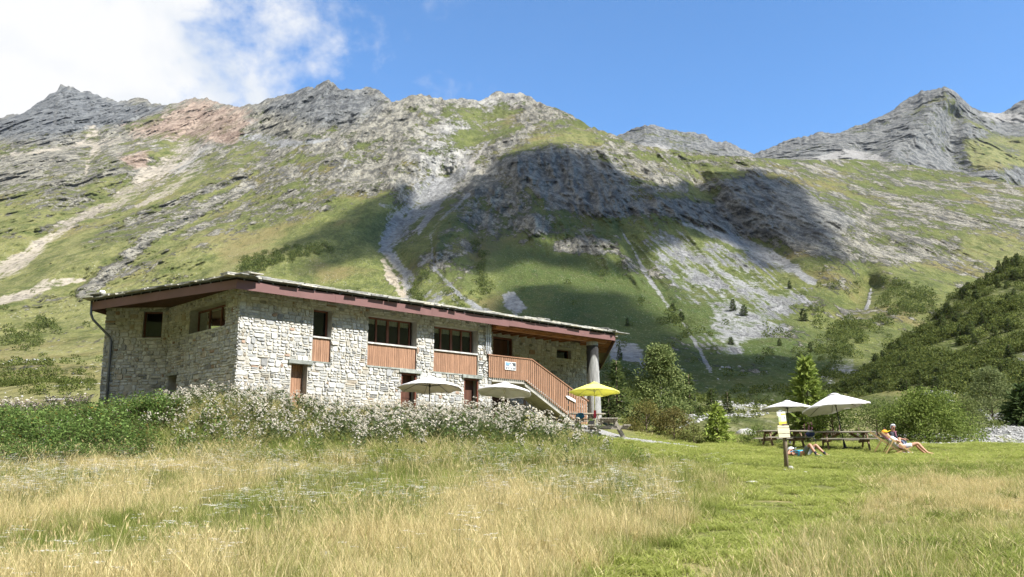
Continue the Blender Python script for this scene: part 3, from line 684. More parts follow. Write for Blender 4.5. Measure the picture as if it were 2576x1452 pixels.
# ------------------------------------------------------------------ mesh collector
ORG = {}
class MB:
    def __init__(s): s.V = []; s.F = []; s.C = []; s.M = []
    def face(s, idx, col=(1, 1, 1), m=0): s.F.append(tuple(idx)); s.C.append(col); s.M.append(m)
    def verts(s, pts):
        n = len(s.V); s.V.extend([tuple(p) for p in pts]); return n
    def hexa(s, p, col=(1, 1, 1), m=0):
        """eight corners: bottom ring of four, top ring of four"""
        n = s.verts(p)
        for q in ((3, 2, 1, 0), (4, 5, 6, 7), (0, 1, 5, 4), (1, 2, 6, 5), (2, 3, 7, 6), (3, 0, 4, 7)): s.face([n + i for i in q], col, m)
    def box(s, c, size, rot=None, col=(1, 1, 1), m=0):
        c = Vector(c); x, y, z = [v / 2 for v in size]
        P = [Vector(p) for p in ((-x, -y, -z), (x, -y, -z), (x, y, -z), (-x, y, -z), (-x, -y, z), (x, -y, z), (x, y, z), (-x, y, z))]
        if rot is not None: P = [rot @ p for p in P]
        s.hexa([c + p for p in P], col, m)
    def bar(s, p0, p1, w, h, up=Vector((0, 0, 1)), col=(1, 1, 1), m=0):
        """square bar between two points: w across, h along up"""
        p0, p1 = Vector(p0), Vector(p1); d = (p1 - p0).normalized(); x = d.cross(up)
        x = x.normalized() if x.length > 1e-5 else Vector((1, 0, 0)); y = x.cross(d).normalized()
        x = x * w / 2; y = y * h / 2
        s.hexa([p0 - x - y, p0 + x - y, p1 + x - y, p1 - x - y, p0 - x + y, p0 + x + y, p1 + x + y, p1 - x + y], col, m)
    def tube(s, pts, rad, n=8, col=(1, 1, 1), m=0, caps=True):
        pts = [Vector(p) for p in pts]; rad = rad if isinstance(rad, (list, tuple)) else [rad] * len(pts)
        rings = []; up = Vector((0.13, 0.27, 1)).normalized()
        for i, p in enumerate(pts):
            d = (pts[min(i + 1, len(pts) - 1)] - pts[max(i - 1, 0)]).normalized()
            u = up if abs(d.dot(up)) < 0.95 else Vector((1, 0, 0))
            x = d.cross(u).normalized(); y = d.cross(x).normalized()
            rings.append(s.verts([p + (x * math.cos(2 * math.pi * k / n) + y * math.sin(2 * math.pi * k / n)) * rad[i] for k in range(n)]))
        for a, b in zip(rings, rings[1:]):
            for k in range(n): s.face([a + k, a + (k + 1) % n, b + (k + 1) % n, b + k], col, m)
        if caps:
            s.face([rings[0] + k for k in reversed(range(n))], col, m); s.face([rings[-1] + k for k in range(n)], col, m)
    def prism(s, poly, off, col=(1, 1, 1), m=0):
        """polygon of points extruded by a vector"""
        n = len(poly); off = Vector(off); a = s.verts(poly); b = s.verts([Vector(p) + off for p in poly])
        s.face([a + i for i in reversed(range(n))], col, m); s.face([b + i for i in range(n)], col, m)
        for i in range(n): s.face([a + i, a + (i + 1) % n, b + (i + 1) % n, b + i], col, m)
    def lathe(s, prof, n=16, c=(0, 0, 0), col=(1, 1, 1), m=0, jit=0.0):
        c = Vector(c); rings = []
        for r, z in prof: rings.append(s.verts([c + Vector((r * math.cos(2 * math.pi * k / n), r * math.sin(2 * math.pi * k / n), z + (rnd.uniform(-jit, jit) if jit else 0))) for k in range(n)]))
        for a, b in zip(rings, rings[1:]):
            for k in range(n): s.face([a + k, a + (k + 1) % n, b + (k + 1) % n, b + k], col, m)
        s.face([rings[0] + k for k in reversed(range(n))], col, m); s.face([rings[-1] + k for k in range(n)], col, m)
    def blob(s, c, r, n=8, seed=0, rough=0.25, col=(1, 1, 1), m=0, flat=1.0):
        """irregular stone"""
        rr = random.Random(seed); c = Vector(c); rows = []
        top = s.verts([c + Vector((0, 0, r[2] * rr.uniform(0.85, 1)))])
        for i in range(1, 5):
            ph = math.pi * i / 5
            rows.append(s.verts([c + Vector((r[0] * math.sin(ph) * math.cos(2 * math.pi * k / n) * (1 + rr.uniform(-rough, rough)), r[1] * math.sin(ph) * math.sin(2 * math.pi * k / n) * (1 + rr.uniform(-rough, rough)), r[2] * math.cos(ph) * (1 + rr.uniform(-rough, rough) * 0.6))) for k in range(n)]))
        for k in range(n): s.face([top, rows[0] + k, rows[0] + (k + 1) % n], col, m)
        for a, b in zip(rows, rows[1:]):
            for k in range(n): s.face([a + k, b + k, b + (k + 1) % n, a + (k + 1) % n], col, m)
        s.face([rows[-1] + k for k in range(n)], col, m)
    def build(s, name, mats, parent=None, smooth=False, local=False):
        off = Vector((0, 0, 0))
        if parent is not None and not local: off = ORG.get(parent.name, Vector((0, 0, 0)))
        me = bpy.data.meshes.new(name); me.from_pydata([(v[0] - off.x, v[1] - off.y, v[2] - off.z) for v in s.V], [], s.F)
        me.polygons.foreach_set('material_index', np.array(s.M, np.int32))
        ca = me.color_attributes.new('col', 'FLOAT_COLOR', 'CORNER')
        arr = np.concatenate([np.tile(np.array([[*c, 1]], np.float32), (len(f), 1)) for f, c in zip(s.F, s.C)]) if s.F else np.zeros((0, 4), np.float32)
        ca.data.foreach_set('color', arr.ravel())
        o = link_mesh(name, me, mats, parent, smooth); ORG[o.name] = off
        return o
def root_at(name, loc):
    o = empty(name, loc); ORG[o.name] = Vector(loc); return o

# ------------------------------------------------------------------ materials of the house and furniture
def stone_material():
    m = bpy.data.materials.new('rubble_stone'); m.use_nodes = True; t = NT(m.node_tree); b = t.n['Principled BSDF']; MATS['rubble_stone'] = m
    b.inputs['Roughness'].default_value = 0.9; b.inputs['Specular IOR Level'].default_value = 0.15
    co = t.n.new('ShaderNodeTexCoord').outputs['Object']; c = t.attr('col').outputs['Color']
    n = t.noise(co, 9, 8, 0.7); n2 = t.noise(co, 38, 5, 0.7); n3 = t.noise(co, 2.2, 4, 0.6)
    f = t.math('MULTIPLY', t.step(n, 0.25, 0.7, 0.72, 1.16), t.step(n2, 0.3, 0.7, 0.86, 1.1))
    mu = t.n.new('ShaderNodeMix'); mu.data_type = 'RGBA'; mu.blend_type = 'MULTIPLY'; mu.inputs[0].default_value = 1
    t.put(mu.inputs[6], c); t.put(mu.inputs[7], t.comb(f, f, f)); c = mu.outputs[2]
    c = t.mix(t.math('MULTIPLY', t.step(t.noise(t.vmath('ADD', co, (5, 3, 1)), 5.5, 6, 0.7), 0.60, 0.74), 0.4), c, (0.40, 0.36, 0.29))
    c = t.mix(t.math('MULTIPLY', t.step(n3, 0.55, 0.75), 0.3), c, (0.22, 0.21, 0.17))
    t.put(b.inputs['Base Color'], c)
    t.put(b.inputs['Normal'], t.bump(t.math('ADD', n, t.math('MULTIPLY', n2, 0.5)), 0.7, 0.03))
    return m
M_STONE = stone_material()
M_MORTAR = mat('mortar', (0.38, 0.36, 0.31), 0.95, 0.25, 6, 0.5, 60)
M_CONC = mat('grey_concrete', (0.33, 0.32, 0.29), 0.9, 0.2, 3, 0.3, 40)
M_FASCIA = mat('rose_brown_metal_sheet', (0.160, 0.084, 0.078), 0.55, 0.08, 1.5, 0.05, 8, 0.35)
M_DARKWOOD = mat('dark_brown_wood', (0.075, 0.032, 0.020), 0.6, 0.3, 4, 0.2, 30, stretch=(1, 1, 0.15))
M_FRAME = mat('red_brown_window_wood', (0.115, 0.042, 0.026), 0.5, 0.2, 4, 0.15, 30)
M_PANEL = mat('varnished_larch_boards', (0.26, 0.14, 0.085), 0.6, 0.22, 3.5, 0.2, 30, stretch=(6, 6, 0.7), col_attr=None)
M_BOARD = mat('larch_boards_varied', (1, 1, 1), 0.62, 0.2, 3.0, 0.2, 30, stretch=(6, 6, 0.7), col_attr='col')
M_BEAM = mat('orange_brown_beam', (0.27, 0.115, 0.045), 0.6, 0.35, 2.5, 0.25, 20, stretch=(1, 1, 5))
M_SLATE = mat('stone_slates', (1, 1, 1), 0.85, 0.3, 5, 0.6, 25, col_attr='col', var2=((0.40, 0.37, 0.24), 2.5, 0.55, 0.75))
M_BLACK = mat('gap_shade_and_cable_black', (0.015, 0.014, 0.013), 0.9)  # gap shade painted onto the roof deck; also the plain black of the cable
M_METAL = mat('galvanised_metal', (0.50, 0.52, 0.55), 0.4, 0.1, 5, 0.0, 10, 0.5, 0.75)
M_PIPE = mat('grey_downpipe', (0.135, 0.145, 0.165), 0.45, 0.1, 3, 0, 10, 0.4, 0.3)
M_SILL = mat('pale_stone_slab', (0.43, 0.43, 0.41), 0.85, 0.25, 5, 0.4, 30)
M_LINTEL = mat('grey_green_stone_slab', (0.235, 0.25, 0.225), 0.85, 0.3, 5, 0.5, 24)
M_ROOM = mat('room_shade_black', (0.012, 0.011, 0.010), 0.95)  # near-black sheet colour painted in place of the shade inside the rooms
M_CURTAIN = mat('lace_curtain', (0.55, 0.53, 0.48), 0.9, 0.25, 30, 0.2, 60)
def trunk_material():
    m = bpy.data.materials.new('weathered_trunk'); m.use_nodes = True; t = NT(m.node_tree); b = t.n['Principled BSDF']
    b.inputs['Roughness'].default_value = 0.85; b.inputs['Specular IOR Level'].default_value = 0.15
    co = t.n.new('ShaderNodeTexCoord').outputs['Object']; s = t.sep(co)
    g = t.noise(t.vmath('MULTIPLY', co, (9, 9, 0.7)), 2.0, 8, 0.65); gg = t.noise(t.vmath('MULTIPLY', co, (20, 20, 1.2)), 3.0, 5, 0.6)
    c = t.mix(t.step(g, 0.3, 0.7), (0.25, 0.25, 0.245), (0.47, 0.465, 0.45))
    # upper part of the log much darker, down to an arched lower edge
    c = t.mix(t.step(t.math('ADD', t.attr('stain').outputs['Fac'], t.math('MULTIPLY', t.math('SUBTRACT', g, 0.5), 0.35)), 0.42, 0.62), c, (0.055, 0.054, 0.056))
    c = t.mix(t.step(gg, 0.62, 0.72), c, (0.16, 0.15, 0.14))
    t.put(b.inputs['Base Color'], c); t.put(b.inputs['Normal'], t.bump(t.math('ADD', g, gg), 1.0, 0.05))
    return m
M_TRUNK = trunk_material()
def glass_material():
    m = bpy.data.materials.new('window_glass'); m.use_nodes = True; t = NT(m.node_tree); t.n.remove(t.n['Principled BSDF'])
    tr = t.n.new('ShaderNodeBsdfTransparent'); tr.inputs[0].default_value = (0.72, 0.76, 0.72, 1)
    gl = t.n.new('ShaderNodeBsdfGlossy'); gl.inputs['Roughness'].default_value = 0.03; gl.inputs[0].default_value = (0.9, 0.95, 0.92, 1)
    fr = t.n.new('ShaderNodeFresnel'); fr.inputs[0].default_value = 1.5
    mx = t.n.new('ShaderNodeMixShader'); t.l.new(fr.outputs[0], mx.inputs[0]); t.l.new(tr.outputs[0], mx.inputs[1]); t.l.new(gl.outputs[0], mx.inputs[2])
    t.l.new(mx.outputs[0], t.n['Material Output'].inputs[0])
    return m
M_GLASS = glass_material()

# ------------------------------------------------------------------ the stone hut
class Face:
    """a wall plane: origin, direction along the wall, outward normal"""
    def __init__(s, O, U, N): s.O = Vector((O[0], O[1], 0)); s.U = Vector(U).normalized(); s.N = Vector(N).normalized()
    def p(s, u, w, z): return s.O + s.U * u + s.N * w + Vector((0, 0, z))
    def uz(s, px, py, w=0.0):
        d = ray(px, py); o = s.O + s.N * w
        k = o.dot(s.N) / d.dot(s.N); q = d * k
        return (q - o).dot(s.U), q.z
    def box(s, mb, u0, u1, w0, w1, z0, z1, **k):
        mb.hexa([s.p(u0, w0, z0), s.p(u1, w0, z0), s.p(u1, w1, z0), s.p(u0, w1, z0), s.p(u0, w0, z1), s.p(u1, w0, z1), s.p(u1, w1, z1), s.p(u0, w1, z1)] if True else None, **k)
STONES = [((0.525, 0.525, 0.508), 34), ((0.455, 0.455, 0.44), 28), ((0.375, 0.38, 0.378), 18), ((0.435, 0.41, 0.355), 10), ((0.37, 0.325, 0.26), 5), ((0.31, 0.225, 0.17), 2), ((0.225, 0.225, 0.22), 5), ((0.49, 0.475, 0.435), 12)]
def stone_colour(rr):
    x = rr.uniform(0, sum(w for _, w in STONES))
    for c, w in STONES:
        x -= w
        if x <= 0: k = rr.uniform(0.86, 1.1); return tuple(v * k for v in c)
    return STONES[0][0]
def stones(mb, F, u0, u1, z0, z1, holes, seed, w0=0.0, big=1.0):
    """rubble masonry: every stone a chamfered, slightly irregular block proud of the mortar bed"""
    rr = random.Random(seed); z = z0
    def one(a, b, c, d):
        a, b, c, d = max(a, u0), min(b, u1), max(c, z0), min(d, z1)
        for (h0, h1, g0, g1) in holes:
            if a < h1 and b > h0 and c < g1 and d > g0:
                opts = [(a, min(b, h0), c, d), (max(a, h1), b, c, d), (a, b, c, min(d, g0)), (a, b, max(c, g1), d)]
                opts = [q for q in opts if q[1] - q[0] > 0.05 and q[3] - q[2] > 0.05]
                if not opts: return
                a, b, c, d = max(opts, key=lambda q: (q[1] - q[0]) * (q[3] - q[2]))
        w, h = b - a, d - c
        if w < 0.07 or h < 0.05: return
        g = rr.uniform(0.006, 0.015); a += g; b -= g; c += g; d -= g
        k = min(0.05, 0.3 * min(w, h)) * rr.uniform(0.6, 1.1); j = min(0.016, 0.1 * min(w, h))
        P = [(a + k, c), (b - k, c), (b, c + k), (b, d - k), (b - k, d), (a + k, d), (a, d - k), (a, c + k)]
        P = [(x + rr.uniform(-j, j), y + rr.uniform(-j, j)) for x, y in P]
        P = [(min(max(x, u0 + 0.002), u1 - 0.002), min(max(y, z0), z1)) for x, y in P]
        pr = rr.uniform(0.018, 0.055); mx, mz = (a + b) / 2, (c + d) / 2; s = 1 - min(0.03, 0.2 * min(w, h)) * 2 / max(min(w, h), 0.05) * 0.5
        tl, tz = rr.uniform(-0.012, 0.012), rr.uniform(-0.012, 0.012)
        A = mb.verts([F.p(x, w0 - 0.01, y) for x, y in P]); B = mb.verts([F.p(mx + (x - mx) * s, w0 + pr + tl * (x - mx) / w * 2 + tz * (y - mz) / h * 2, mz + (y - mz) * s) for x, y in P])
        col = stone_colour(rr); n = 8
        for i in range(n): mb.face([A + i, A + (i + 1) % n, B + (i + 1) % n, B + i], col, 0)
        mb.face([B + i for i in range(n)], col, 0)
    while z < z1 - 0.05:
        h = rr.uniform(0.21, 0.34) * big; u = u0 - rr.uniform(0, 0.3)
        while u < u1:
            w = rr.choice((rr.uniform(0.13, 0.25), rr.uniform(0.18, 0.36), rr.uniform(0.30, 0.55))) * big; q = rr.random(); f = rr.uniform(0.38, 0.62)
            dz = rr.uniform(-0.03, 0.03)
            if q < 0.14: one(u, u + w, z, z + h)
            elif q < 0.50: one(u, u + w, z, z + h * f + dz); one(u, u + w, z + h * f + dz, z + h)
            elif q < 0.68:
                one(u, u + w, z, z + h * f); one(u, u + w * 0.5, z + h * f, z + h); one(u + w * 0.5, u + w, z + h * f, z + h)
            elif q < 0.86:
                one(u, u + w * f, z, z + h * 0.5); one(u + w * f, u + w, z, z + h * 0.5); one(u, u + w, z + h * 0.5, z + h)
            else:
                for i in range(3): one(u, u + w, z + h * i / 3, z + h * (i + 1) / 3)
            u += w
        z += h
def plane_with_holes(mb, F, u0, u1, z0, z1, holes, depth, m=1):
    us = sorted({u0, u1, *[min(max(v, u0), u1) for h in holes for v in h[:2]]}); zs = sorted({z0, z1, *[min(max(v, z0), z1) for h in holes for v in h[2:]]})
    for a, b in zip(us, us[1:]):
        for c, d in zip(zs, zs[1:]):
            mu, mz = (a + b) / 2, (c + d) / 2
            if any(h[0] < mu < h[1] and h[2] < mz < h[3] for h in holes): continue
            n = mb.verts([F.p(a, 0, c), F.p(b, 0, c), F.p(b, 0, d), F.p(a, 0, d)]); mb.face([n, n + 1, n + 2, n + 3], (1, 1, 1), m)
    for (a, b, c, d) in holes:     # the rendered sides of each opening
        P = [(a, c), (b, c), (b, d), (a, d)]
        for i in range(4):
            (x0, y0), (x1, y1) = P[i], P[(i + 1) % 4]
            n = mb.verts([F.p(x0, 0, y0), F.p(x1, 0, y1), F.p(x1, -depth, y1), F.p(x0, -depth, y0)]); mb.face([n, n + 1, n + 2, n + 3], (1, 1, 1), 2)
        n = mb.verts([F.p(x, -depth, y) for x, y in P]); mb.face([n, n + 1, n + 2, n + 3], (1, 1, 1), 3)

HB = 2.15
HUT = root_at('stone_hut', (W0.x, W0.y, HB))
tag(HUT, 'two storey mountain hut of pale rubble stone with rose brown eaves and slate roof', 'house')
FR = Face(W0, U_, N_)                                     # long sunlit front
D1 = -N_; F1 = Face(W0, D1, Vector((D1.y, -D1.x, 0)) * (1 if Vector((D1.y, -D1.x, 0)).dot(Vector((-1, -1, 0))) > 0 else -1))
def _len1():
    for s in np.linspace(2, 12, 1001):
        p = W0 + D1 * float(s)
        if pix(p.x / p.y, 0.11)[0] < 419: return float(s)
    return 6.5
K1 = W0 + D1 * _len1(); D2 = Vector((-1, 0.02, 0)).normalized(); F2 = Face(K1, D2, (-0.02, -1, 0))
LEN1 = (K1 - W0).length; LEN2 = F2.uz(261, 880)[0]
UP = FR.uz(1236, 930)[0]                                   # right end of the front wall (stone pier)
ZB, ZT = 0.6, ZF + 0.296
def opening(F, l, r, top, bot, w=0.0):
    """(u0,u1,z0,z1) from pixel readings: left/right x at mid height, top and bottom points"""
    u0 = F.uz(*l, w)[0]; u1 = F.uz(*r, w)[0]; u0, u1 = min(u0, u1), max(u0, u1)
    return (u0, u1, F.uz(*bot, w)[1], F.uz(*top, w)[1])
H_A = opening(FR, (787, 840), (833.5, 840), (812, 774), (806, 912))
H_B = opening(FR, (731, 960), (772, 960), (750, 914), (750, 1040))
H_C = opening(FR, (925, 860), (1048, 870), (980, 796), (985, 926.5))
H_D = opening(FR, (1091, 880), (1202, 890), (1140, 820), (1145, 941.5))
H_E = opening(FR, (1008.5, 980), (1048, 980), (1028, 938), (1028, 1046))
H_F = opening(FR, (1167, 990), (1204, 990), (1186, 951), (1186, 1052))
H_B = (H_B[0], H_B[1], ZB + 1.4, H_B[3]); H_E = (H_E[0], H_E[1], ZB + 1.4, H_E[3]); H_F = (H_F[0], H_F[1], ZB + 1.4, H_F[3])
z4 = lambda x: 608.1 + 0.0
H_G = opening(F1, (423, 960), (444.5, 960), (434, 944), (434, 1040)); H_G = (H_G[0], min(H_G[1], LEN1 - 0.12), ZB + 1.4, H_G[3])
H_2 = opening(F1, (477, 810), (568, 790), (560, 757), (520, 832))
H_1 = opening(F2, (360, 815), (408, 815), (385, 783), (385, 850))

def build_walls():
    mb = MB()
    holes = [H_A, H_B, H_C, H_D, H_E, H_F]
    plane_with_holes(mb, FR, 0, UP, ZB, ZT, holes, 0.42)
    stones(mb, FR, -0.03, UP + 0.03, ZB, ZT, holes, 11)
    mb.build('front_wall', [M_STONE, M_MORTAR, M_CONC, M_ROOM], HUT)
    mb = MB()
    plane_with_holes(mb, F1, 0, LEN1, ZB, ZT, [H_2, H_G], 0.42); stones(mb, F1, -0.03, LEN1, ZB, ZT, [H_2, H_G], 12)
    plane_with_holes(mb, F2, 0, LEN2, ZB, ZT, [H_1], 0.42); stones(mb, F2, 0, LEN2 + 0.03, ZB, ZT, [H_1], 13)
    # flank running back from the far end, and the closed rear
    E2 = F2.p(LEN2, 0, 0); F3 = Face(E2, (0.10, 1, 0), (-1, 0.10, 0)); plane_with_holes(mb, F3, 0, 9, ZB, ZT, [], 0.4); stones(mb, F3, -0.03, 9, ZB, ZT, [], 14)
    mb.build('side_wall', [M_STONE, M_MORTAR, M_CONC, M_ROOM], HUT)
    # recessed wall of the stair porch
    mb = MB(); G = Face(FR.p(UP, -2.4, 0), U_, N_)
    ur = G.uz(1506, 950)[0]
    d1 = opening(G, (1240, 880), (1289, 880), (1265, 849), (1265, 960)); d1 = (max(d1[0], 0.03), d1[1], H_C[2] + 0.02, d1[3])
    w1 = opening(G, (1400.5, 890), (1437, 890), (1420, 880), (1420, 902.5))
    d2 = opening(G, (1238, 1000), (1277, 1000), (1258, 985), (1258, 1060)); d2 = (max(d2[0], 0.03), d2[1], ZB + 1.4, d2[3])
    holes = [d1, w1, d2]
    plane_with_holes(mb, G, -0.2, ur, ZB, ZT, holes, 0.42); stones(mb, G, -0.1, ur, ZB, ZT, holes, 15)
    S = Face(FR.p(UP, 0, 0), -N_, U_); plane_with_holes(mb, S, 0, 2.4, ZB, ZT, [], 0.2); stones(mb, S, 0, 2.4, ZB, ZT, [], 16)
    Fr = Face(G.p(ur, 0, 0), (-0.45, 1, 0), (1, 0.45, 0)); plane_with_holes(mb, Fr, 0, 9, ZB, ZT, [], 0.2); stones(mb, Fr, -0.03, 9, ZB, ZT, [], 17)
    n = mb.verts([Fr.p(9, 0, ZB), F3.p(9, 0, ZB), F3.p(9, 0, ZT), Fr.p(9, 0, ZT)]); mb.face([n, n + 1, n + 2, n + 3], (1, 1, 1), 1)
    mb.build('porch_wall', [M_STONE, M_MORTAR, M_CONC, M_ROOM], HUT)
    return G, ur, d1, w1, d2, F3, Fr
G_, UR_, P_D1, P_W1, P_D2, F3_, FRB_ = build_walls()

def slab(F, u0, u1, w0, w1, z0, z1, name, m, parent=HUT, jag=0.0):
    mb = MB(); F.box(mb, u0, u1, w0, w1, z0, z1)
    if jag: mb.V = [(x + rnd.uniform(-jag, jag), y + rnd.uniform(-jag, jag), z + rnd.uniform(-jag, jag) * 0.5) for x, y, z in mb.V]
    return mb.build(name, m, parent)
def window(F, u0, u1, z0, z1, w, n, double=(), curtain=0.0, fw=0.07, label=None):
    """a wooden window at depth w: frame with n lights, panes, curtain valance, before a back sheet painted as dark as the unlit room"""
    mb = MB()
    F.box(mb, u0, u1, w - 0.06, w, z1 - fw, z1); F.box(mb, u0, u1, w - 0.06, w, z0, z0 + fw)
    F.box(mb, u0, u0 + fw, w - 0.06, w, z0 + fw, z1 - fw); F.box(mb, u1 - fw, u1, w - 0.06, w, z0 + fw, z1 - fw)
    for i in range(1, n):
        c = u0 + (u1 - u0) * i / n; k = fw * (0.85 if i in double else 0.55)
        F.box(mb, c - k, c + k, w - 0.055, w + 0.004, z0 + fw, z1 - fw)
    f = mb.build('window', M_FRAME, HUT)
    if label: f['label'] = label
    for i in range(n):
        a = u0 + (u1 - u0) * i / n; b = u0 + (u1 - u0) * (i + 1) / n
        mb = MB(); q = mb.verts([F.p(a, w - 0.035, z0 + 0.02), F.p(b, w - 0.035, z0 + 0.02), F.p(b, w - 0.035, z1 - 0.02), F.p(a, w - 0.035, z1 - 0.02)]); mb.face([q, q + 1, q + 2, q + 3]); mb.build('pane', M_GLASS, f)
        if curtain:
            mb = MB(); N = 14; h = curtain
            for k in range(N):
                x0 = a + 0.05 + (b - a - 0.1) * k / N; x1 = a + 0.05 + (b - a - 0.1) * (k + 1) / N
                d0 = w - 0.10 + 0.02 * math.sin(k * 1.9); d1 = w - 0.10 + 0.02 * math.sin((k + 1) * 1.9)
                q = mb.verts([F.p(x0, d0, z1 - fw - h - 0.02 * (k % 2)), F.p(x1, d1, z1 - fw - h - 0.02 * ((k + 1) % 2)), F.p(x1, d1, z1 - fw + 0.02), F.p(x0, d0, z1 - fw + 0.02)]); mb.face([q, q + 1, q + 2, q + 3])
            mb.build('curtain', M_CURTAIN, f)
    return f
LARCH = (0.285, 0.160, 0.098)
def boards(F, u0, u1, w, zb, zt, step=0.105, gap=0.012, th=0.022, name='board_panel', parent=HUT):
    mb = MB(); n = max(1, round((u1 - u0) / step)); s = (u1 - u0) / n
    zbf = zb if callable(zb) else (lambda u: zb); ztf = zt if callable(zt) else (lambda u: zt)
    for i in range(n):
        a, b = u0 + i * s + gap / 2, u0 + (i + 1) * s - gap / 2; k = rnd.uniform(0.86, 1.12); c = tuple(v * k for v in LARCH); j = rnd.uniform(-0.003, 0.003)
        mb.hexa([F.p(a, w - th, zbf(a)), F.p(b, w - th, zbf(b)), F.p(b, w + j, zbf(b)), F.p(a, w + j, zbf(a)), F.p(a, w - th, ztf(a)), F.p(b, w - th, ztf(b)), F.p(b, w + j, ztf(b)), F.p(a, w + j, ztf(a))], c)
    return mb.build(name, M_BOARD, parent)

# front windows with their boarded breasts and stone sills
for (H, sill, top, n, dbl, cur, lab) in ((H_C, FR.uz(985, 866)[1], None, 4, (2,), 0.20, None), (H_D, FR.uz(1145, 884)[1], None, 4, (2,), 0.20, None), (H_A, FR.uz(808, 847)[1], None, 1, (), 0.0, None)):
    u0, u1, z0, z1 = H
    window(FR, u0 + 0.01, u1 - (0.16 if n == 4 else 0.03), sill, z1 - 0.09, -0.30, n, dbl, cur)
    slab(FR, u0 + 0.004, u1 - 0.004, -0.31, 0.035, sill - 0.07, sill - 0.005, 'sill', M_SILL, jag=0.006)
    boards(FR, u0 + 0.015, u1 - 0.06, -0.03, z0 + 0.04, sill - 0.072)
    mb = MB(); FR.box(mb, u0 + 0.003, u1 - 0.003, -0.30, -0.06, z0 + 0.003, sill - 0.075); mb.build('panel_backing', M_DARKWOOD, HUT)
    slab(FR, u0 - 0.04, u1 + 0.02, -0.10, 0.05, z0 - 0.03, z0 + 0.035, 'drip_ledge', M_LINTEL, jag=0.006)
    slab(FR, u0 - 0.02, u1 + 0.02, -0.35, 0.012, z1 - 0.085, z1 + 0.06, 'lintel', M_CONC)
# doors of the ground floor
for (H, w, leaf) in ((H_B, -0.36, True), (H_E, -0.30, False), (H_F, -0.30, False)):
    u0, u1, z0, z1 = H
    slab(FR, u0 - 0.16, u1 + 0.20, -0.40, 0.10, z1 - 0.02, z1 + 0.13, 'lintel', M_LINTEL, jag=0.012)
    if leaf: boards(FR, u0 + 0.02, u1 - 0.02, w, z0, z1 - 0.03, 0.11, 0.01, 0.03, 'door')
    else:
        mb = MB()
        for a, b in ((u0 + 0.004, u0 + 0.085), (u1 - 0.085, u1 - 0.004)): FR.box(mb, a, b, -0.12, -0.02, z0, z1 - 0.03)
        FR.box(mb, u0 + 0.085, u1 - 0.085, -0.12, -0.02, z1 - 0.11, z1 - 0.03); d = mb.build('door_frame', M_FRAME, HUT)
        mb = MB(); FR.box(mb, u0 + 0.09, u1 - 0.09, -0.38, -0.34, z0, z1 - 0.11); FR.box(mb, u0 + 0.16, u1 - 0.16, -0.345, -0.325, z0 + 1.15, z0 + 1.23); lf = mb.build('door', M_DARKWOOD, HUT)
        mb = MB(); mb.lathe([(0.0, -0.03), (0.025, -0.02), (0.025, 0.02), (0.0, 0.03)], 8, FR.p(u1 - 0.17, -0.30, z0 + 1.02)); mb.build('handle', M_METAL, lf)
# side windows and side door
window(F1, H_2[0] + 0.02, H_2[1] - 0.02, H_2[2] + 0.02, H_2[3] - 0.05, -0.36, 3, (), 0.12)
slab(F1, H_2[0] - 0.1, H_2[1] + 0.16, -0.38, 0.06, H_2[2] - 0.06, H_2[2] + 0.015, 'sill', M_SILL, jag=0.008)
slab(F1, H_2[0] - 0.1, H_2[1] + 0.1, -0.38, 0.02, H_2[3] - 0.04, H_2[3] + 0.12, 'lintel', M_CONC)
window(F2, H_1[0] + 0.005, H_1[1] - 0.005, H_1[2] + 0.005, H_1[3] - 0.03, -0.12, 1, (), 0.0, 0.06)
slab(F2, H_1[0] - 0.04, H_1[1] + 0.12, -0.2, 0.07, H_1[2] - 0.06, H_1[2] - 0.003, 'sill', M_SILL, jag=0.008)
slab(F2, H_1[0] - 0.18, H_1[1] + 0.18, -0.3, 0.05, H_1[3] - 0.02, H_1[3] + 0.1, 'lintel', M_LINTEL, jag=0.008)
slab(F1, H_G[0] - 0.16, H_G[1] + 0.1, -0.4, 0.07, H_G[3] - 0.02, H_G[3] + 0.09, 'lintel', M_LINTEL, jag=0.01)
boards(F1, H_G[0] + 0.02, H_G[1] - 0.02, -0.38, H_G[2], H_G[3] - 0.03, 0.11, 0.01, 0.03, 'door')
# porch openings
slab(G_, P_W1[0] - 0.14, P_W1[1] + 0.18, -0.2, 0.07, P_W1[3] + 0.004, P_W1[3] + 0.13, 'lintel', M_CONC, jag=0.01)
slab(G_, P_W1[0] - 0.14, P_W1[1] + 0.05, -0.2, 0.06, P_W1[2] - 0.07, P_W1[2] - 0.004, 'sill', M_SILL, jag=0.01)
window(G_, P_W1[0] + 0.01, P_W1[1] - 0.01, P_W1[2] + 0.005, P_W1[3] - 0.005, -0.25, 1, (), 0.0, 0.05)
slab(G_, P_D1[0] - 0.02, P_D1[1] + 0.22, -0.3, 0.05, P_D1[3] + 0.004, P_D1[3] + 0.16, 'lintel', M_CONC, jag=0.01)
for H in (P_D1, P_D2):
    u0, u1, z0, z1 = H
    mb = MB(); G_.box(mb, u0 + 0.004, u0 + 0.09, -0.16, -0.04, z0, z1 - 0.004); G_.box(mb, u1 - 0.09, u1 - 0.004, -0.16, -0.04, z0, z1 - 0.004); G_.box(mb, u0 + 0.09, u1 - 0.09, -0.16, -0.04, z1 - 0.1, z1 - 0.004); mb.build('door_frame', M_FRAME, HUT)
    mb = MB(); G_.box(mb, u0 + 0.1, u1 - 0.1, -0.34, -0.30, z0, z1 - 0.11); lf = mb.build('door', M_DARKWOOD, HUT)
    mb = MB(); mb.lathe([(0.0, -0.03), (0.025, -0.02), (0.025, 0.02), (0.0, 0.03)], 8, G_.p(u1 - 0.2, -0.27, z0 + 1.0)); mb.build('handle', M_METAL, lf)

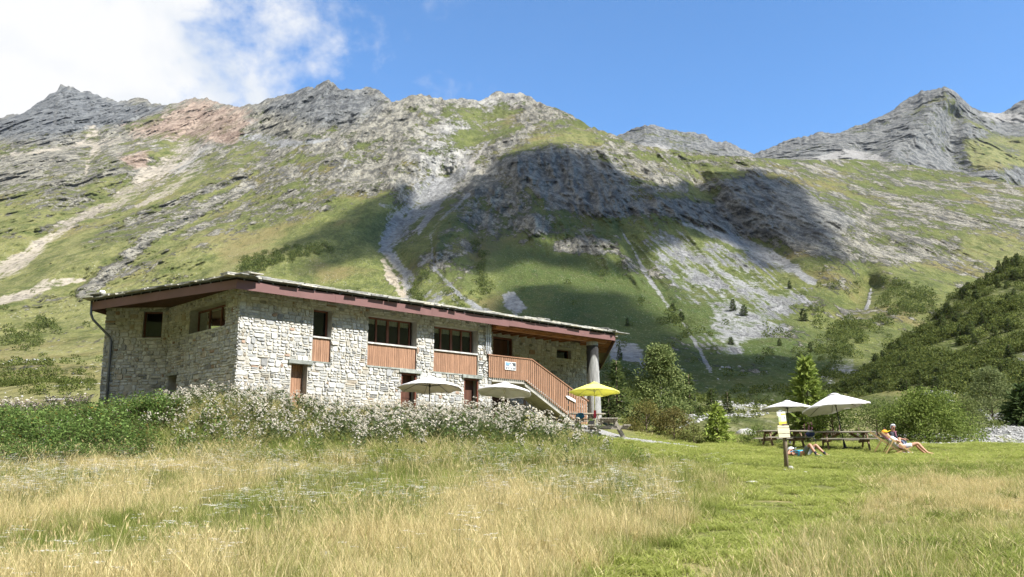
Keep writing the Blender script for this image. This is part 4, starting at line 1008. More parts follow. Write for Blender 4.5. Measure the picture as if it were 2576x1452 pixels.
# --- roof: fascia boards, shadow gap, slates, boarded underside
ZFT = at(594, 703, 35.0).z
RB_ = R_ + Vector((0.04, 1, 0)).normalized() * 14.0; LB_ = L_ + Vector((0.12, 1, 0)).normalized() * 12.0
PLAN = [Vector((p.x, p.y, 0)) for p in (L_, C_, R_, RB_, LB_)]
CEN = sum(PLAN, Vector()) / 5
def inset(d):
    out = []
    n = len(PLAN)
    for i in range(n):
        a, b, c = PLAN[i - 1], PLAN[i], PLAN[(i + 1) % n]
        e0 = (b - a).normalized(); e1 = (c - b).normalized()
        n0 = Vector((-e0.y, e0.x, 0)); n1 = Vector((-e1.y, e1.x, 0))
        k = (n0 + n1).normalized(); out.append(b + k * (d / max(k.dot(n0), 0.3)))
    return out
def Z(p, z): return Vector((p.x, p.y, z))
def build_roof():
    I0, I1 = inset(0.0), inset(0.035)
    for i, (name, cuts) in enumerate((('side_fascia', (0.0, 0.50, 1.0)), ('front_fascia', (0.0, 0.20, 0.43, 0.645, 1.0)), ('end_fascia', (0.0, 1.0)), ('rear_fascia', (0.0, 1.0)), ('gutter_fascia', (0.0, 1.0)))):
        a, b, ai, bi = I0[i], I0[(i + 1) % 5], I1[i], I1[(i + 1) % 5]; mb = MB()
        for s0, s1 in zip(cuts, cuts[1:]):
            e = 0.003 / (b - a).length; t0, t1 = s0 + (e if s0 else 0), s1 - (e if s1 < 1 else 0)
            P = [a.lerp(b, t0), a.lerp(b, t1), ai.lerp(bi, t1), ai.lerp(bi, t0)]; k = rnd.uniform(-0.004, 0.004); dz = rnd.uniform(-0.006, 0.006) if s0 else 0
            if i == 1 and s0 > 0.6: dz = 0.045
            lo = [ZF + dz] * 4; top = ZFT
            mb.hexa([Z(p, z) for p, z in zip(P, lo)] + [Z(p, top) for p in P])
        mb.build(name, M_FASCIA, HUT)
    # underside boards
    S = inset(0.036); mb = MB(); a, b = S[1], S[2]; n = 64
    q = mb.verts([Z(p, ZF + 0.30) for p in S]); mb.face([q + i for i in range(5)], m=0)
    rear = Vector((0.04, 1, 0)).normalized()
    mb.build('eave_boarding', M_DARKWOOD, HUT)
    mb = MB(); u = UP + 0.4; k = 0
    while u < (R_ - W0).dot(U_) - 0.5:                        # rafters across the open porch
        p0 = FR.p(u, 0.62, ZF + 0.22); p1 = FR.p(u, -2.38, ZF + 0.22)
        mb.bar(p0, p1, 0.10, 0.13); u += 0.62; k += 1
    for j in range(9):                                        # rafter tails of the end eave
        p = R_ + rear * (1.0 + j * 0.62) + Vector((-0.12, 0, 0.10)); mb.bar(Vector((p.x, p.y, ZF + 0.20)), Vector((p.x - 1.7, p.y + 0.4, ZF + 0.20)), 0.10, 0.14)
    mb.build('rafters', M_BEAM, HUT)
    # near-black deck: the shade of the gap below the slates is painted in
    D0 = inset(0.10); mb = MB(); P = [Z(p, ZFT - 0.02) for p in D0]; mb.prism(P, (0, 0, 0.14)); mb.build('roof_deck', M_BLACK, HUT)
    mb = MB()
    for i in (0, 1, 2):
        a, b = inset(0.055)[i], inset(0.055)[(i + 1) % 5]; L = (b - a).length; n = int(L / 0.62); e = (b - a).normalized(); nn = Vector((-e.y, e.x, 0))
        for k in range(n): mb.bar(Z(a + e * (0.3 + k * 0.62), ZFT), Z(a + e * (0.3 + k * 0.62), ZFT + 0.09), 0.05, 0.05, nn)
        c0, c1 = inset(0.0)[i], inset(0.0)[(i + 1) % 5]; mb.bar(Z(c0 + e * 0.02, ZFT + 0.095), Z(c1 - e * 0.02, ZFT + 0.095), 0.03, 0.035)
    mb.build('batten', M_PIPE, HUT)
    # slates: three ragged courses along every visible edge, then the roof field
    mb = MB(); rr = random.Random(3)
    def slate(c, e, nn, w, d, z, th, tilt):
        x = e * w / 2; y = nn * d / 2; j = lambda: Vector((rr.uniform(-0.035, 0.035), rr.uniform(-0.035, 0.035), rr.uniform(-0.012, 0.012)))
        lo = [c - x - y, c + x - y, c + x + y, c - x + y]; zz = [z, z + rr.uniform(-0.01, 0.01), z + tilt, z + tilt]; lo = [Z(p + j(), q) for p, q in zip(lo, zz)]
        k = rr.uniform(0.75, 1.15); base = rr.choice(((0.30, 0.295, 0.26), (0.36, 0.35, 0.31), (0.25, 0.25, 0.235), (0.40, 0.38, 0.32)))
        mb.hexa(lo + [p + Vector((0, 0, th)) + j() * 0.3 for p in lo], tuple(v * k for v in base))
    for i in (0, 1, 2, 4):
        a, b = PLAN[i], PLAN[(i + 1) % 5]; e = (b - a).normalized(); nn = Vector((-e.y, e.x, 0)); L = (b - a).length
        for row in range(6):
            s = -0.15 - rr.uniform(0, 0.3)
            while s < L + 0.12:
                w = rr.uniform(0.35, 0.95); off = -0.17 + row * 0.10 + rr.uniform(-0.07, 0.06)
                slate(a + e * (s + w / 2) + nn * (off + 0.3), e, nn, w - 0.015, 0.6, ZFT + 0.115 + row * 0.034 + rr.uniform(-0.010, 0.018), rr.uniform(0.025, 0.06), 0.025); s += w
    q = mb.verts([Z(p, ZFT + 0.30) for p in inset(0.6)] + [Z(CEN, ZFT + 0.9)])
    for i in range(5): mb.face([q + i, q + (i + 1) % 5, q + 5], (0.33, 0.32, 0.28))
    for k in range(7):    # a few loose slabs lying near the end
        p = FR.p(FR.uz(1366, 800)[0] + rr.uniform(-0.35, 0.35), -0.3 + rr.uniform(-0.3, 0.3), 0); slate(p, U_, -N_, rr.uniform(0.3, 0.6), 0.4, ZFT + 0.36 + k * 0.02, 0.05, 0.03)
    mb.build('slates', M_SLATE, HUT)
    # vent cowl and downpipe at the far left corner
    c = Z(L_ + Vector((0.35, 0.25, 0)), ZFT + 0.2); mb = MB(); mb.lathe([(0.075, 0), (0.075, 0.24), (0.13, 0.25), (0.13, 0.33), (0.09, 0.37), (0.0, 0.39)], 14, c); mb.build('vent_cowl', mat('white_metal', (0.75, 0.75, 0.74), 0.4, 0.05), HUT, smooth=True)
    Y0 = L_.y - 0.02; pts = [at(231, 757, Y0 - 0.02), at(229, 790, Y0), at(234, 804, Y0), at(276, 848, F2.p(LEN2 - 0.3, 0.12, 0).y), at(280, 860, F2.p(LEN2 - 0.3, 0.12, 0).y)]
    b = pts[-1]; pts.append(Vector((b.x, b.y, 1.2)))
    mb = MB(); mb.tube(pts, 0.055, 10)
    for z in (b.z - 0.6, b.z - 2.2): mb.tube([Vector((b.x, b.y, z)), Vector((b.x, b.y, z + 0.05))], 0.07, 10)
    mb.build('downpipe', M_PIPE, HUT, smooth=True)
build_roof()

# --- porch: beam on its log pillar, landing, stair with boarded railing
def build_porch():
    wp = 0.15
    zbeam = FR.uz(1490, 861, wp)[1]; uR = (R_ - W0).dot(U_)
    mb = MB(); FR.box(mb, UP + 0.02, uR - 0.15, wp - 0.16, wp + 0.16, zbeam, ZF + 0.298); mb.build('porch_beam', M_BEAM, HUT)
    mb = MB(); FR.box(mb, UP + 0.02, uR - 0.25, wp + 0.18, wp + 0.30, zbeam + 0.10, ZF + 0.295); mb.build('edge_beam', M_BEAM, HUT)
    u_t = FR.uz(1489.8, 861, wp)[0]; u_b = FR.uz(1496.5, 1059, wp)[0]; p_t = FR.p(u_t, wp, zbeam); p_b = FR.p(u_b, wp, 1.0)
    px_m = FPX / (p_t.y * 1.0)
    rt = 29.6 / px_m / 2; rb = 37.0 / px_m / 2
    n, rows = 28, 40; V = []; st = []; rr = random.Random(4); ph = rr.uniform(0, 6)
    for i in range(rows):
        f = i / (rows - 1); c = p_b.lerp(p_t, f); r = rb + (rt - rb) * min(1, f * 1.05) ** 0.8
        for k in range(n):
            a = 2 * math.pi * k / n; q = r * (1 + 0.035 * math.sin(3 * a + f * 3 + ph) + 0.02 * math.sin(7 * a + f * 9))
            V.append((c.x + q * math.cos(a) - HUT.location.x, c.y + q * math.sin(a) - HUT.location.y, c.z - HUT.location.z))
            d = math.cos(a - math.atan2(-1, 0.15)); arch = 0.60 + 0.17 * max(0, d) ** 0.5 + (0.04 if d < 0 else 0)
            lower = 0.80 - 0.0 * d
            st.append(max(0.0, min(1.0, 0.5 + (f - (0.70 + 0.17 * max(0.0, 1 - (1.25 * abs(math.atan2(math.sin(a + 1.42), math.cos(a + 1.42))) / 1.5) ** 2))) * 9)) * (1 if f < 0.955 else 0.25))
    Q = [[i * n + k, i * n + (k + 1) % n, (i + 1) * n + (k + 1) % n, (i + 1) * n + k] for i in range(rows - 1) for k in range(n)]
    me = np_mesh('pillar', np.array(V), np.array(Q), {'stain': np.array(st)}); o = link_mesh('pillar', me, M_TRUNK, HUT, True); ORG[o.name] = ORG[HUT.name]
    # landing and stair
    wr = 0.10                                                   # plane of the railing
    uA = FR.uz(1228.7, 920, wr)[0]; uB = FR.uz(1337, 903.6, wr)[0]; zt = FR.uz(1280, 897.5, wr)[1]; zb = FR.uz(1274, 953, wr)[1]
    uBb = FR.uz(1319, 958, wr)[0]; uC, zC = FR.uz(1477.5, 1007.6, wr); uD, zD = FR.uz(1447, 1058.9, wr)
    sl_t = (zC - zt) / (uC - uB); sl_b = (zD - zb) / (uD - uBb)
    topf = lambda u: zt if u < uB else zt + (u - uB) * sl_t
    botf = lambda u: zb if u < uBb else max(zb + (u - uBb) * sl_b, zD - 0.15)
    uE = FR.uz(1477, 1040, wr)[0]; uS = FR.uz(1428, 1000, wr)[0]
    rail = root_none = None
    b1 = boards(FR, uA, uS, wr + 0.02, botf, lambda u: topf(u) - 0.05, 0.135, 0.040, 0.025, 'stair_railing')
    b2 = boards(FR, uS + 0.05, uE, wr + 0.02, botf, lambda u: topf(u) - 0.05, 0.17, 0.055, 0.025, 'stair_railing')
    mb = MB()
    mb.bar(FR.p(uA - 0.06, wr, zt - 0.01), FR.p(uB, wr, zt - 0.01), 0.11, 0.05); mb.bar(FR.p(uB, wr, zt - 0.01), FR.p(uE + 0.1, wr, topf(uE + 0.1) - 0.01), 0.11, 0.05)
    for f in (0.25, 0.8):
        h = lambda u: botf(u) + (topf(u) - botf(u)) * f
        mb.bar(FR.p(uA, wr - 0.03, h(uA)), FR.p(uBb, wr - 0.03, h(uBb)), 0.04, 0.07); mb.bar(FR.p(uB, wr - 0.03, h(uB)), FR.p(uE, wr - 0.03, h(uE)), 0.04, 0.07)
    mb.build('handrail', M_PANEL, HUT)
    mb = MB(); zs = zb + 0.04
    FR.box(mb, UP + 0.005, uBb + 0.25, -2.39, wr - 0.06, zs - 0.22, zs)
    a, b = uBb + 0.1, uD + 0.35; za, zbb = zb + 0.02, zb + 0.02 + (b - uBb - 0.1) * sl_b
    for w0 in (wr - 0.22, -1.15):                               # two concrete stringers
        mb.prism([FR.p(a, w0, za - 0.30), FR.p(b, w0, zbb - 0.30), FR.p(b, w0, zbb + 0.02), FR.p(a, w0, za + 0.02)], N_ * 0.16)
    mb.prism([FR.p(a, -1.0, za - 0.24), FR.p(b, -1.0, zbb - 0.24), FR.p(b, -1.0, zbb - 0.13), FR.p(a, -1.0, za - 0.13)], N_ * (wr + 0.78))
    ns = 14
    for i in range(ns):                                         # treads between them
        u = a + (b - a) * (i + 0.5) / ns; z = za + (zbb - za) * (i + 0.5) / ns
        FR.box(mb, u - 0.17, u + 0.17, -1.0, wr - 0.225, z - 0.06, z - 0.005)
    for i in range(ns * 2):                                     # brackets of the railing on the stringer
        u = a + (b - a) * (i + 0.5) / (ns * 2); z = za + (zbb - za) * (i + 0.5) / (ns * 2); FR.box(mb, u - 0.03, u + 0.03, wr - 0.06, wr + 0.03, z - 0.02, z + 0.05)
    mb.build('stair', M_CONC, HUT)
    # metal pipes clamped to the stone pier, with a slack cable
    mb = MB()
    for px, t in ((1223.5, 818), (1228, 819), (1232.6, 820)):
        u = FR.uz(px, 850, 0.14)[0]; mb.tube([FR.p(u, 0.14, FR.uz(px, t, 0.14)[1]), FR.p(u, 0.14, FR.uz(px, 884, 0.14)[1])], 0.028, 8)
    u0, z0 = FR.uz(1221, 844, 0.15); u1, z1 = FR.uz(1236, 852, 0.15); mb.bar(FR.p(u0, 0.13, z0), FR.p(u1, 0.13, z0), 0.04, 0.05)
    mb.build('metal_pipes', M_METAL, HUT)
    mb = MB(); pts = []
    for i in range(24):
        f = i / 23; px = 1221 + 14 * math.sin(f * 6.2 * 1.3) * 0.6; py = 886 + 62 * f; u, z = FR.uz(px, py, 0.09); pts.append(FR.p(u, 0.09, z))
    mb.tube(pts, 0.014, 6); mb.build('cable', M_BLACK, HUT)
    return dict(wr=wr, zbeam=zbeam)
PORCH = build_porch()

# ------------------------------------------------------------------ plants
def plant_material(name, transl=0.25, rough=0.75, tint=False, var=0.0):
    m = bpy.data.materials.new(name); m.use_nodes = True; t = NT(m.node_tree); b = t.n['Principled BSDF']
    b.inputs['Roughness'].default_value = rough; b.inputs['Specular IOR Level'].default_value = 0.12
    c = t.attr('col').outputs['Color']
    if tint:   # each clump carries its own dryness, set where it grows
        ti = t.attr('tint', 'INSTANCER').outputs['Vector']; s = t.sep(ti)
        v = t.sep(t.attr('col').outputs['Vector'])
        g = t.mix(s[1], (0.120, 0.165, 0.030), (0.310, 0.345, 0.085))
        st = t.mix(v[1], (0.46, 0.375, 0.170), (0.74, 0.635, 0.365))
        dry = t.math('ADD', s[0], t.math('MULTIPLY', t.math('SUBTRACT', v[0], 0.5), 0.9), clamp=True)
        c = t.mix(t.step(dry, 0.25, 0.75), g, st)
        br = t.math('ADD', 0.80, t.math('MULTIPLY', v[1], 0.42))
        mu = t.n.new('ShaderNodeMix'); mu.data_type = 'RGBA'; mu.blend_type = 'MULTIPLY'; mu.inputs[0].default_value = 1
        t.put(mu.inputs[6], c); t.put(mu.inputs[7], t.comb(br, br, br)); c = mu.outputs[2]
    if var:
        oi = t.n.new('ShaderNodeObjectInfo').outputs['Random']; f = t.step(oi, 0, 1, 1 - var, 1 + var)
        mu = t.n.new('ShaderNodeMix'); mu.data_type = 'RGBA'; mu.blend_type = 'MULTIPLY'; mu.inputs[0].default_value = 1
        t.put(mu.inputs[6], c); t.put(mu.inputs[7], t.comb(f, f, f)); c = mu.outputs[2]
    t.put(b.inputs['Base Color'], c)
    tr = t.n.new('ShaderNodeBsdfTranslucent'); t.put(tr.inputs[0], c)
    mx = t.n.new('ShaderNodeMixShader'); mx.inputs[0].default_value = transl
    t.l.new(b.outputs[0], mx.inputs[1]); t.l.new(tr.outputs[0], mx.inputs[2]); t.l.new(mx.outputs[0], t.n['Material Output'].inputs[0])
    return m
M_GRASS = plant_material('grass_blade', 0.48, tint=True)
M_LEAF = plant_material('leaf', 0.38, var=0.14)
M_BARK = mat('bark', (0.14, 0.105, 0.075), 0.95, 0.35, 8, 0.5, 30)
M_BIRCHBARK = mat('pale_bark', (0.36, 0.34, 0.30), 0.9, 0.4, 8, 0.4, 30)
npr = np.random.RandomState(12)

class Leaves:
    """numpy collector of small leaf-like faces (quads) with a colour each"""
    def __init__(s): s.V = []; s.C = []
    def add(s, P, D, S, L, W, col):
        """P base points, D axis direction, S side direction, L length, W width"""
        n = len(P); L = np.broadcast_to(np.asarray(L, float).reshape(-1, 1), (n, 1)); W = np.broadcast_to(np.asarray(W, float).reshape(-1, 1), (n, 1))
        mid = P + D * L * 0.45
        q = np.stack([P, mid + S * W * 0.5, P + D * L, mid - S * W * 0.5], 1)
        s.V.append(q.reshape(-1, 3)); c = np.broadcast_to(np.asarray(col, float), (n, 3)); s.C.append(np.repeat(c, 4, 0))
    def ribbon(s, P0, P1, P2, w, col):
        """two-segment tapering blade"""
        n = len(P0); d = P2 - P0; side = np.stack([-d[:, 1], d[:, 0], d[:, 0] * 0], -1); ln = np.linalg.norm(side, axis=1, keepdims=True); rv = npr.normal(size=(n, 3)); rv[:, 2] *= 0.1; rv /= np.linalg.norm(rv, axis=1, keepdims=True)
        side = rv * np.asarray(w).reshape(-1, 1) * 0.5
        q1 = np.stack([P0 - side, P0 + side, P1 + side * 0.8, P1 - side * 0.8], 1); q2 = np.stack([P1 - side * 0.8, P1 + side * 0.8, P2 + side * 0.12, P2 - side * 0.12], 1)
        c = np.broadcast_to(np.asarray(col, float), (n, 3))
        for q in (q1, q2): s.V.append(q.reshape(-1, 3)); s.C.append(np.repeat(c, 4, 0))
    def mesh(s, name):
        V = np.concatenate(s.V); C = np.concatenate(s.C)
        return np_mesh(name, V, np.arange(len(V)).reshape(-1, 4), {'col': C})
def unit(n):
    v = npr.normal(size=(n, 3)); return v / np.linalg.norm(v, axis=1, keepdims=True)
def perp(D):
    r = unit(len(D)); s = np.cross(D, r); return s / (np.linalg.norm(s, axis=1, keepdims=True) + 1e-9)

def scatter(name, P, rot, scl, idx, protos, material, tint=None, tilt=0.0):
    """one 'stuff' object: copies of a few plant meshes standing on the given points"""
    me = bpy.data.meshes.new(name); n = len(P); me.vertices.add(n); me.vertices.foreach_set('co', np.ascontiguousarray(P, np.float32).ravel())
    e = np.stack([npr.normal(0, tilt, n) if tilt else np.zeros(n), npr.normal(0, tilt, n) if tilt else np.zeros(n), rot], -1).astype(np.float32)
    a = me.attributes.new('rot', 'FLOAT_VECTOR', 'POINT'); a.data.foreach_set('vector', e.ravel())
    s3 = np.asarray(scl, np.float32); s3 = np.repeat(s3[:, None], 3, 1) if s3.ndim == 1 else s3
    a = me.attributes.new('scl', 'FLOAT_VECTOR', 'POINT'); a.data.foreach_set('vector', np.ascontiguousarray(s3).ravel())
    a = me.attributes.new('idx', 'INT', 'POINT'); a.data.foreach_set('value', np.asarray(idx, np.int32))
    if tint is not None:
        a = me.attributes.new('tint', 'FLOAT_VECTOR', 'POINT'); a.data.foreach_set('vector', np.ascontiguousarray(tint, np.float32).ravel())
    o = bpy.data.objects.new(name, me); COL.objects.link(o); me.materials.append(material)
    col = bpy.data.collections.new(name + '_plants')
    for i, pm in enumerate(protos):
        if not pm.materials: pm.materials.append(material)
        po = bpy.data.objects.new('%s_plant_%02d' % (name, i), pm); col.objects.link(po)
    ng = bpy.data.node_groups.new(name + '_scatter', 'GeometryNodeTree')
    ng.interface.new_socket('Geometry', in_out='INPUT', socket_type='NodeSocketGeometry'); ng.interface.new_socket('Geometry', in_out='OUTPUT', socket_type='NodeSocketGeometry')
    N = ng.nodes; Lk = ng.links; gi = N.new('NodeGroupInput'); go = N.new('NodeGroupOutput')
    ci = N.new('GeometryNodeCollectionInfo'); ci.inputs['Collection'].default_value = col; ci.inputs['Separate Children'].default_value = True; ci.inputs['Reset Children'].default_value = True
    ip = N.new('GeometryNodeInstanceOnPoints'); ip.inputs['Pick Instance'].default_value = True
    def at_(nm, ty):
        k = N.new('GeometryNodeInputNamedAttribute'); k.data_type = ty; k.inputs['Name'].default_value = nm; return k.outputs[0]
    Lk.new(gi.outputs[0], ip.inputs['Points']); Lk.new(ci.outputs[0], ip.inputs['Instance']); Lk.new(at_('idx', 'INT'), ip.inputs['Instance Index'])
    e2r = N.new('FunctionNodeEulerToRotation'); Lk.new(at_('rot', 'FLOAT_VECTOR'), e2r.inputs[0]); Lk.new(e2r.outputs[0], ip.inputs['Rotation'])
    Lk.new(at_('scl', 'FLOAT_VECTOR'), ip.inputs['Scale']); Lk.new(ip.outputs[0], go.inputs[0])
    md = o.modifiers.new('scatter', 'NODES'); md.node_group = ng
    tag(o, kind='stuff'); return o

# --- grass clumps (unit height about 1 m, scaled where they stand)
def grass_clump(n, rad, lean, wid, seed_heads=0, hmin=0.45):
    L = Leaves(); a = npr.rand(n) * 6.283; r = rad * np.sqrt(npr.rand(n)); P0 = np.stack([r * np.cos(a), r * np.sin(a), np.full(n, -0.03)], -1)
    h = hmin + (1 - hmin) * npr.rand(n); b = npr.rand(n) * 6.283; l = lean * (0.3 + npr.rand(n)) * h
    dv = np.stack([np.cos(b), np.sin(b), 0 * b], -1)
    P1 = P0 + dv * (l * 0.30)[:, None] + np.array([0, 0, 1.0]) * (h * 0.58)[:, None]; P2 = P0 + dv * l[:, None] + np.array([0, 0, 1.0]) * h[:, None]
    v = npr.rand(n)
    L.ribbon(P0, P1, P2, wid * (0.6 + 0.8 * npr.rand(n)), np.stack([v, npr.rand(n), v * 0], -1))
    if seed_heads:
        k = npr.choice(n, seed_heads, False); T = P2[k]
        for j in range(3):
            D = (P2[k] - P1[k]); D /= np.linalg.norm(D, axis=1, keepdims=True); D = D + unit(len(k)) * 0.25
            L.add(T - D * 0.03 + unit(len(k)) * 0.004, D, perp(D), 0.11 * h[k], 0.0085, np.stack([np.full(len(k), 0.95), 0.3 + 0.5 * npr.rand(len(k)), np.zeros(len(k))], -1))
    return L.mesh('grass_clump')
SHORT = [grass_clump(46, 0.55, 0.75, 0.050, 0, 0.35) for _ in range(4)]
MED = [grass_clump(42, 0.32, 0.60, 0.019, 2) for _ in range(4)]
TALL = [grass_clump(18, 0.20, 0.46, 0.0065, 9, 0.55) for _ in range(4)]

def in_view(x, y, m=2.0): return (np.abs(x) < 0.60 * y + m)
def footprint(x, y, margin=0.3):
    w = (x - W0.x) * N_.x + (y - W0.y) * N_.y; u = (x - W0.x) * U_.x + (y - W0.y) * U_.y
    main = (w < margin) & (u > -0.5) & (u < 24)
    left = (y > K1.y - 0.3) & (x > F2.p(LEN2, 0, 0).x - 0.3) & (x < 6); left |= (u < 0) & (u > -9) & ((x - W0.x) * F1.N.x + (y - W0.y) * F1.N.y < margin) & (y > W0.y - 1) & (x > K1.x - 0.2)
    return main | left
def band(y0, y1, dens, m=2.0):
    wmax = 0.60 * y1 + m; n = int((y1 - y0) * 2 * wmax * dens)
    y = y0 + (y1 - y0) * npr.rand(n); x = (npr.rand(n) * 2 - 1) * wmax; k = in_view(x, y, m) & ~footprint(x, y)
    return x[k], y[k]
THK_FRONT = 26.0
def weed_back(px): return np.interp(px, [-400, 0, 300, 600, 1000, 1200, 1330, 1450, 1540, 1600], [36, 36, 35.6, 34.8, 34.6, 34.2, 32.9, 31.2, 29.2, 26])
def weeds_here(x, y):
    px = CX + FPX * (x / y) / 1.006; n = (fbm(x * 0.4, y * 0.4, x * 0 + 9, 3) - 0.5) * 2.4
    return (y > THK_FRONT + n + np.interp(px, [0, 400, 900, 1500], [0.0, 0.4, 0.3, -0.8])) & (y < weed_back(px) + n * 0.5) & (px < 1620)

def build_grass():
    bands = [(6.5, 10, 60), (10, 15, 44), (15, 21, 30), (21, 28, 22), (28, 41, 15), (41, 57, 7)]
    P, rot, scl, idx, tint = [], [], [], [], []
    Pt, rt, st, it, tt = [], [], [], [], []
    for y0, y1, dens in bands:
        x, y = band(y0, y1, dens); lawn = lawn_mask(x, y); gr = gravel_mask(x, y); dry = straw_mask(x, y)
        k = (npr.rand(len(x)) > gr * 0.985); wd = weeds_here(x, y) & (y > THK_FRONT + 1.2); k &= ~wd
        x, y, lawn, dry = x[k], y[k], lawn[k], dry[k]
        patch = fbm(x * 0.8, y * 0.8, x * 0 + 2, 3)
        bare = (lawn > 0.6) & (fbm(x * 0.45, y * 0.45, x * 0 + 31, 3) > 0.60) & (y < 26); k = (~bare | (npr.rand(len(x)) < 0.35)) & (npr.rand(len(x)) > bare_mask(x, y) * 0.9)
        x, y, lawn, dry, patch = x[k], y[k], lawn[k], dry[k], patch[k]; z = ground(x, y)
        right = sm(2.0, 5.0, x - 0.06 * y)                       # the part beyond the path is grazed lower
        h = (0.11 + 0.17 * patch + 0.09 * dry + 0.06 * npr.rand(len(x))) * (1 - lawn) * (1 - 0.35 * right) + lawn * (0.050 + 0.045 * patch)
        short = (h < 0.16)
        g = 1.0 + 0.5 * sm(18, 40, y)
        P.append(np.stack([x, y, z], -1)); rot.append(npr.rand(len(x)) * 6.283)
        wsc = np.where(short, 0.28, h * 1.0) * g
        scl.append(np.stack([wsc * (1 + 0.0 * x), wsc, np.where(short, h * 1.25, h) * (0.8 + 0.5 * npr.rand(len(x)))], -1))
        idx.append(np.where(short, npr.randint(0, 4, len(x)), npr.randint(4, 8, len(x))))
        dr = np.clip(dry * 0.66 + 0.13 - 0.06 * right + (patch - 0.5) * 0.7 + (npr.rand(len(x)) - 0.5) * 0.4, 0, 1) * (1 - lawn * 0.72)
        tint.append(np.stack([dr, np.clip(-0.05 + 0.9 * patch + lawn * 0.40 + 0.3 * npr.rand(len(x)), 0, 1), x * 0], -1))
        # tall straw stalks
        x, y = band(y0, y1, dens * 0.46); dry = straw_mask(x, y); gr = gravel_mask(x, y); lawn = lawn_mask(x, y); right = sm(2.0, 5.0, x - 0.06 * y)
        cl = fbm(x * 0.7 + 3, y * 0.7, x * 0 + 12, 3)
        k = (npr.rand(len(x)) < (0.12 + 0.88 * dry) * sm(0.34, 0.58, cl) * (1 - 0.62 * right)) & (lawn < 0.25) & (gr < 0.3) & ~(weeds_here(x, y) & (y > THK_FRONT + 2.0)) & (y < 42)
        x, y, cl = x[k], y[k], cl[k]; z = ground(x, y)
        Pt.append(np.stack([x, y, z], -1)); rt.append(npr.rand(len(x)) * 6.283); hh = (0.34 + 0.46 * npr.rand(len(x)) ** 1.5) * (0.8 + 0.5 * cl); hh *= 1 - 0.25 * sm(2.0, 5.0, x - 0.06 * y)
        ws = hh * (1.0 + 0.7 * sm(14, 32, y)); st.append(np.stack([ws, ws, hh], -1)); it.append(npr.randint(0, 4, len(x)))
        tt.append(np.stack([np.full(len(x), 0.86), 0.5 + 0.3 * npr.rand(len(x)), x * 0], -1))
    c = np.concatenate
    scatter('meadow_grass', c(P), c(rot), c(scl), c(idx), SHORT + MED, M_GRASS, c(tint), 0.08)
    scatter('dry_grass', c(Pt), c(rt), c(st), c(it), TALL, M_GRASS, c(tt), 0.10)
build_grass()

# --- flowering weeds in front of the hut
def thistle(h, heads, white=True):
    L = Leaves(); up = np.array([0, 0, 1.0]); lean = np.array([rnd.uniform(-0.12, 0.12), rnd.uniform(-0.12, 0.12), 0]) * h
    ts = np.linspace(0, 1, 6); st = [lean * t * t + up * (h * 0.86 * t) for t in ts]; g = np.array([0.115, 0.140, 0.055])
    for a, b in zip(st, st[1:]):
        for s in (np.array([1, 0, 0]), np.array([0, 1, 0])): L.add(np.array([a]), np.array([(b - a) / np.linalg.norm(b - a)]), np.array([s]), np.linalg.norm(b - a) * 1.05, 0.012, g * rnd.uniform(0.8, 1.2))
    n = 30; t = npr.rand(n) ** 0.8; B = lean * (t * t)[:, None] + up * (h * 0.82 * t)[:, None]; a = npr.rand(n) * 6.283
    D = np.stack([np.cos(a), np.sin(a), 0.25 + 0.5 * npr.rand(n)], -1); D /= np.linalg.norm(D, axis=1, keepdims=True)
    k = npr.rand(n, 1); colr = np.array([0.070, 0.105, 0.030]) * (1 - k) + np.array([0.150, 0.175, 0.080]) * k
    dead = (t < 0.35) & (npr.rand(n) < 0.45); colr[dead] = np.array([0.16, 0.11, 0.05])
    L.add(B, D, perp(D), 0.10 + 0.12 * npr.rand(n), 0.025 + 0.03 * npr.rand(n), colr)
    top = lean + up * h * 0.86
    for i in range(heads):
        a = rnd.uniform(0, 6.283); r = rnd.uniform(0.02, 0.17) * (0.7 + 0.3 * h); z = rnd.uniform(-0.14, 0.15) - r * 0.3
        p = top + np.array([r * math.cos(a), r * math.sin(a), z]); b0 = top + np.array([0, 0, z * 0.5 - 0.14])
        d = p - b0; ln = np.linalg.norm(d); d = d / ln; s = perp(np.array([d])); L.add(np.array([b0]), np.array([d]), s, ln, 0.007, g)
        m = 4; DD = np.array([d] * m) + unit(m) * 0.4; L.add(np.array([p] * m), DD, perp(DD), 0.022, 0.014, np.array([0.19, 0.145, 0.085]) * rnd.uniform(0.7, 1.2))
        if rnd.random() < (0.78 if white else 0.08):
            m = 11; s_ = rnd.uniform(0.7, 1.25); DD = np.array([d * 0.9] * m) + unit(m) * 0.95; DD /= np.linalg.norm(DD, axis=1, keepdims=True)
            L.add(np.array([p + d * 0.012] * m), DD, perp(DD), 0.040 * s_, 0.028 * s_, np.array([0.76, 0.715, 0.625]) * rnd.uniform(0.82, 1.1))
        else:
            m = 7; DD = np.array([d * 1.2] * m) + unit(m) * 0.6; DD /= np.linalg.norm(DD, axis=1, keepdims=True)
            L.add(np.array([p + d * 0.01] * m), DD, perp(DD), 0.024, 0.014, np.array([0.40, 0.32, 0.24]) if white else np.array([0.34, 0.22, 0.36]))
    return L.mesh('thistle')
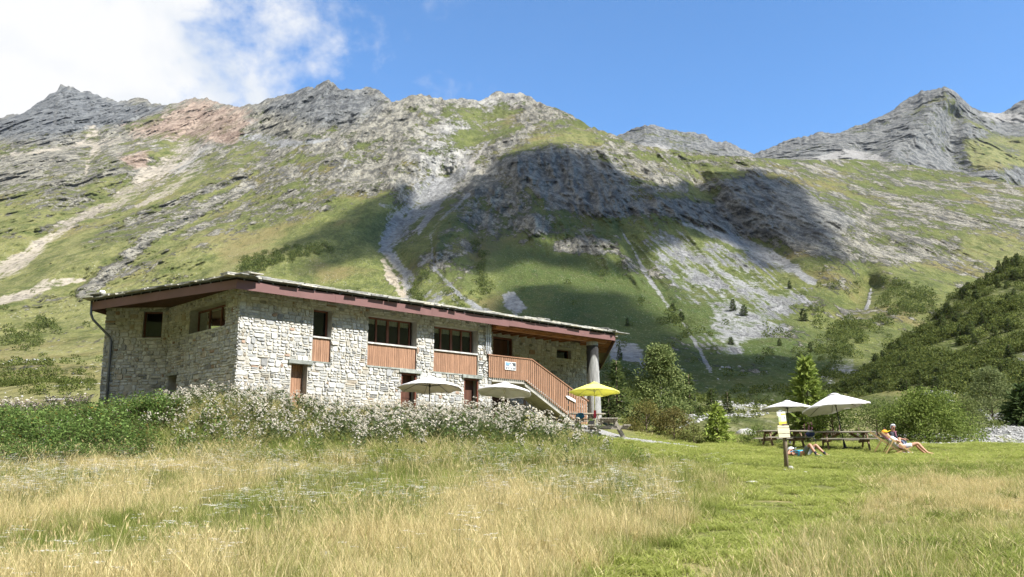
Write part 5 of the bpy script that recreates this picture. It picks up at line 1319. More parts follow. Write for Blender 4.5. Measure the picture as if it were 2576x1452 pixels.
def bramble(h, n):
    L = Leaves(); a = npr.rand(n) * 6.283; r = 0.42 * np.sqrt(npr.rand(n)); z = h * (0.08 + 0.92 * npr.rand(n) ** 0.75) * (1 - 0.35 * (r / 0.42) ** 2)
    P = np.stack([r * np.cos(a), r * np.sin(a), z], -1); D = np.stack([np.cos(a) * 0.8, np.sin(a) * 0.8, -0.1 + 0.5 * npr.rand(n)], -1) + unit(n) * 0.55; D /= np.linalg.norm(D, axis=1, keepdims=True)
    S = np.cross(D, np.array([0, 0, 1.0]) + unit(n) * 0.35); S /= np.linalg.norm(S, axis=1, keepdims=True)
    k = npr.rand(n, 1); col = np.array([0.050, 0.100, 0.022]) * (1 - k) + np.array([0.175, 0.245, 0.065]) * k
    col[npr.rand(n) < 0.03] = np.array([0.26, 0.20, 0.04])
    L.add(P, D, S, 0.07 + 0.07 * npr.rand(n), 0.05 + 0.045 * npr.rand(n), col)
    m = 14; b = npr.rand(m) * 6.283; P0 = np.stack([0.3 * np.cos(b) * npr.rand(m), 0.3 * np.sin(b) * npr.rand(m), 0 * b], -1); P2 = P0 + np.stack([0.15 * np.cos(b), 0.15 * np.sin(b), h * (0.6 + 0.4 * npr.rand(m))], -1)
    L.ribbon(P0, (P0 + P2) / 2, P2, np.full(m, 0.012), (0.12, 0.085, 0.05)); return L.mesh('bramble')
def yarrow(h):
    L = Leaves()
    for _ in range(rnd.randint(2, 5)):
        b = np.array([rnd.uniform(-0.08, 0.08), rnd.uniform(-0.08, 0.08), 0]); tp = b + np.array([rnd.uniform(-0.06, 0.06), rnd.uniform(-0.06, 0.06), h * rnd.uniform(0.75, 1.05)])
        L.ribbon(np.array([b]), np.array([(b + tp) / 2]), np.array([tp]), np.array([0.006]), (0.15, 0.17, 0.06))
        m = 16; a = npr.rand(m) * 6.283; r = 0.040 * np.sqrt(npr.rand(m)); P = tp + np.stack([r * np.cos(a), r * np.sin(a), 0.006 * npr.rand(m)], -1)
        D = np.stack([np.cos(a), np.sin(a), 0.15 * npr.rand(m)], -1); L.add(P, D, np.stack([-np.sin(a), np.cos(a), 0 * a], -1), 0.016, 0.014, np.array([0.72, 0.70, 0.66]))
    return L.mesh('yarrow')
def fireweed():
    L = Leaves(); n = 60; t = npr.rand(n); a = npr.rand(n) * 6.283; P = np.stack([0 * t, 0 * t, t * 1.1], -1); D = np.stack([np.cos(a), np.sin(a), 0.3 + 0 * a], -1)
    fl = t > 0.6; col = np.where(fl[:, None], np.array([0.30, 0.13, 0.19]), np.array([0.10, 0.14, 0.05])); L.add(P, D, perp(D), np.where(fl, 0.05, 0.12), np.where(fl, 0.04, 0.025), col)
    L.ribbon(np.array([[0, 0, 0.]]), np.array([[0, 0, .55]]), np.array([[0.02, 0, 1.15]]), np.array([0.012]), (0.16, 0.1, 0.06)); return L.mesh('fireweed')

def build_weeds():
    n = 30000; x = -24 + 34 * npr.rand(n); y = 25 + 20 * npr.rand(n); px = CX + FPX * (x / y) / 1.006
    ok = weeds_here(x, y) & in_view(x, y, 2.5) & ~footprint(x, y, 0.8)
    green = sm(470, 360, px + (fbm(x * 0.5, y * 0.5, x * 0, 3) - 0.5) * 260)                  # the leafy thicket stands at this end
    k = ok & (npr.rand(n) < np.where(npr.rand(n) < green, 0.030, 0.21) * (0.10 + 0.90 * sm(27.2, 31.0, y + (fbm(x * 0.7, y * 0.7, x * 0 + 44, 3) - 0.5) * 3.0)))
    xs, ys = x[k], y[k]
    hh = np.interp(CX + FPX * xs / ys, [0, 400, 1100, 1300, 1450, 1560], [0.70, 0.80, 1.14, 1.20, 1.04, 0.78]) * (0.75 + 0.45 * npr.rand(len(xs))) * (0.72 + 0.28 * sm(26.5, 29.5, ys))
    protos = [thistle(1.0, rnd.randint(9, 19)) for _ in range(8)]
    scatter('thistles', np.stack([xs, ys, ground(xs, ys)], -1), npr.rand(len(xs)) * 6.283, hh, npr.randint(0, 8, len(xs)), protos, M_LEAF, tilt=0.09)
    # undergrowth between them
    k = ok & (npr.rand(n) < 0.30 * (1 - green) + 0.02); xs, ys = x[k], y[k]; zz = ground(xs, ys); h = 0.38 + 0.38 * npr.rand(len(xs)); dr = np.clip(fbm(xs * 0.6, ys * 0.6, xs * 0 + 3, 3) * 1.5 - 0.42, 0, 1)
    scatter('undergrowth', np.stack([xs, ys, zz], -1), npr.rand(len(xs)) * 6.283, np.stack([h * 1.1, h * 1.1, h], -1), npr.randint(0, 4, len(xs)), MED, M_GRASS, np.stack([dr * 0.8, 0.3 + 0.3 * npr.rand(len(xs)), dr * 0], -1), 0.1)
    k = ok & (npr.rand(n) < 0.20 * green + 0.006 * (y < 31)); xs, ys = x[k], y[k]
    scatter('bramble_thicket', np.stack([xs, ys, ground(xs, ys)], -1), npr.rand(len(xs)) * 6.283, (0.42 + 0.42 * npr.rand(len(xs)) + 0.45 * fbm(xs * 0.9, ys * 0.9, xs * 0 + 61, 3)) * (0.62 + 0.38 * sm(26.5, 29, ys)), npr.randint(0, 5, len(xs)), [bramble(1.1, 150) for _ in range(5)], M_LEAF, tilt=0.06)
    # purple thistles on the far left
    m = 170; ys = 36 + 6 * npr.rand(m); ax = np.interp(npr.rand(m), [0, 1], [-0.62, -0.455]); xs = ax * ys; k = ~footprint(xs, ys, 0.6); xs, ys = xs[k], ys[k]
    scatter('purple_thistles', np.stack([xs, ys, ground(xs, ys)], -1), npr.rand(len(xs)) * 6.283, 0.95 + 0.35 * npr.rand(len(xs)), npr.randint(0, 4, len(xs)), [thistle(1.0, 14, False) for _ in range(4)], M_LEAF, tilt=0.08)
    # yarrow in the grass
    m = 9500; ys = 8 + 20 * npr.rand(m); xs = (npr.rand(m) * 2 - 1) * (0.6 * ys + 1); cl = fbm(xs * 0.55, ys * 0.55, xs * 0 + 20, 3); px = CX + FPX * xs / ys
    pr = sm(0.50, 0.66, cl) * np.interp(px, [0, 1500, 1900, 2100], [1, 0.8, 0.12, 0.0]) * np.interp(ys, [8, 12, 17, 27], [0.04, 0.12, 0.75, 0.75])
    k = (npr.rand(m) < pr) & (lawn_mask(xs, ys) < 0.3); xs, ys = xs[k], ys[k]
    scatter('yarrow', np.stack([xs, ys, ground(xs, ys)], -1), npr.rand(len(xs)) * 6.283, 0.9 + 0.45 * npr.rand(len(xs)), npr.randint(0, 6, len(xs)), [yarrow(0.46) for _ in range(6)], M_LEAF, tilt=0.05)
    m = 22; xs = 12.2 + 3.6 * npr.rand(m); ys = 38.6 + 1.6 * npr.rand(m); k = npr.rand(m) < 0.8
    scatter('fireweed', np.stack([xs, ys, ground(xs, ys)], -1)[k], npr.rand(m)[k] * 6, 0.5 + 0.4 * npr.rand(m)[k], npr.randint(0, 3, m)[k], [fireweed() for _ in range(3)], M_LEAF, tilt=0.08)
build_weeds()

# ------------------------------------------------------------------ trees and bushes
def leaf_cloud(L, centre, rad, n, size, c0, c1, droop=0.0, shell=0.55):
    """leaves in the outer part of an ellipsoidal clump"""
    d = unit(n); r = shell + (1 - shell) * npr.rand(n, 1) ** 0.7; P = np.asarray(centre) + d * r * np.asarray(rad)
    D = d * 0.6 + unit(n) * 0.8; D[:, 2] -= droop; D /= np.linalg.norm(D, axis=1, keepdims=True); k = npr.rand(n, 1)
    L.add(P, D, perp(D), size * (0.7 + 0.6 * npr.rand(n)), size * 0.62, np.asarray(c0) * (1 - k) + np.asarray(c1) * k)
def crown_clumps(h, rfun, z0, n, rr, flat=0.8):
    out = []
    for _ in range(n):
        z = z0 + (h - z0) * rr.random() ** 0.85; R0 = rfun((z - z0) / (h - z0)); a = rr.uniform(0, 6.283); q = R0 * math.sqrt(rr.uniform(0.12, 1.0)); s = rr.uniform(0.75, 1.3)
        out.append(((q * math.cos(a), q * math.sin(a), z), s))
    return out
def make_tree(name, loc, h, rfun, z0, nclump, csize, nleaf, lsize, c0, c1, seed, bark, droop=0.0, trunk_r=0.12, limbs=8, **tg):
    rr = random.Random(seed); t = root_at(name, loc); tag(t, **tg)
    cl = crown_clumps(h, rfun, z0, nclump, rr); mb = MB(); n = 7
    pts = [Vector((0, 0, -0.3))] + [Vector((rr.uniform(-0.05, 0.05) * h * 0.3 * i / n, rr.uniform(-0.05, 0.05) * h * 0.3 * i / n, h * 0.93 * i / n)) for i in range(1, n + 1)]
    mb.tube(pts, [trunk_r * (1 - 0.9 * i / n) + 0.008 for i in range(n + 1)], 7)
    for (c, s) in cl[:limbs * 3:3] + cl[:limbs]:
        c = Vector(c); f = max(0.1, min(0.85, (c.z - c.xy.length * 0.7) / (h * 0.93))); i = f * n; k = int(i); b = pts[k].lerp(pts[min(k + 1, n)], i - k)
        mid = b.lerp(c, 0.55) + Vector((0, 0, 0.06 * h * 0.3)); mb.tube([b, mid, c], [trunk_r * 0.34 * (1 - f) + 0.012, trunk_r * 0.2 * (1 - f) + 0.009, 0.005], 5, caps=False)
    mb.build('trunk', bark, t, True, local=True)
    L = Leaves()
    for (c, s) in cl: leaf_cloud(L, c, (csize * s, csize * s, csize * s * 0.72), max(4, int(nleaf * s)), lsize, c0, c1, droop, 0.35)
    o = link_mesh('crown', L.mesh('crown'), M_LEAF, t); return t
def conifer_meshes(h, r, n_whorl, c0, c1, seed, spray=0.32, droop=0.25, per=9, up=0.0, ragged=0.25):
    """trunk and needle sprays of a conifer: whorls of branches, each carrying flat sprays"""
    rr = random.Random(seed); L = Leaves(); mb = MB(); mb.tube([(0, 0, -0.2), (0, 0, h * 0.5), (0, 0, h * 0.98)], [0.028 * h * 0.6, 0.016 * h * 0.6, 0.008], 6)
    c0, c1 = np.array(c0), np.array(c1)
    for i in range(n_whorl):
        f = (i + rr.random()) / n_whorl; z = h * (0.05 + 0.93 * f); R0 = r * (1 - f) ** 0.85 * (1 - ragged * rr.random()) + 0.03 * r
        for j in range(per):
            a = rr.uniform(0, 6.283); ln = R0 * rr.uniform(0.6, 1.12); d = np.array([math.cos(a), math.sin(a), up - droop * (1 - f) + 0.35 * f]); d = d / np.linalg.norm(d)
            tip = np.array([0, 0, z]) + d * ln
            if ln > 0.5 * r: mb.tube([(0, 0, z), tuple(tip)], [0.012 * h * 0.2 + 0.006, 0.004], 4, caps=False)
            m = max(3, int(9 * ln / r) + 2); q = (0.22 + 0.8 * npr.rand(m)) * ln; P = np.array([0, 0, z]) + d * q[:, None] + npr.normal(0, 0.03 * r, (m, 3))
            D = d + unit(m) * 0.75 + np.array([0, 0, -0.15]); D /= np.linalg.norm(D, axis=1, keepdims=True); k = npr.rand(m, 1)
            L.add(P, D, perp(D), spray * r * (0.6 + 0.7 * npr.rand(m)), spray * r * 0.34, c0 * (1 - k) + c1 * k)
    return mb, L
def make_conifer(name, loc, h, r, nw, c0, c1, seed, **kw):
    tg = {k: kw.pop(k) for k in ('label', 'cat', 'group') if k in kw}
    mb, L = conifer_meshes(h, r, nw, c0, c1, seed, **kw); t = root_at(name, loc); tag(t, **tg); mb.build('trunk', M_BARK, t, True, local=True); link_mesh('crown', L.mesh('crown'), M_LEAF, t); return t
def copy_tree(o, loc, rz, s, label=None, group=None):
    c = o.copy(); COL.objects.link(c); c.location = loc; c.rotation_euler = (0, 0, rz); c.scale = s if isinstance(s, tuple) else (s, s, s)
    if label: c['label'] = label
    if group: c['group'] = group
    for ch in o.children:
        d = ch.copy(); COL.objects.link(d); d.parent = c
        for g in ch.children: e = g.copy(); COL.objects.link(e); e.parent = d
    return c
def base(px, Y): 
    a = (px - CX) / FPX / 0.992; return Vector((a * Y, Y, gz(a * Y, Y) - 0.05))
def far_base(px, py): v = mountain_at(px, py); return Vector((v.x, v.y, v.z - 0.3))
def height_for(loc, py): return (SP + CP * (CY - py) / FPX) / (CP - SP * (CY - py) / FPX) * loc.y - loc.z

b = base(1658, 56); h = height_for(b, 868)
make_tree('birch_tree', b, h, lambda f: 1.95 * (1 - f) ** 0.62 * (0.55 + 0.45 * min(1, f * 5 + 0.5)) + 0.12, 0.5, 120, 0.52, 105, 0.15, (0.075, 0.112, 0.032), (0.235, 0.265, 0.100), 21, M_BIRCHBARK, 0.35, 0.13, 14, label='tall birch with a loose pointed crown, just behind the stair end of the hut', cat='tree')
b = base(2022, 48); h = height_for(b, 902)
make_conifer('larch_tree', b, h, 1.65, 34, (0.145, 0.205, 0.036), (0.320, 0.385, 0.095), 31, spray=0.26, droop=0.12, per=10, up=0.1, label='tall pale green larch behind the white parasol and the signpost', cat='tree')
b = base(2080, 46); make_tree('larch_bush', b, 2.3, lambda f: 1.5 * (1 - f) ** 0.5, 0.2, 46, 0.42, 100, 0.10, (0.055, 0.088, 0.018), (0.150, 0.190, 0.045), 33, M_BARK, 0.0, 0.05, 8, label='low dense green bush behind the picnic tables, at the foot of the tall larch', cat='bush')
b = base(1795, 46); h = height_for(b, 1018)
make_conifer('young_larch', b, h, 0.92, 26, (0.210, 0.285, 0.050), (0.400, 0.470, 0.115), 32, spray=0.28, droop=0.1, per=10, label='small bright green larch behind the gravel path, left of the signpost', cat='tree')
b = base(2310, 47); make_tree('willow_bush', b, 2.35, lambda f: 2.6 * (1 - f) ** 0.42, 0.0, 150, 0.60, 105, 0.115, (0.080, 0.125, 0.022), (0.225, 0.270, 0.068), 41, M_BARK, 0.0, 0.06, 16, label='large rounded green willow bush behind the deck chair', cat='bush')
b = base(2415, 52); make_tree('willow_bush', b, 2.2, lambda f: 1.5 * (1 - f) ** 0.45, 0.2, 44, 0.5, 80, 0.11, (0.085, 0.115, 0.030), (0.215, 0.245, 0.085), 42, M_BARK, 0.0, 0.05, 8, label='pale green bush at the outer edge of the large willow bush', cat='bush')
b = base(2190, 50); make_tree('willow_bush', b, 2.0, lambda f: 1.5 * (1 - f) ** 0.5, 0.2, 40, 0.45, 80, 0.10, (0.07, 0.10, 0.025), (0.19, 0.225, 0.07), 43, M_BARK, 0.0, 0.05, 8, label='light green bush beside the black pole of the large white parasol', cat='bush')
b = base(2478, 82); make_tree('willow_bush', b, 4.6, lambda f: 3.0 * (1 - f) ** 0.5, 0.4, 70, 0.75, 90, 0.17, (0.085, 0.112, 0.040), (0.200, 0.225, 0.095), 44, M_BARK, 0.0, 0.08, 12, label='grey green bush standing on the gravel of the stream bed', cat='bush')
b = base(2556, 64); make_conifer('young_spruce', b, height_for(b, 972), 2.1, 26, (0.028, 0.052, 0.018), (0.085, 0.120, 0.035), 45, spray=0.24, droop=0.2, per=12, label='broad dark green conifer at the edge of the stream gravel', cat='tree')
b = base(1620, 47); make_tree('berry_bush', b, 1.5, lambda f: 1.25 * (1 - f) ** 0.4, 0.1, 46, 0.32, 70, 0.085, (0.095, 0.110, 0.026), (0.290, 0.245, 0.080), 46, M_BARK, 0.0, 0.03, 8, label='olive and rust coloured bush beside the picnic table at the stair foot', cat='bush')
b = base(1688, 46.5); make_tree('berry_bush', b, 1.45, lambda f: 1.1 * (1 - f) ** 0.4, 0.1, 40, 0.30, 70, 0.085, (0.095, 0.080, 0.025), (0.250, 0.225, 0.075), 47, M_BARK, 0.0, 0.03, 8, label='yellowish bush with reddish shoots at the foot of the birch', cat='bush')
b = base(1735, 45.5); make_tree('berry_bush', b, 0.9, lambda f: 0.7 * (1 - f) ** 0.4, 0.1, 22, 0.25, 60, 0.08, (0.09, 0.11, 0.03), (0.23, 0.24, 0.08), 48, M_BARK, 0.0, 0.03, 6, label='low yellow green bush at the edge of the gravel path', cat='bush')
b = base(1897, 45); make_tree('low_bush', b, 0.85, lambda f: 0.95 * (1 - f) ** 0.5, 0.05, 24, 0.28, 70, 0.075, (0.07, 0.105, 0.025), (0.19, 0.23, 0.07), 49, M_BARK, 0.0, 0.03, 6, label='small green bush beside the boulder behind the lawn', cat='bush')

# dark spruces of the valley floor: one mesh pair, copies with their own size
DK0, DK1 = (0.042, 0.064, 0.022), (0.120, 0.150, 0.046)
SPR = []
for s in (51, 52, 53): SPR.append(conifer_meshes(1.0, 0.26, 22, DK0, DK1, s, spray=0.34, droop=0.3, per=8))
SPR = [(mb, L.mesh('crown')) for mb, L in SPR]
_spr_trunk = []
def spruce(loc, h, wide, v, label, group=None, cat='tree', name='spruce_tree'):
    t = root_at(name, loc); tag(t, label, cat, group); t.scale = (h * wide, h * wide, h); t.rotation_euler = (0, 0, rnd.uniform(0, 6.28))
    if len(_spr_trunk) <= v: _spr_trunk.append(SPR[v][0].build('trunk', M_BARK, t, True, local=True)); o = link_mesh('crown', SPR[v][1], M_LEAF, t)
    else:
        d = _spr_trunk[v].copy(); COL.objects.link(d); d.parent = t; o = bpy.data.objects.new('crown', SPR[v][1]); COL.objects.link(o); o.parent = t
    return t
for i, (px, Y, top, w, lab) in enumerate([(1553, 88, 905, 1.0, 'dark spruce showing between the log pillar and the birch'), (1532, 80, 960, 1.2, 'dark spruce directly behind the yellow parasol'), (1737, 100, 940, 1.1, 'dark spruce half hidden by the edge of the birch crown'),
                                         (1690, 110, 1000, 1.1, 'small dark spruce low behind the birch crown'), (1790, 105, 978, 1.25, 'dark spruce above the small bright larch'), (1832, 112, 985, 1.2, 'dark spruce behind and beyond the small bright larch'), (1762, 86, 1020, 1.3, 'lowest dark spruce, between the birch and the small larch')]):
    b = base(px, min(Y, 57)); b = Vector(((px - CX) / FPX / 0.992 * Y, Y, 0)); b = far_base(px, 1056 - (Y - 80) * 0.5); h = height_for(b, top); spruce(b, h, w, i % 3, lab, 'dark spruces of the valley floor')
for i, (px, py, top, w, lab) in enumerate([(1843, 782, 750, 1.5, 'upper of two lone dark pines standing on the scree'), (1872, 793, 764, 1.9, 'lower, broader of two lone dark pines on the scree'), (2022, 806, 774, 1.8, 'dark pine at the foot of the long upper scree streak'), (1985, 726, 704, 1.5, 'small dark tree beside the top of the scree fan'),
                                          (1694, 783, 762, 2.2, 'dark bushy tree in the stony runnel above the birch'), (1715, 806, 784, 2.2, 'lower dark bushy tree in the stony runnel above the birch'), (1578, 820, 800, 1.6, 'small dark pine on the green slope above the roof end'), (1838, 866, 846, 2.4, 'squat dark bush on the lower scree fan'), (1560, 905, 870, 1.2, 'dark pine beside the eave end of the roof'),
                                          (2040, 890, 862, 1.5, 'dark pine on the slope above the tall larch'), (1960, 870, 850, 1.7, 'dark pine low on the slope, up and left of the tall larch')]):
    b = far_base(px, py); h = (py - top) / FPX * b.y * 1.03; spruce(b, h, w, i % 3, lab, 'lone conifers on the mountain slope', name='pine_tree')

# the wood on the steep hillside: trees one by one, the scrub between them as one mass
def build_wood():
    sx, sy = np.array(SPUR_SKY).T; sa, se = ae(sx, sy); n = 0; rr = random.Random(77); pts = []
    while n < 190:
        a = rr.uniform(sa[1], 0.60); t = rr.random() ** 0.8
        d = float(fbm(np.array([a * 40.]), np.array([t * 5.]), np.array([2.]), 3)[0])
        if d < 0.47 + 0.08 * (1 - t): continue
        X, Y, Z, e = spur_point(np.array([a]), np.array([t])); pts.append((float(X[0]), float(Y[0]), float(Z[0]), a, t)); n += 1
    pts.sort(key=lambda p: p[1])
    for i, (X, Y, Z, a, t) in enumerate(pts):
        h = rr.uniform(2.0, 4.6) * (0.65 + 0.45 * t) * (1.35 if rr.random() < 0.12 else 1)
        spruce((X, Y, Z - 0.4), h, rr.uniform(1.1, 2.0), i % 3, 'dark conifer in the dense wood covering the steep hillside', 'conifers of the hillside wood', name='conifer_tree')
    m = 5200; a = sa[0] + (0.70 - sa[0]) * npr.rand(m); t = npr.rand(m) ** 0.9; X, Y, Z, e = spur_point(a, t)
    d = fbm(X / 14, Y / 14, Z / 14, 4); k = npr.rand(m) < 0.9 * sm(0.40, 0.56, d); X, Y, Z, d = X[k], Y[k], Z[k], d[k]
    pro = []
    for s in range(4):
        L = Leaves(); leaf_cloud(L, (0, 0, 0.38), (0.55, 0.55, 0.5), 110, 0.20, (0.052, 0.078, 0.020), (0.170, 0.190, 0.048), 0, 0.5); pro.append(L.mesh('scrub'))
    scatter('hillside_scrub', np.stack([X, Y, Z], -1), npr.rand(len(X)) * 6.28, 1.1 + 2.0 * npr.rand(len(X)), npr.randint(0, 4, len(X)), pro, M_LEAF)
    # scrub on the rest of the valley sides, where it stands thick
    rows, cols = MPX.shape; m = 60000; i = npr.randint(1, rows - 1, m); j = npr.randint(1, cols - 1, m); px, py = MPX[i, j], MPY[i, j]; P = MV[i, j]
    w = np.zeros(m)
    def zone(pts, dens, soft=16):
        nonlocal w; w = np.maximum(w, dens * sm(-soft, soft, poly_sd(px + (fbm(P[:, 0] / 40, P[:, 1] / 90, P[:, 2] / 40, 3) - 0.5) * 90, py, pts)))
    zone([(2050, 900), (2080, 840), (2180, 780), (2190, 740), (2240, 700), (2330, 740), (2330, 790), (2240, 800), (2150, 880), (2090, 940)], 0.55, 18)
    zone([(1830, 985), (1990, 985), (2060, 950), (2150, 970), (2100, 1015), (1850, 1012)], 0.7, 8)
    zone([(1520, 930), (1600, 980), (1800, 1000), (1800, 1040), (1520, 1040)], 0.8, 10)
    zone([(620, 655), (700, 625), (830, 615), (830, 632), (740, 650), (650, 690), (610, 690)], 1.0, 6)
    zone([(1188, 600), (1204, 600), (1210, 690), (1230, 740), (1205, 740), (1192, 680)], 1.0, 4)
    zone([(1690, 770), (1712, 800), (1750, 860), (1726, 850), (1690, 800)], 0.7, 5); zone([(1025, 770), (1040, 690), (1060, 690), (1050, 760)], 0.8, 4)
    zone([(-60, 985), (40, 930), (130, 940), (230, 960), (230, 1000), (60, 990)], 0.9, 8); zone([(0, 850), (60, 820), (140, 810), (130, 850), (40, 880)], 0.35, 8)
    w = np.maximum(w, 0.05 * sm(640, 800, py) * sm(0.5, 0.62, fbm(P[:, 0] / 30, P[:, 1] / 60, P[:, 2] / 30, 3)))
    w = w * (1 - sm(44, 20, dline(px, py, [(2200, 715), (2172, 790)])))
    k = (npr.rand(m) < w) & (P[:, 1] > 60); P, px, py = P[k], px[k], py[k]
    s = np.clip(P[:, 1] * 0.0085, 0.7, 5.5) * (0.6 + 0.8 * npr.rand(len(P)))
    scatter('alpine_scrub', P - np.array([0, 0, 0.1]) * s[:, None], npr.rand(len(P)) * 6.28, s, npr.randint(0, 4, len(P)), pro, M_LEAF)
build_wood()

def build_stones():
    """loose stones of the stream gravel and the scree feet, too many to count"""
    rows, cols = MPX.shape; m = 90000; i = npr.randint(0, int(rows * 0.5), m); j = npr.randint(1, cols - 1, m); P = MV[i, j]; px, py = MPX[i, j], MPY[i, j]
    sc = main_masks(px, py, P[:, 0], P[:, 1], P[:, 2])[0][:, 1]
    k = (P[:, 1] < 420) & (np.abs(P[:, 0] / P[:, 1]) < 0.62) & (npr.rand(m) < np.where(sc > 0.3, 0.85, 0.012)); P = P[k]
    x = 19 + 16 * npr.rand(1500); y = 40 + 17 * npr.rand(1500); g = (gravel_mask(x, y) > 0.5); x, y = x[g], y[g]; P = np.concatenate([P, np.stack([x, y, ground(x, y)], -1)])
    x = 1 + 10 * npr.rand(2600); y = 35 + 9 * npr.rand(2600); g = (gravel_mask(x, y) > 0.45) & ~footprint(x, y); small = np.stack([x, y, ground(x, y)], -1)[g]
    n0 = len(P); P = np.concatenate([P, small])
    s = np.clip(P[:, 1] * 0.0042, 0.16, 1.3) * (0.35 + 1.0 * npr.rand(len(P)) ** 2); s[n0:] = 0.03 + 0.07 * npr.rand(len(small)) ** 2
    pro = []
    for q in range(5):
        mb = MB(); v = rnd.uniform(0.8, 1.15); mb.blob((0, 0, 0.1), (0.5, 0.5 * rnd.uniform(0.6, 1), 0.32), 7, 100 + q, 0.3, (0.30 * v, 0.295 * v, 0.28 * v))
        me = bpy.data.meshes.new('stone'); me.from_pydata(mb.V, [], mb.F); ca = me.attributes.new('col', 'FLOAT_COLOR', 'POINT'); ca.data.foreach_set('color', np.tile(np.array([0.30 * v, 0.295 * v, 0.28 * v, 1], np.float32), len(mb.V))); pro.append(me)
    scatter('stream_stones', P, npr.rand(len(P)) * 6.28, s, npr.randint(0, 5, len(P)), pro, M_LOOSE, tilt=0.15)
M_LOOSE = mat('loose_stone', (0.3, 0.3, 0.29), 0.9, 0.25, 4, 0.4, 20, col_attr='col')
build_stones()

# ------------------------------------------------------------------ parasols
M_WCLOTH = mat('white_parasol_cloth', (0.72, 0.70, 0.715), 0.85, 0.06, 3, 0.15, 20, transl=0.14)
M_YCLOTH = mat('yellow_parasol_cloth', (0.92, 0.90, 0.26), 0.8, 0.05, 3, 0.15, 20, transl=0.35)
M_WHITEPOLE = mat('white_pole', (0.66, 0.65, 0.63), 0.4, 0.05)
M_DARKPOLE = mat('dark_pole', (0.035, 0.035, 0.04), 0.4, 0.05)
M_YPOLE = mat('pale_yellow_pole', (0.62, 0.60, 0.34), 0.45, 0.05)
M_RED = mat('red_plastic', (0.45, 0.03, 0.06), 0.45, 0.05)
def parasol(px, Y, rim_py, top_py, width_px, n, cloth, pole, label, tilt=(0, 0), ground_pt=None, rot=0.2, sag=0.05, red=False, wave=None):
    e = lambda p: (SP + CP * (CY - p) / FPX) / (CP - SP * (CY - p) / FPX)
    a = (px - CX) / FPX / 0.993; x = a * Y; g = ground_pt if ground_pt else Vector((x, Y, gz(x, Y)))
    zr = e(rim_py) * Y - g.z; zt = e(top_py) * Y - g.z; Rr = width_px / 2 * Y / FPX
    t = root_at('parasol', g); tag(t, label, 'parasol', 'parasols around the hut'); t.rotation_euler = (R(tilt[0]), R(tilt[1]), 0)
    mb = MB(); rings = []; nr, sub = 7, 4
    for i in range(nr):
        f = i / (nr - 1); rr = Rr * (0.07 + 0.93 * f); row = []
        for k in range(n * sub):
            th = rot + 2 * math.pi * k / (n * sub); m = abs((k % sub) / sub - 0.5) * 2           # 1 on a rib, 0 between ribs
            q = rr * (1 - (1 - m) * 0.085 * f); z = zt + (zr - zt) * f ** 1.12 - (1 - m) * sag * math.sin(math.pi * min(f, 0.9)) * 0.8 + (1 - m) * 0.03 * f
            if wave: z += wave * f * f * math.sin(2 * th + 0.7)
            row.append((q * math.cos(th), q * math.sin(th), z))
        rings.append(mb.verts(row))
    N = n * sub
    val = mb.verts([(mb.V[rings[-1] + k][0] * 1.004, mb.V[rings[-1] + k][1] * 1.004, mb.V[rings[-1] + k][2] - 0.05 - 0.015 * math.cos(2 * math.pi * k / sub)) for k in range(N)]); rings.append(val)
    for p, q in zip(rings, rings[1:]):
        for k in range(N): mb.face([p + k, p + (k + 1) % N, q + (k + 1) % N, q + k])
    o = mb.build('canopy', cloth, t, True, local=True); sd = o.modifiers.new('thickness', 'SOLIDIFY'); sd.thickness = 0.006
    mb = MB(); rr0 = Rr * 0.17; rows = []
    for f in (0.25, 0.6, 1.0): rows.append(mb.verts([(rr0 * f * math.cos(rot + 2 * math.pi * k / 24), rr0 * f * math.sin(rot + 2 * math.pi * k / 24), zt + 0.055 - 0.065 * f * f + (0.012 * math.cos(n * 2 * math.pi * k / 24) if f == 1 else 0)) for k in range(24)]))
    c = mb.verts([(0, 0, zt + 0.06)])
    for k in range(24): mb.face([c, rows[0] + k, rows[0] + (k + 1) % 24])
    for p, q in zip(rows, rows[1:]):
        for k in range(24): mb.face([p + k, q + k, q + (k + 1) % 24, p + (k + 1) % 24])
    o = mb.build('vent_cap', cloth, t, True, local=True); sd = o.modifiers.new('thickness', 'SOLIDIFY'); sd.thickness = 0.006
    mb = MB(); mb.tube([(0, 0, -0.1), (0, 0, zt + 0.02)], 0.021, 10); mb.tube([(0, 0, zt + 0.02), (0, 0, zt + 0.10)], [0.02, 0.008], 8); mb.build('pole', pole, t, True, local=True)
    zh = zt - 0.55 * (zt - zr) - 0.12; mb = MB(); mb.tube([(0, 0, zh - 0.05), (0, 0, zh + 0.05)], 0.042, 10); mb.build('hub', pole, t, True, local=True)
    for k in range(n):
        th = rot + 2 * math.pi * k / n; d = Vector((math.cos(th), math.sin(th), 0)); mb = MB(); w = (wave * math.sin(2 * th + 0.7)) if wave else 0
        mb.tube([d * (Rr * 0.06) + Vector((0, 0, zt - 0.03)), d * (Rr * 0.55) + Vector((0, 0, zt + (zr - zt) * 0.51 - 0.028 + w * 0.3)), d * (Rr * 0.985) + Vector((0, 0, zr - 0.016 + w))], 0.009, 5)
        mb.tube([d * 0.04 + Vector((0, 0, zh)), d * (Rr * 0.52) + Vector((0, 0, zt + (zr - zt) * 0.48 - 0.035 + w * 0.3))], 0.008, 5); mb.build('rib', pole, t, True, local=True)
    mb = MB(); mb.lathe([(0.24, 0.0), (0.24, 0.05), (0.06, 0.09), (0.035, 0.32), (0.0, 0.33)], 18); mb.build('base', pole if not red else M_CONC, t, True, local=True)
    if red: mb = MB(); mb.tube([(0, 0, 0.70), (0, 0, 1.02)], [0.062, 0.05], 12); mb.build('sleeve', M_RED, t, True, local=True)
    return t
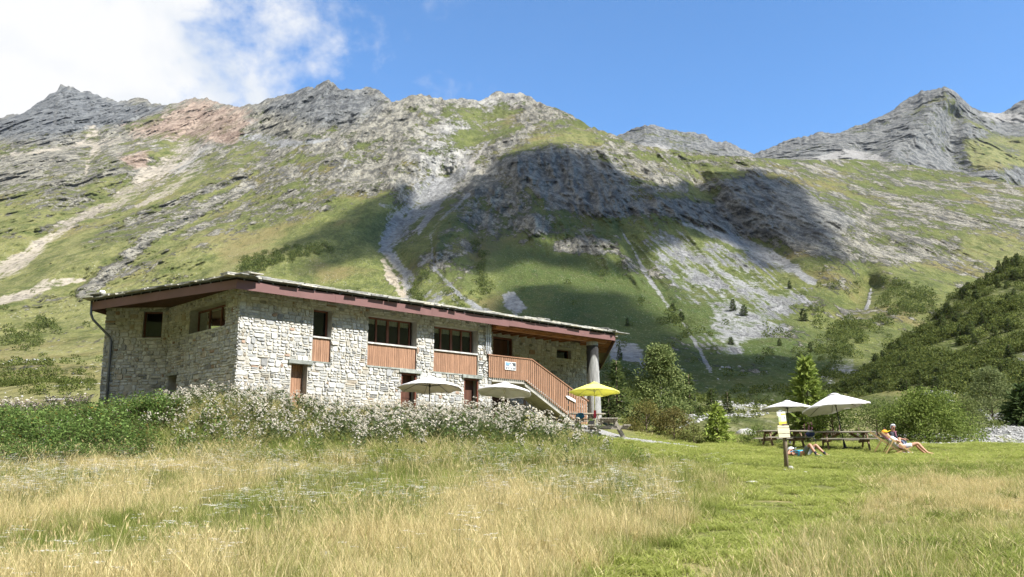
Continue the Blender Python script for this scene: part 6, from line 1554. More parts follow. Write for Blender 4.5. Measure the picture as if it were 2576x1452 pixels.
parasol(1082, 36.2, 974.5, 948, 164, 8, M_WCLOTH, M_DARKPOLE, 'wide white parasol on a dark pole before the hut, farthest from the stair', rot=0.25, tilt=(-4.5, 0))
parasol(1264.5, 38.4, 985, 962, 142, 6, M_WCLOTH, M_WHITEPOLE, 'white parasol on a white pole in front of the stair landing', tilt=(-7, 3), rot=0.45, sag=0.08)
parasol(1494, 39.4, 985, 963, 128, 6, M_YCLOTH, M_YPOLE, 'bright yellow parasol standing before the log pillar', rot=0.1, tilt=(-4, 0), red=True, sag=0.07)
parasol(1973, 40.5, 1028, 1009.5, 133, 6, M_WCLOTH, M_DARKPOLE, 'smaller white parasol behind the signpost', rot=0.35, tilt=(-3, 0), sag=0.07)
_b = hit(2127, 1131); parasol(2113, _b.y, 1023.5, 990, 166, 8, M_WCLOTH, M_DARKPOLE, 'large tilted white parasol on a black pole beside the picnic table', tilt=(-5.5, -7.0), ground_pt=_b, rot=0.6, sag=0.06, wave=0.06)

# ------------------------------------------------------------------ picnic tables
M_GREYWOOD = mat('weathered_table_wood', (0.30, 0.27, 0.22), 0.8, 0.3, 3, 0.3, 30, stretch=(0.6, 6, 6))
M_BROWNWOOD = mat('brown_table_wood', (0.185, 0.125, 0.08), 0.8, 0.3, 3, 0.3, 30, stretch=(0.6, 6, 6))
def picnic_table(loc, rz, length, label, top_m, leg_m):
    t = root_at('picnic_table', loc); t.rotation_euler = (0, 0, rz); tag(t, label, 'picnic table', 'picnic tables around the hut'); h = 0.74; L = length
    mb = MB()
    for i in range(5): mb.box(((rnd.uniform(-0.01, 0.01)), -0.30 + i * 0.15, h - 0.022), (L, 0.138, 0.044))
    mb.build('table_top', top_m, t, local=True)
    for s in (-1, 1):
        mb = MB()
        for i in range(2): mb.box((rnd.uniform(-0.01, 0.01), s * (0.66 + i * 0.15), 0.438), (L, 0.138, 0.044))
        mb.build('bench', top_m, t, local=True)
    for s in (-1, 1):
        x = s * (L / 2 - 0.32)
        for q in (-1, 1):
            mb = MB(); mb.bar((x, q * 0.22, h - 0.05), (x, q * 0.62, -0.06), 0.05, 0.11, Vector((1, 0, 0)).cross(Vector((0, q * 0.4, -0.8))).normalized()); mb.build('leg', leg_m, t, local=True)
        mb = MB(); mb.box((x - s * 0.052, 0, 0.375), (0.045, 1.60, 0.11)); mb.box((x - s * 0.052, 0, h - 0.095), (0.045, 0.70, 0.09)); mb.build('crossbeam', leg_m, t, local=True)
        mb = MB(); mb.bar((x - s * 0.08, 0, 0.40), (s * 0.18, 0, h - 0.06), 0.05, 0.09); mb.build('brace', leg_m, t, local=True)
    return t
b = hit(2133, 1133.5); T1 = picnic_table(b + Vector((0.05, 0.35, 0)), R(-7), 2.15, 'brown picnic table under the large tilted white parasol', M_GREYWOOD, M_BROWNWOOD)
b = hit(1985, 1129); T2 = picnic_table(b + Vector((0, 0.8, 0.02)), R(6), 1.95, 'picnic table half hidden behind the signpost', M_GREYWOOD, M_BROWNWOOD)
def on_ground(px, Y): a = (px - CX) / FPX / 0.993; return Vector((a * Y, Y, gz(a * Y, Y)))
T3 = picnic_table(on_ground(1474, 41.6), R(10), 1.5, 'grey picnic table standing lengthwise at the foot of the stair', M_GREYWOOD, M_GREYWOOD)
T4 = picnic_table(on_ground(1527, 39.4), R(86), 1.9, 'grey picnic table seen end on beside the gravel path', M_GREYWOOD, M_GREYWOOD)

# ------------------------------------------------------------------ signs
M_WBOARD = mat('white_board', (0.74, 0.74, 0.72), 0.6, 0.04); M_SGREY = mat('sign_grey', (0.16, 0.165, 0.175), 0.7, 0.2, 20); M_SBLUE = mat('sign_blue', (0.16, 0.30, 0.48), 0.7, 0.3, 25); M_SDARK = mat('sign_dark', (0.06, 0.07, 0.075), 0.7, 0.3, 20)
M_PLANK = mat('pale_new_wood', (0.74, 0.67, 0.50), 0.7, 0.1, 4, 0.15, 30, stretch=(0.6, 1, 8)); M_POSTWOOD = mat('post_wood', (0.20, 0.155, 0.115), 0.9, 0.35, 5, 0.5, 30, stretch=(4, 4, 0.6))
M_YPAPER = mat('yellow_print', (0.78, 0.66, 0.10), 0.6); M_GPAPER = mat('pale_green_print', (0.56, 0.68, 0.42), 0.6); M_GREYPRINT = mat('grey_print', (0.42, 0.45, 0.46), 0.6); M_PURPLE = mat('plum_tape', (0.16, 0.07, 0.13), 0.6)
def hut_board():
    w = PORCH['wr'] + 0.05; u0, z1 = FR.uz(1270.2, 909, w); u1, z0 = FR.uz(1298, 931.5, w); z1 = FR.uz(1284, 911, w)[1]; z0 = FR.uz(1284, 931, w)[1]
    t = root_at('name_board', FR.p((u0 + u1) / 2, w, z0)); tag(t, 'small framed board with a white mountain picture hanging on the stair landing boards', 'sign')
    def rect(name, m, a, b, c, d, dw, parent=t):
        mb = MB(); FR.box(mb, u0 + (u1 - u0) * a, u0 + (u1 - u0) * b, w + dw - 0.006, w + dw, z0 + (z1 - z0) * c, z0 + (z1 - z0) * d); return mb.build(name, m, parent)
    rect('board', M_WBOARD, 0, 1, 0, 1, 0.006)
    pic = rect('picture', M_SGREY, 0.05, 0.97, 0.08, 0.93, 0.011)
    rect('sky_patch', M_SBLUE, 0.08, 0.44, 0.56, 0.88, 0.015, pic); rect('dark_patch', M_SDARK, 0.66, 0.96, 0.55, 0.92, 0.015, pic)
    mb = MB(); P = [(0.40, 0.52), (0.76, 0.52), (0.88, 0.40), (0.98, 0.30), (0.90, 0.30), (0.56, 0.45), (0.62, 0.84), (0.46, 0.76)]
    q = lambda s, z: FR.p(u0 + (u1 - u0) * s, w + 0.013, z0 + (z1 - z0) * z)
    mb.prism([q(0.38, 0.50), q(0.74, 0.50), q(0.60, 0.86), q(0.52, 0.76), q(0.44, 0.72)], N_ * 0.004); mb.build('mountain_emblem', M_WBOARD, pic)
    mb = MB()     # the heading and the line under it: worn white capitals, unreadable strokes in the photograph
    for i, (s0, wd) in enumerate([(0.07, 0.09), (0.18, 0.09), (0.29, 0.08), (0.38, 0.08), (0.47, 0.08), (0.56, 0.08), (0.65, 0.08), (0.74, 0.08), (0.83, 0.08)]):
        mb.hexa([q(s0, 0.32), q(s0 + wd * 0.86, 0.32), q(s0 + wd * 0.86, 0.32) - N_ * 0.004, q(s0, 0.32) - N_ * 0.004, q(s0 + (0.03 if i % 3 == 1 else 0), 0.475), q(s0 + wd * (0.6 if i % 3 == 1 else 0.86), 0.475), q(s0 + wd * 0.8, 0.475) - N_ * 0.004, q(s0, 0.475) - N_ * 0.004])
    for s0, wd in ((0.18, 0.10), (0.34, 0.06), (0.42, 0.06), (0.50, 0.05), (0.62, 0.10)): mb.hexa([q(s0, 0.14), q(s0 + wd, 0.14), q(s0 + wd, 0.14) - N_ * 0.004, q(s0, 0.14) - N_ * 0.004, q(s0 + 0.02, 0.235), q(s0 + wd - 0.01, 0.235), q(s0 + wd, 0.235) - N_ * 0.004, q(s0, 0.235) - N_ * 0.004])
    mb.build('lettering', M_WBOARD, pic)
hut_board()
def arrow_board():
    w = PORCH['wr'] + 0.05; P = [FR.uz(*p, w) for p in ((1422.3, 996.0), (1428.5, 996.0), (1446.8, 1006.2), (1447.4, 1013.0), (1426.5, 1001.5))]
    t = root_at('arrow_sign', FR.p(P[0][0], w, P[3][1])); tag(t, 'white arrow shaped board nailed aslant to the stair railing', 'sign')
    mb = MB(); mb.prism([FR.p(u, w, z) for u, z in P], N_ * 0.03); mb.build('arrow_board', M_WBOARD, t)
    mb = MB(); u = (P[0][0] + P[2][0]) / 2; z = (P[0][1] + P[3][1]) / 2; mb.tube([FR.p(u, w + 0.031, z), FR.p(u, w + 0.035, z)], 0.012, 6); mb.build('screw', M_METAL, t)
arrow_board()
def signpost():
    b = hit(1979, 1181); Yp = b.y; t = root_at('signpost', b); tag(t, 'leaning wooden signpost with three pale boards and a yellow and white poster', 'signpost')
    Z3 = lambda X, Yq: at(1835.9 + 0.22864 * X, 882.6 + 0.22864 * Yq, Yp - 0.11)
    top = at(1968.5, 1036, Yp); mb = MB(); mb.tube([b - Vector((0, 0, 0.2)), b.lerp(top, 0.5) + Vector((0.01, 0, 0)), top], [0.066, 0.060, 0.056], 12); mb.build('post', M_POSTWOOD, t, True)
    back = Vector((0, 0.035, 0))
    for P in ([(526, 820), (649, 821), (652, 845), (527, 846)], [(525, 851), (655, 849), (662, 907), (533, 911)], [(537, 917), (661, 913), (664, 953), (542, 956)]):
        mb = MB(); mb.prism([Z3(*p) for p in reversed(P)], back); mb.build('plank', M_PLANK, t)
    mb = MB(); mb.prism([Z3(*p) for p in reversed([(526, 668), (610, 668), (627, 808), (545, 815)])], Vector((0, 0.02, 0))); po = mb.build('poster', M_WBOARD, t); f = Vector((0, -0.004, 0))
    def strip(m, P, name): mb = MB(); mb.prism([Z3(*p) + f for p in reversed(P)], Vector((0, 0.003, 0))); mb.build(name, m, po)
    strip(M_YPAPER, [(538, 783), (623, 776), (626, 806), (545, 813)], 'yellow_band'); strip(M_YPAPER, [(562, 692), (610, 690), (612, 702), (564, 705)], 'yellow_heading'); strip(M_GPAPER, [(535, 725), (562, 724), (568, 776), (540, 779)], 'green_panel'); strip(M_GREYPRINT, [(598, 722), (604, 722), (606, 744), (600, 744)], 'print')
    mb = MB(); mb.prism([Z3(*p) for p in reversed([(515, 671), (524, 671), (528, 718), (521, 719)])], Vector((0, 0.03, 0))); mb.build('side_leaflet', M_WBOARD, t)
    mb = MB(); mb.bar(Z3(575, 812), Z3(625, 808), 0.02, 0.03); mb.build('tape', M_PURPLE, t); mb = MB(); mb.tube([Z3(536, 661), Z3(570, 655), Z3(574, 668)], 0.012, 6); mb.build('bracket', M_METAL, t)
signpost()

# ------------------------------------------------------------------ loose stones one can point at
M_ROCK = mat('pale_boulder', (0.36, 0.35, 0.325), 0.9, 0.3, 5, 0.6, 14)
def rock(px, py, r, seed, label, flat=0.6, far=None):
    p = far if far is not None else hit(px, py); mb = MB(); mb.blob((0, 0, r * flat * 0.45), (r, r * 0.8, r * flat), 10, seed, 0.22); o = mb.build('rock', M_ROCK); o.location = p; o.modifiers.new('soft', 'SUBSURF').levels = 1; o.modifiers['soft'].render_levels = 2
    for f in o.data.polygons: f.use_smooth = True
    tag(o, label, 'rock', 'stones in the grass')
rock(819, 1410, 0.13, 1, 'pale stone lying in the tall straw grass nearest the viewer'); rock(1858, 1250, 0.11, 2, 'white stone in the grass left of the trodden path')
rock(1972, 1186, 0.085, 3, 'flat white stone at the left of the signpost foot'); rock(1990, 1183, 0.09, 4, 'upright white stone against the right of the signpost foot', 1.0)
rock(2025, 1190, 0.06, 5, 'small white stone in the lawn right of the signpost'); rock(1797, 1218, 0.08, 6, 'small stone at the tip of the straw grass, beside the lawn'); rock(1893, 1215, 0.16, 7, 'low flat stone patch in the lawn left of the signpost', 0.22)
rock(2022, 1378, 0.12, 8, 'half sunk stone in the rough grass right of the path', 0.4)
_p = on_ground(1866, 56); rock(0, 0, 0.75, 9, 'large flat topped boulder on the valley floor behind the lawn', 0.5, Vector((_p.x, 56, height_for(Vector((0, 56, 0)), 1100))))

# ------------------------------------------------------------------ small belongings
def lump(name, c, size, m, seed, **tg):
    mb = MB(); mb.blob((0, 0, size[2]), size, 10, seed, 0.12); o = mb.build(name, m); o.location = c; md = o.modifiers.new('soft', 'SUBSURF'); md.levels = 1; md.render_levels = 2
    for f in o.data.polygons: f.use_smooth = True
    tag(o, **tg); return o
M_BLACKCLOTH = mat('black_cloth', (0.022, 0.024, 0.030), 0.8, 0.2, 6, 0.3, 20); M_NAVY = mat('navy_cloth', (0.03, 0.045, 0.13), 0.7, 0.2); M_BLUE = mat('blue_cloth', (0.02, 0.13, 0.26), 0.6, 0.2)
def bag(loc, label, m, lid):
    t = root_at('bag', loc); tag(t, label, 'bag'); mb = MB(); mb.blob((0, 0, 0.10), (0.19, 0.12, 0.12), 10, 5, 0.1); mb.build('bag_body', m, t, True, local=True)
    mb = MB(); mb.blob((0.02, -0.01, 0.21), (0.15, 0.10, 0.045), 9, 6, 0.15); mb.build('lid', lid, t, True, local=True); return t
def on_bench(T, x, side): m = T.matrix_basis if False else Matrix.Translation(T.location) @ Matrix.Rotation(T.rotation_euler.z, 4, 'Z'); return m @ Vector((x, side * 0.73, 0.462))
bag(on_bench(T2, 0.86, -1), 'navy bag with a white flap on the end of the bench behind the signpost', M_NAVY, M_WBOARD); bag(on_bench(T3, -0.50, -1), 'blue bag on the bench at the foot of the stair', M_BLUE, M_BLUE)
def flower_box():
    p = on_bench(T4, -0.55, 1); t = root_at('flower_box', p); tag(t, 'dark trough of small green plants on the grey picnic table bench', 'flower box'); mb = MB(); c = (0.03, 0.032, 0.035)
    mb.box((0, 0, 0.015), (0.16, 0.5, 0.03)); mb.box((-0.075, 0, 0.09), (0.012, 0.5, 0.15)); mb.box((0.075, 0, 0.09), (0.012, 0.5, 0.15)); mb.box((0, -0.245, 0.09), (0.138, 0.012, 0.15)); mb.box((0, 0.245, 0.09), (0.138, 0.012, 0.15)); mb.box((0, 0, 0.12), (0.138, 0.478, 0.03)); mb.build('trough', M_DARKPOLE, t, local=True)
    L = Leaves(); leaf_cloud(L, (0, 0, 0.18), (0.09, 0.24, 0.07), 120, 0.05, (0.07, 0.12, 0.03), (0.2, 0.28, 0.08), 0, 0.2); link_mesh('greenery', L.mesh('greenery'), M_LEAF, t)
flower_box()
def walking_pole():
    a = at(2050.5, 1107, 38.2); b2 = at(2042.5, 1093, 38.4); t = root_at('walking_pole', Vector((a.x, a.y, gz(a.x, a.y)))); tag(t, 'pale walking pole leaning between the two lawn picnic tables', 'walking pole'); g = Vector((a.x + 0.05, a.y, gz(a.x, a.y)))
    mb = MB(); mb.tube([g, a, b2], 0.012, 6); mb.build('shaft', M_METAL, t, True); mb = MB(); mb.tube([b2, b2 + Vector((-0.03, 0, 0.06)), b2 + Vector((-0.08, 0, 0.05))], 0.016, 6); mb.build('grip', M_DARKPOLE, t, True)
walking_pole()

# ------------------------------------------------------------------ deck chairs
M_CHAIRWOOD = mat('varnished_beech', (0.46, 0.32, 0.15), 0.5, 0.2, 4, 0.1, 30); M_SLING = mat('striped_sling', (1, 1, 1), 0.85, 0.08, 10, col_attr='col')
def deck_chair(loc, rz, label):
    t = root_at('deck_chair', loc); t.rotation_euler = (0, 0, rz); tag(t, label, 'deck chair', 'deck chairs on the lawn'); W = 0.29
    A0, A1 = Vector((-0.40, 0, 0.80)), Vector((0.66, 0, 0.0)); B0, B1 = Vector((-0.10, 0, 0.0)), Vector((0.60, 0, 0.27)); Cc = A0.lerp(A1, 0.36); C1 = Vector((-0.16, 0, 0.0)); C1 = Vector((-0.13, 0, 0.0))
    for s in (-1, 1):
        y = Vector((0, s * W, 0)); y2 = Vector((0, s * (W - 0.03), 0)); y3 = Vector((0, s * (W + 0.028), 0))
        mb = MB(); mb.bar(A0 + y, A1 + y, 0.024, 0.048); mb.build('rail', M_CHAIRWOOD, t, local=True)
        mb = MB(); mb.bar(B0 + y2, B1 + y2, 0.024, 0.042); mb.build('seat_bar', M_CHAIRWOOD, t, local=True)
        mb = MB(); mb.bar(Cc + y3, C1 + y3 + Vector((-0.20, 0, 0)), 0.022, 0.038, Vector((1, 0, 0))); mb.build('prop', M_CHAIRWOOD, t, local=True)
    for p, w in ((A0, W), (A1 + Vector((-0.05, 0, 0.035)), W), (B1, W - 0.03), (B0 + Vector((0.03, 0, 0.01)), W - 0.03), (C1 + Vector((-0.19, 0, 0.03)), W)):
        mb = MB(); mb.tube([p - Vector((0, w, 0)), p + Vector((0, w, 0))], 0.014, 8); mb.build('crossbar', M_CHAIRWOOD, t, True, local=True)
    mb = MB(); n = 18; ws = [-0.235, -0.19, -0.13, -0.07, -0.01, 0.05, 0.11, 0.17, 0.235]; rows = []
    for i in range(n + 1):
        f = i / n; p = A0.lerp(B1, f) + Vector((0, 0, -0.30 * math.sin(math.pi * f) ** 0.9 * (0.55 + 0.45 * f))); rows.append(mb.verts([(p.x + 0.012, y, p.z) for y in ws]))
    for i in range(n):
        for k in range(len(ws) - 1):
            c = (0.46, 0.26, 0.52) if i < 4 else ((0.10, 0.035, 0.13) if k in (1, 6) or i > 12 else (0.66, 0.62, 0.66)); mb.face([rows[i] + k, rows[i + 1] + k, rows[i + 1] + k + 1, rows[i] + k + 1], c)
    o = mb.build('sling', M_SLING, t, True, local=True); sd = o.modifiers.new('thickness', 'SOLIDIFY'); sd.thickness = 0.004
    return t
CH_RZ = R(-10); CH = hit(2247, 1144.5)
deck_chair(CH, CH_RZ, 'wooden deck chair with purple and white sling in which a person reclines')
CH2 = CH + Vector((-0.02, 0.85, 0)); CH2.z = gz(CH2.x, CH2.y); deck_chair(CH2, R(-22), 'second deck chair, behind the reclining person, with a silver haired person on it')

# ------------------------------------------------------------------ people
M_SKIN = mat('skin', (0.50, 0.27, 0.18), 0.6, 0.06, 8, spec=0.3); M_SKIN2 = mat('tanned_skin', (0.42, 0.215, 0.14), 0.6, 0.06, 8, spec=0.3)
def skin_obj(name, verts, edges, radii, root, m, parent, sub=2):
    """one continuous surface grown round a stick skeleton"""
    import bmesh
    bm = bmesh.new(); ly = bm.verts.layers.skin.verify(); V = [bm.verts.new(v) for v in verts]
    for v, r in zip(V, radii): v[ly].radius = r if isinstance(r, tuple) else (r, r)
    V[root][ly].use_root = True
    for a, b in edges: bm.edges.new((V[a], V[b]))
    me = bpy.data.meshes.new(name); bm.to_mesh(me); bm.free(); o = link_mesh(name, me, m, parent)
    sk = o.modifiers.new('skin', 'SKIN'); sk.use_smooth_shade = True; ss = o.modifiers.new('smooth', 'SUBSURF'); ss.levels = 1; ss.render_levels = sub
    return o
class Sk:
    def __init__(s): s.v = []; s.e = []; s.r = []; s.n = {}
    def add(s, name, p, r, prev=None):
        s.n[name] = len(s.v); s.v.append(tuple(p)); s.r.append(r)
        if prev is not None: s.e.append((s.n[prev], s.n[name]))
    def hand(s, wrist, d, side, up, k=1.0):
        """palm, four unequal curled fingers and a thumb that leaves the side of the palm"""
        d, side, up = d.normalized(), side.normalized(), up.normalized(); w = Vector(s.v[s.n[wrist]])
        s.add(wrist + '_palm', w + d * 0.05 * k, (0.034 * k, 0.017 * k), wrist); c = w + d * 0.085 * k
        for i, L in enumerate((0.070, 0.080, 0.074, 0.058)):
            o = side * (0.026 - 0.0175 * i) * k; nm = '%s_f%d' % (wrist, i); s.add(nm + 'a', c + o, 0.0095 * k, wrist + '_palm'); s.add(nm + 'b', c + o + d * L * 0.55 * k - up * 0.012 * k, 0.0085 * k, nm + 'a'); s.add(nm + 'c', c + o + d * L * 0.8 * k - up * 0.036 * k, 0.007 * k, nm + 'b')
        s.add(wrist + '_ta', w + d * 0.035 * k + side * 0.035 * k, 0.011 * k, wrist + '_palm'); s.add(wrist + '_tb', w + d * 0.075 * k + side * 0.052 * k - up * 0.015 * k, 0.008 * k, wrist + '_ta')
    def build(s, name, m, parent, root, sub=2): return skin_obj(name, s.v, s.e, s.r, s.n[root], m, parent, sub)
def head(s, neck, face, up, prev):
    """skull, jaw and nose on the neck"""
    f, u = face.normalized(), up.normalized(); n = Vector(neck)
    s.add('jaw', n + u * 0.065 + f * 0.022, (0.056, 0.062), prev); s.add('skull', n + u * 0.135 + f * 0.008, (0.078, 0.088), 'jaw'); s.add('crown', n + u * 0.195 - f * 0.004, (0.055, 0.062), 'skull')
    s.add('nose', n + u * 0.095 + f * 0.108, 0.011, 'jaw'); return n + u * 0.14 + f * 0.008
def cloth(name, pts, m, parent, root=0):
    """a sleeve, leg or trunk of cloth round a chain; pts (point, radius) or branches as lists"""
    s = Sk(); 
    for j, chain in enumerate(pts):
        for i, (p, r) in enumerate(chain):
            nm = '%d_%d' % (j, i)
            if i == 0 and j > 0:
                k = min(range(len(s.v)), key=lambda q: (Vector(s.v[q]) - Vector(p)).length)
                s.n[nm] = k; continue
            s.add(nm, p, r, '%d_%d' % (j, i - 1) if i else None)
    return s.build(name, m, parent, '0_0')
def cap_obj(name, c, face, up, m_dome, m_visor, parent, r=0.105, vis=0.11):
    f = face.normalized(); u = (up - f * up.dot(f)).normalized(); sd = f.cross(u); mb = MB(); rows = []
    for i in range(6):
        a = R(90) * i / 5; rows.append(mb.verts([c + u * (r * math.sin(a) * 0.98 - 0.01) + (f * math.cos(t) * 1.08 + sd * math.sin(t) * 0.92) * r * math.cos(a) for t in [2 * math.pi * k / 16 for k in range(16)]]))
    for p, q in zip(rows, rows[1:]):
        for k in range(16): mb.face([p + k, p + (k + 1) % 16, q + (k + 1) % 16, q + k])
    n0 = len(mb.F)
    inner = mb.verts([c + u * -0.01 + (f * math.cos(t) * 1.08 + sd * math.sin(t) * 0.92) * r for t in [R(-70 + 14 * k) for k in range(11)]]); outer = mb.verts([c + u * -0.028 + f * (r * 1.0 + vis * math.cos(t * 0.9)) * 1.0 * max(math.cos(t), 0.36) + sd * math.sin(t) * r * 0.98 for t in [R(-70 + 14 * k) for k in range(11)]])
    for k in range(10): mb.face([inner + k, inner + k + 1, outer + k + 1, outer + k], m=1)
    o = mb.build(name, [m_dome, m_visor], parent, True, local=True); sdm = o.modifiers.new('thickness', 'SOLIDIFY'); sdm.thickness = 0.006; return o
V3 = Vector
M_AZURE = mat('azure_shirt', (0.035, 0.36, 0.62), 0.85, 0.12, 10, 0.2, 25); M_GREYSHORT = mat('grey_shorts', (0.155, 0.175, 0.18), 0.85, 0.12, 10, 0.2, 25); M_DARKSOCK = mat('dark_sock', (0.018, 0.022, 0.04), 0.9); M_SHOE = mat('green_blue_shoe', (0.05, 0.20, 0.20), 0.6, 0.5, 30, var2=((0.5, 0.6, 0.3), 25, 0.55, 0.6)); M_WCAP = mat('white_cap', (0.74, 0.73, 0.74), 0.8)
M_TEE = mat('white_tee', (0.70, 0.71, 0.72), 0.85, 0.06, 10, 0.2, 25); M_PALESHORT = mat('pale_shorts', (0.56, 0.58, 0.60), 0.85, 0.08, 10, 0.2, 25); M_ORCAP = mat('orange_cap', (0.70, 0.34, 0.02), 0.8); M_YVIS = mat('yellow_visor', (0.78, 0.58, 0.02), 0.7); M_SANDAL = mat('dark_sandal', (0.05, 0.05, 0.07), 0.7)
M_JACKET = mat('dark_jacket', (0.030, 0.032, 0.040), 0.8, 0.2, 10, 0.2, 25); M_JEANS = mat('blue_grey_trousers', (0.20, 0.24, 0.33), 0.85, 0.12, 10, 0.2, 25); M_SILVER = mat('silver_hair', (0.50, 0.50, 0.51), 0.6, 0.25, 40, 0.3, 60); M_SCARF = mat('pink_scarf', (0.20, 0.08, 0.11), 0.85, 0.3, 20); M_DARKHAIR = mat('brown_hair', (0.05, 0.035, 0.025), 0.7); M_LENS = mat('dark_lens', (0.008, 0.008, 0.010), 0.15, spec=0.6); M_BEARD = mat('grey_beard', (0.36, 0.32, 0.30), 0.8)

def lying_person():
    g = hit(2027, 1150.5); t = root_at('person', g); tag(t, 'person in azure shirt and white cap lying on the lawn with knees raised', 'person')
    s = Sk(); P = dict(pel=(0, 0, .125), wai=(-.08, .21, .125), che=(-.17, .42, .145), nek=(-.235, .59, .17))
    s.add('pel', P['pel'], (.15, .115)); s.add('wai', P['wai'], (.135, .105), 'pel'); s.add('che', P['che'], (.155, .115), 'wai'); s.add('nek', P['nek'], .055, 'che')
    hc = head(s, V3(P['nek']), V3((.25, -.25, .95)), V3((-.40, .85, .30)), 'nek')
    L = {'a': ((-.07, -.07, .125), (.07, -.31, .43), (.19, -.53, .10), (.33, -.67, .045)), 'b': ((.09, .05, .125), (.35, -.07, .42), (.60, -.24, .10), (.78, -.34, .045))}
    for k, (h, kn, an, to) in L.items():
        s.add('h' + k, h, .098, 'pel'); m = V3(h).lerp(V3(kn), .5); s.add('t' + k, m, .082, 'h' + k); s.add('k' + k, kn, .058, 't' + k); m = V3(kn).lerp(V3(an), .35); s.add('c' + k, m + V3((-.012, .012, -.012)), .056, 'k' + k); s.add('a' + k, an, .038, 'c' + k); s.add('o' + k, V3(an).lerp(V3(to), .45) + V3((0, 0, -.02)), (.042, .034), 'a' + k); s.add('e' + k, to, (.04, .028), 'o' + k)
    for k, sh, el, wr in (('r', (-.18, .35, .15), (-.34, .33, .07), (-.27, .53, .22)), ('l', (-.30, .52, .16), (-.48, .50, .09), (-.33, .62, .27))):
        s.add('s' + k, sh, .06, 'che'); s.add('el' + k, el, .042, 's' + k); s.add('w' + k, wr, .03, 'el' + k); d = (V3(wr) - V3(el)).normalized(); s.hand('w' + k, V3((-.4, .5, .35)) if k == 'r' else V3((.3, .3, .2)), d.cross(V3((0, 0, 1))), V3((0, 0, 1)))
    s.build('body', M_SKIN2, t, 'pel')
    cloth('shirt', [[(P['pel'], (.168, .132)), (P['wai'], (.165, .132)), (P['che'], (.180, .138)), (V3(P['che']).lerp(V3(P['nek']), .6), .085)], [(P['che'], .1), ((-.18, .35, .15), .08), (V3((-.18, .35, .15)).lerp(V3((-.34, .33, .07)), .5), .06)], [(P['che'], .1), ((-.30, .52, .16), .075), (V3((-.30, .52, .16)).lerp(V3((-.48, .50, .09)), .55), .06)]], M_AZURE, t)
    cl = []
    cl.append([((-.03, .045, .125), (.160, .122)), ((.0, 0, .125), (.165, .125))])
    for k, (h, kn, an, to) in L.items(): cl.append([((0, 0, .125), .1), (h, .112), (V3(h).lerp(V3(kn), .45), .100), (V3(h).lerp(V3(kn), .86), .088)])
    cloth('shorts', cl, M_GREYSHORT, t)
    for k, (h, kn, an, to) in L.items():
        an, to, kn = V3(an), V3(to), V3(kn); cloth('sock', [[(kn.lerp(an, .74), .047), (an, .048), (an + V3((0, 0, -.03)), .046)]], M_DARKSOCK, t)
        cloth('shoe', [[(an + V3((0, .02, -.045)) - (to - an).normalized() * .05, (.05, .045)), (an.lerp(to, .45) + V3((0, 0, -.028)), (.052, .042)), (to + (to - an).normalized() * .02, (.048, .036))]], M_SHOE, t)
    cap_obj('cap', hc + V3((.0, .0, .03)), V3((.60, -.55, .45)), V3((-.1, .25, .95)), M_WCAP, M_WCAP, t, .122, .10)
    lump('backpack', V3((g.x - .39, g.y + .80, gz(g.x - .39, g.y + .80) - .03)), (.17, .15, .12), M_BLACKCLOTH, 8, label='black rucksack on the grass under the head of the lying person', cat='rucksack')
lying_person()

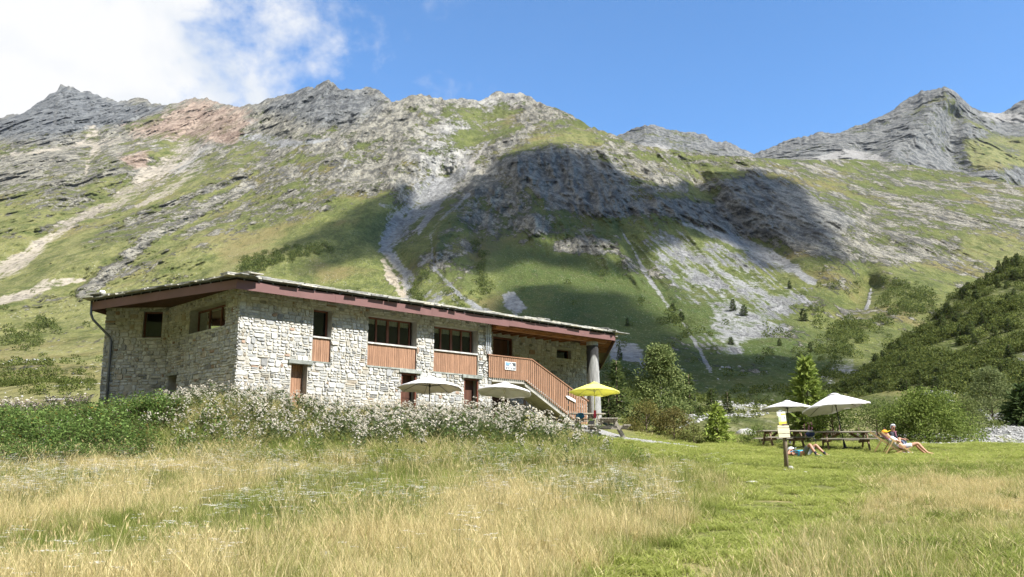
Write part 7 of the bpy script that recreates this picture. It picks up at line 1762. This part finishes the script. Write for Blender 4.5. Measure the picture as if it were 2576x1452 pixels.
def to_world(o, rz, p): c, n = math.cos(rz), math.sin(rz); return V3((p[0] * c - p[1] * n, p[0] * n + p[1] * c, p[2]))
def reclining_person():
    t = root_at('person', CH); t.rotation_euler = (0, 0, CH_RZ); tag(t, 'person in white clothes and yellow visored cap reclining in the deck chair', 'person')
    s = Sk(); P = dict(pel=(.30, 0, .255), wai=(.16, 0, .37), che=(-.01, 0, .53), nek=(-.15, 0, .67))
    s.add('pel', P['pel'], (.165, .13)); s.add('wai', P['wai'], (.17, .15), 'pel'); s.add('che', P['che'], (.17, .13), 'wai'); s.add('nek', P['nek'], .06, 'che')
    hc = head(s, V3(P['nek']), V3((.75, -.25, .62)), V3((-.62, 0, .78)), 'nek')
    L = {'a': ((.34, -.10, .25), (.84, -.15, .41), (1.12, -.19, .075), (1.34, -.22, .03)), 'b': ((.34, .10, .25), (.82, .14, .39), (1.10, .15, .075), (1.31, .19, .05))}
    for k, (h, kn, an, to) in L.items():
        h, kn, an, to = map(V3, (h, kn, an, to)); s.add('h' + k, h, .105, 'pel'); s.add('t' + k, h.lerp(kn, .5), .086, 'h' + k); s.add('k' + k, kn, .060, 't' + k); s.add('c' + k, kn.lerp(an, .35) + V3((-.015, 0, -.01)), .060, 'k' + k); s.add('a' + k, an, .040, 'c' + k); s.add('o' + k, an.lerp(to, .45) + V3((0, 0, -.015)), (.042, .034), 'a' + k); s.add('e' + k, to, (.04, .026), 'o' + k)
    A = {'r': ((-.03, -.20, .56), (.20, -.30, .44), (.24, -.10, .58)), 'l': ((-.03, .20, .56), (.20, .30, .46), (.25, .10, .60))}
    for k, (sh, el, wr) in A.items():
        s.add('s' + k, sh, .066, 'che'); s.add('el' + k, el, .048, 's' + k); s.add('w' + k, wr, .033, 'el' + k); d = V3(wr) - V3(el); s.hand('w' + k, V3((.1, -d.y / abs(d.y) * -.9, .1)), V3((1, 0, .2)), V3((-.3, 0, .9)))
    s.build('body', M_SKIN, t, 'pel')
    cloth('shirt', [[(P['pel'], (.172, .138)), (P['wai'], (.186, .165)), (P['che'], (.184, .142)), (V3(P['che']).lerp(V3(P['nek']), .6), .095)], [(P['che'], .1), (A['r'][0], .084), (V3(A['r'][0]).lerp(V3(A['r'][1]), .55), .068)], [(P['che'], .1), (A['l'][0], .084), (V3(A['l'][0]).lerp(V3(A['l'][1]), .55), .068)]], M_TEE, t)
    cl = [[((.27, 0, .275), (.172, .14)), ((.32, 0, .25), (.175, .14))]]
    for k, (h, kn, an, to) in L.items(): cl.append([((.32, 0, .25), .1), (h, .120), (V3(h).lerp(V3(kn), .40), .106), (V3(h).lerp(V3(kn), .66), .096)])
    cloth('shorts', cl, M_PALESHORT, t)
    for k, (h, kn, an, to) in L.items(): an, to = V3(an), V3(to); cloth('sandal', [[(an + V3((-.03, 0, -.055)), (.048, .022)), (an.lerp(to, .5) + V3((0, 0, -.045)), (.050, .022)), (to + V3((.02, 0, -.022)), (.044, .020))]], M_SANDAL, t)
    cap_obj('cap', hc + V3((-.02, 0, .012)), V3((.80, -.15, .42)), V3((-.5, 0, .86)), M_ORCAP, M_YVIS, t, .108, .13)
    mb = MB(); f = V3((.75, -.25, .62)).normalized(); mb.blob(V3(P['nek']) + V3((-.62, 0, .78)).normalized() * .05 + f * .055, (.045, .045, .03), 8, 3, .15); mb.build('beard', M_BEARD, t, True, local=True)
reclining_person()

def sitting_person():
    rz = R(-38); g = CH2 + V3((.30, -.10, 0)); g.z = gz(g.x, g.y); t = root_at('person', g); t.rotation_euler = (0, 0, rz); tag(t, 'silver haired person in dark jacket and sunglasses sitting upright beside the reclining person', 'person')
    s = Sk(); P = dict(pel=(0, 0, .36), wai=(.01, 0, .50), che=(.05, 0, .66), nek=(.09, 0, .82))
    s.add('pel', P['pel'], (.145, .12)); s.add('wai', P['wai'], (.12, .10), 'pel'); s.add('che', P['che'], (.14, .105), 'wai'); s.add('nek', P['nek'], .048, 'che'); face = V3((.62, -.62, -.05))
    hc = head(s, V3(P['nek']), face, V3((.05, -.02, 1)), 'nek')
    L = {'a': ((.06, -.09, .36), (.45, -.10, .46), (.42, -.10, .08), (.60, -.12, .035)), 'b': ((.06, .09, .36), (.45, .11, .45), (.52, .12, .08), (.70, .14, .035))}
    for k, (h, kn, an, to) in L.items():
        h, kn, an, to = map(V3, (h, kn, an, to)); s.add('h' + k, h, .095, 'pel'); s.add('t' + k, h.lerp(kn, .5), .078, 'h' + k); s.add('k' + k, kn, .055, 't' + k); s.add('c' + k, kn.lerp(an, .35) + V3((-.02, 0, 0)), .052, 'k' + k); s.add('a' + k, an, .036, 'c' + k); s.add('o' + k, an.lerp(to, .45) + V3((0, 0, -.015)), (.04, .03), 'a' + k); s.add('e' + k, to, (.036, .024), 'o' + k)
    A = {'r': ((.05, -.17, .73), (.16, -.22, .50), (.42, -.13, .53)), 'l': ((.05, .17, .73), (.18, .23, .50), (.46, .07, .54))}
    for k, (sh, el, wr) in A.items(): s.add('s' + k, sh, .052, 'che'); s.add('el' + k, el, .040, 's' + k); s.add('w' + k, wr, .027, 'el' + k); s.hand('w' + k, V3((.9, .2, -.25)), V3((.1, 1 if k == 'r' else -1, .1)), V3((0.2, 0, 1)), .92)
    s.build('body', M_SKIN2, t, 'pel')
    jk = [[(P['pel'], (.158, .132)), (P['wai'], (.142, .122)), (P['che'], (.156, .122)), (V3(P['che']).lerp(V3(P['nek']), .75), .078)]]
    for k, (sh, el, wr) in A.items(): jk.append([(P['che'], .1), (sh, .074), (el, .058), (V3(el).lerp(V3(wr), .88), .044)])
    cloth('jacket', jk, M_JACKET, t)
    tr = [[((-.02, 0, .38), (.15, .125)), ((0, 0, .355), (.152, .125))]]
    for k, (h, kn, an, to) in L.items(): tr.append([((0, 0, .355), .1), (h, .106), (V3(h).lerp(V3(kn), .5), .090), (kn, .070), (V3(kn).lerp(V3(an), .9), .056)])
    cloth('trousers', tr, M_JEANS, t)
    for k, (h, kn, an, to) in L.items(): an, to = V3(an), V3(to); cloth('shoe', [[(an + V3((-.035, 0, -.04)), (.044, .04)), (an.lerp(to, .5) + V3((0, 0, -.025)), (.046, .036)), (to + V3((.015, 0, -.003)), (.042, .03))]], M_WCAP, t)
    f = face.normalized(); sd = f.cross(V3((0, 0, 1))).normalized(); mb = MB(); rows = []
    for i in range(7):        # short hair: a cap of hair down to the nape, open at the face
        a = R(-28) + R(118) * i / 6; row = []
        for k in range(18):
            th = 2 * math.pi * k / 18; dirv = f * math.cos(th) + sd * math.sin(th); aa = max(a, R(32)) if math.cos(th) > 0.45 else a; row.append(hc - f * .012 + V3((0, 0, .018)) + dirv * .104 * math.cos(aa) + V3((0, 0, .112 * math.sin(aa) + rnd.uniform(-.004, .004))))
        rows.append(mb.verts(row))
    for p, q in zip(rows, rows[1:]):
        for k in range(18): mb.face([p + k, p + (k + 1) % 18, q + (k + 1) % 18, q + k])
    mb.build('hair', M_SILVER, t, True, local=True)
    mb = MB()
    for q in (-1, 1): mb.tube([hc + f * .086 + sd * q * .034 + V3((0, 0, -.010)), hc + f * .096 + sd * q * .033 + V3((0, 0, -.011))], .027, 10)
    mb.bar(hc + f * .093 - sd * .07 + V3((0, 0, -.002)), hc + f * .093 + sd * .07 + V3((0, 0, -.002)), .008, .010); mb.build('sunglasses', M_LENS, t, local=True)
    mb = MB(); c = V3(P['nek']) + V3((.02, 0, -.03)); mb.tube([c + V3((.075 * math.cos(k * .7), .07 * math.sin(k * .7), .01 * math.sin(k))) for k in range(10)], .028, 8); mb.tube([c + f * .08, c + f * .125 + V3((0, 0, -.12)), c + f * .12 + V3((0, 0, -.2))], [.026, .03, .018], 8); mb.build('scarf', M_SCARF, t, True, local=True)
sitting_person()

# ------------------------------------------------------------------ the air: thin haze over the whole valley
def build_haze():
    mb = MB(); x0, x1, y0, y1, z0, z1 = -3600, 3600, -1400, 5200, -60, 1780
    mb.hexa([(x0, y0, z0), (x1, y0, z0), (x1, y1, z0), (x0, y1, z0), (x0, y0, z1), (x1, y0, z1), (x1, y1, z1), (x0, y1, z1)])
    m = bpy.data.materials.new('haze_air'); m.use_nodes = True; t = NT(m.node_tree); t.n.remove(t.n['Principled BSDF'])
    v = t.n.new('ShaderNodeVolumePrincipled'); v.inputs['Color'].default_value = (0.80, 0.88, 1.0, 1); v.inputs['Density'].default_value = 0.000012; v.inputs['Anisotropy'].default_value = 0.2
    t.l.new(v.outputs[0], t.n['Material Output'].inputs['Volume'])
    o = mb.build('haze', m); tag(o, kind='stuff')
build_haze()
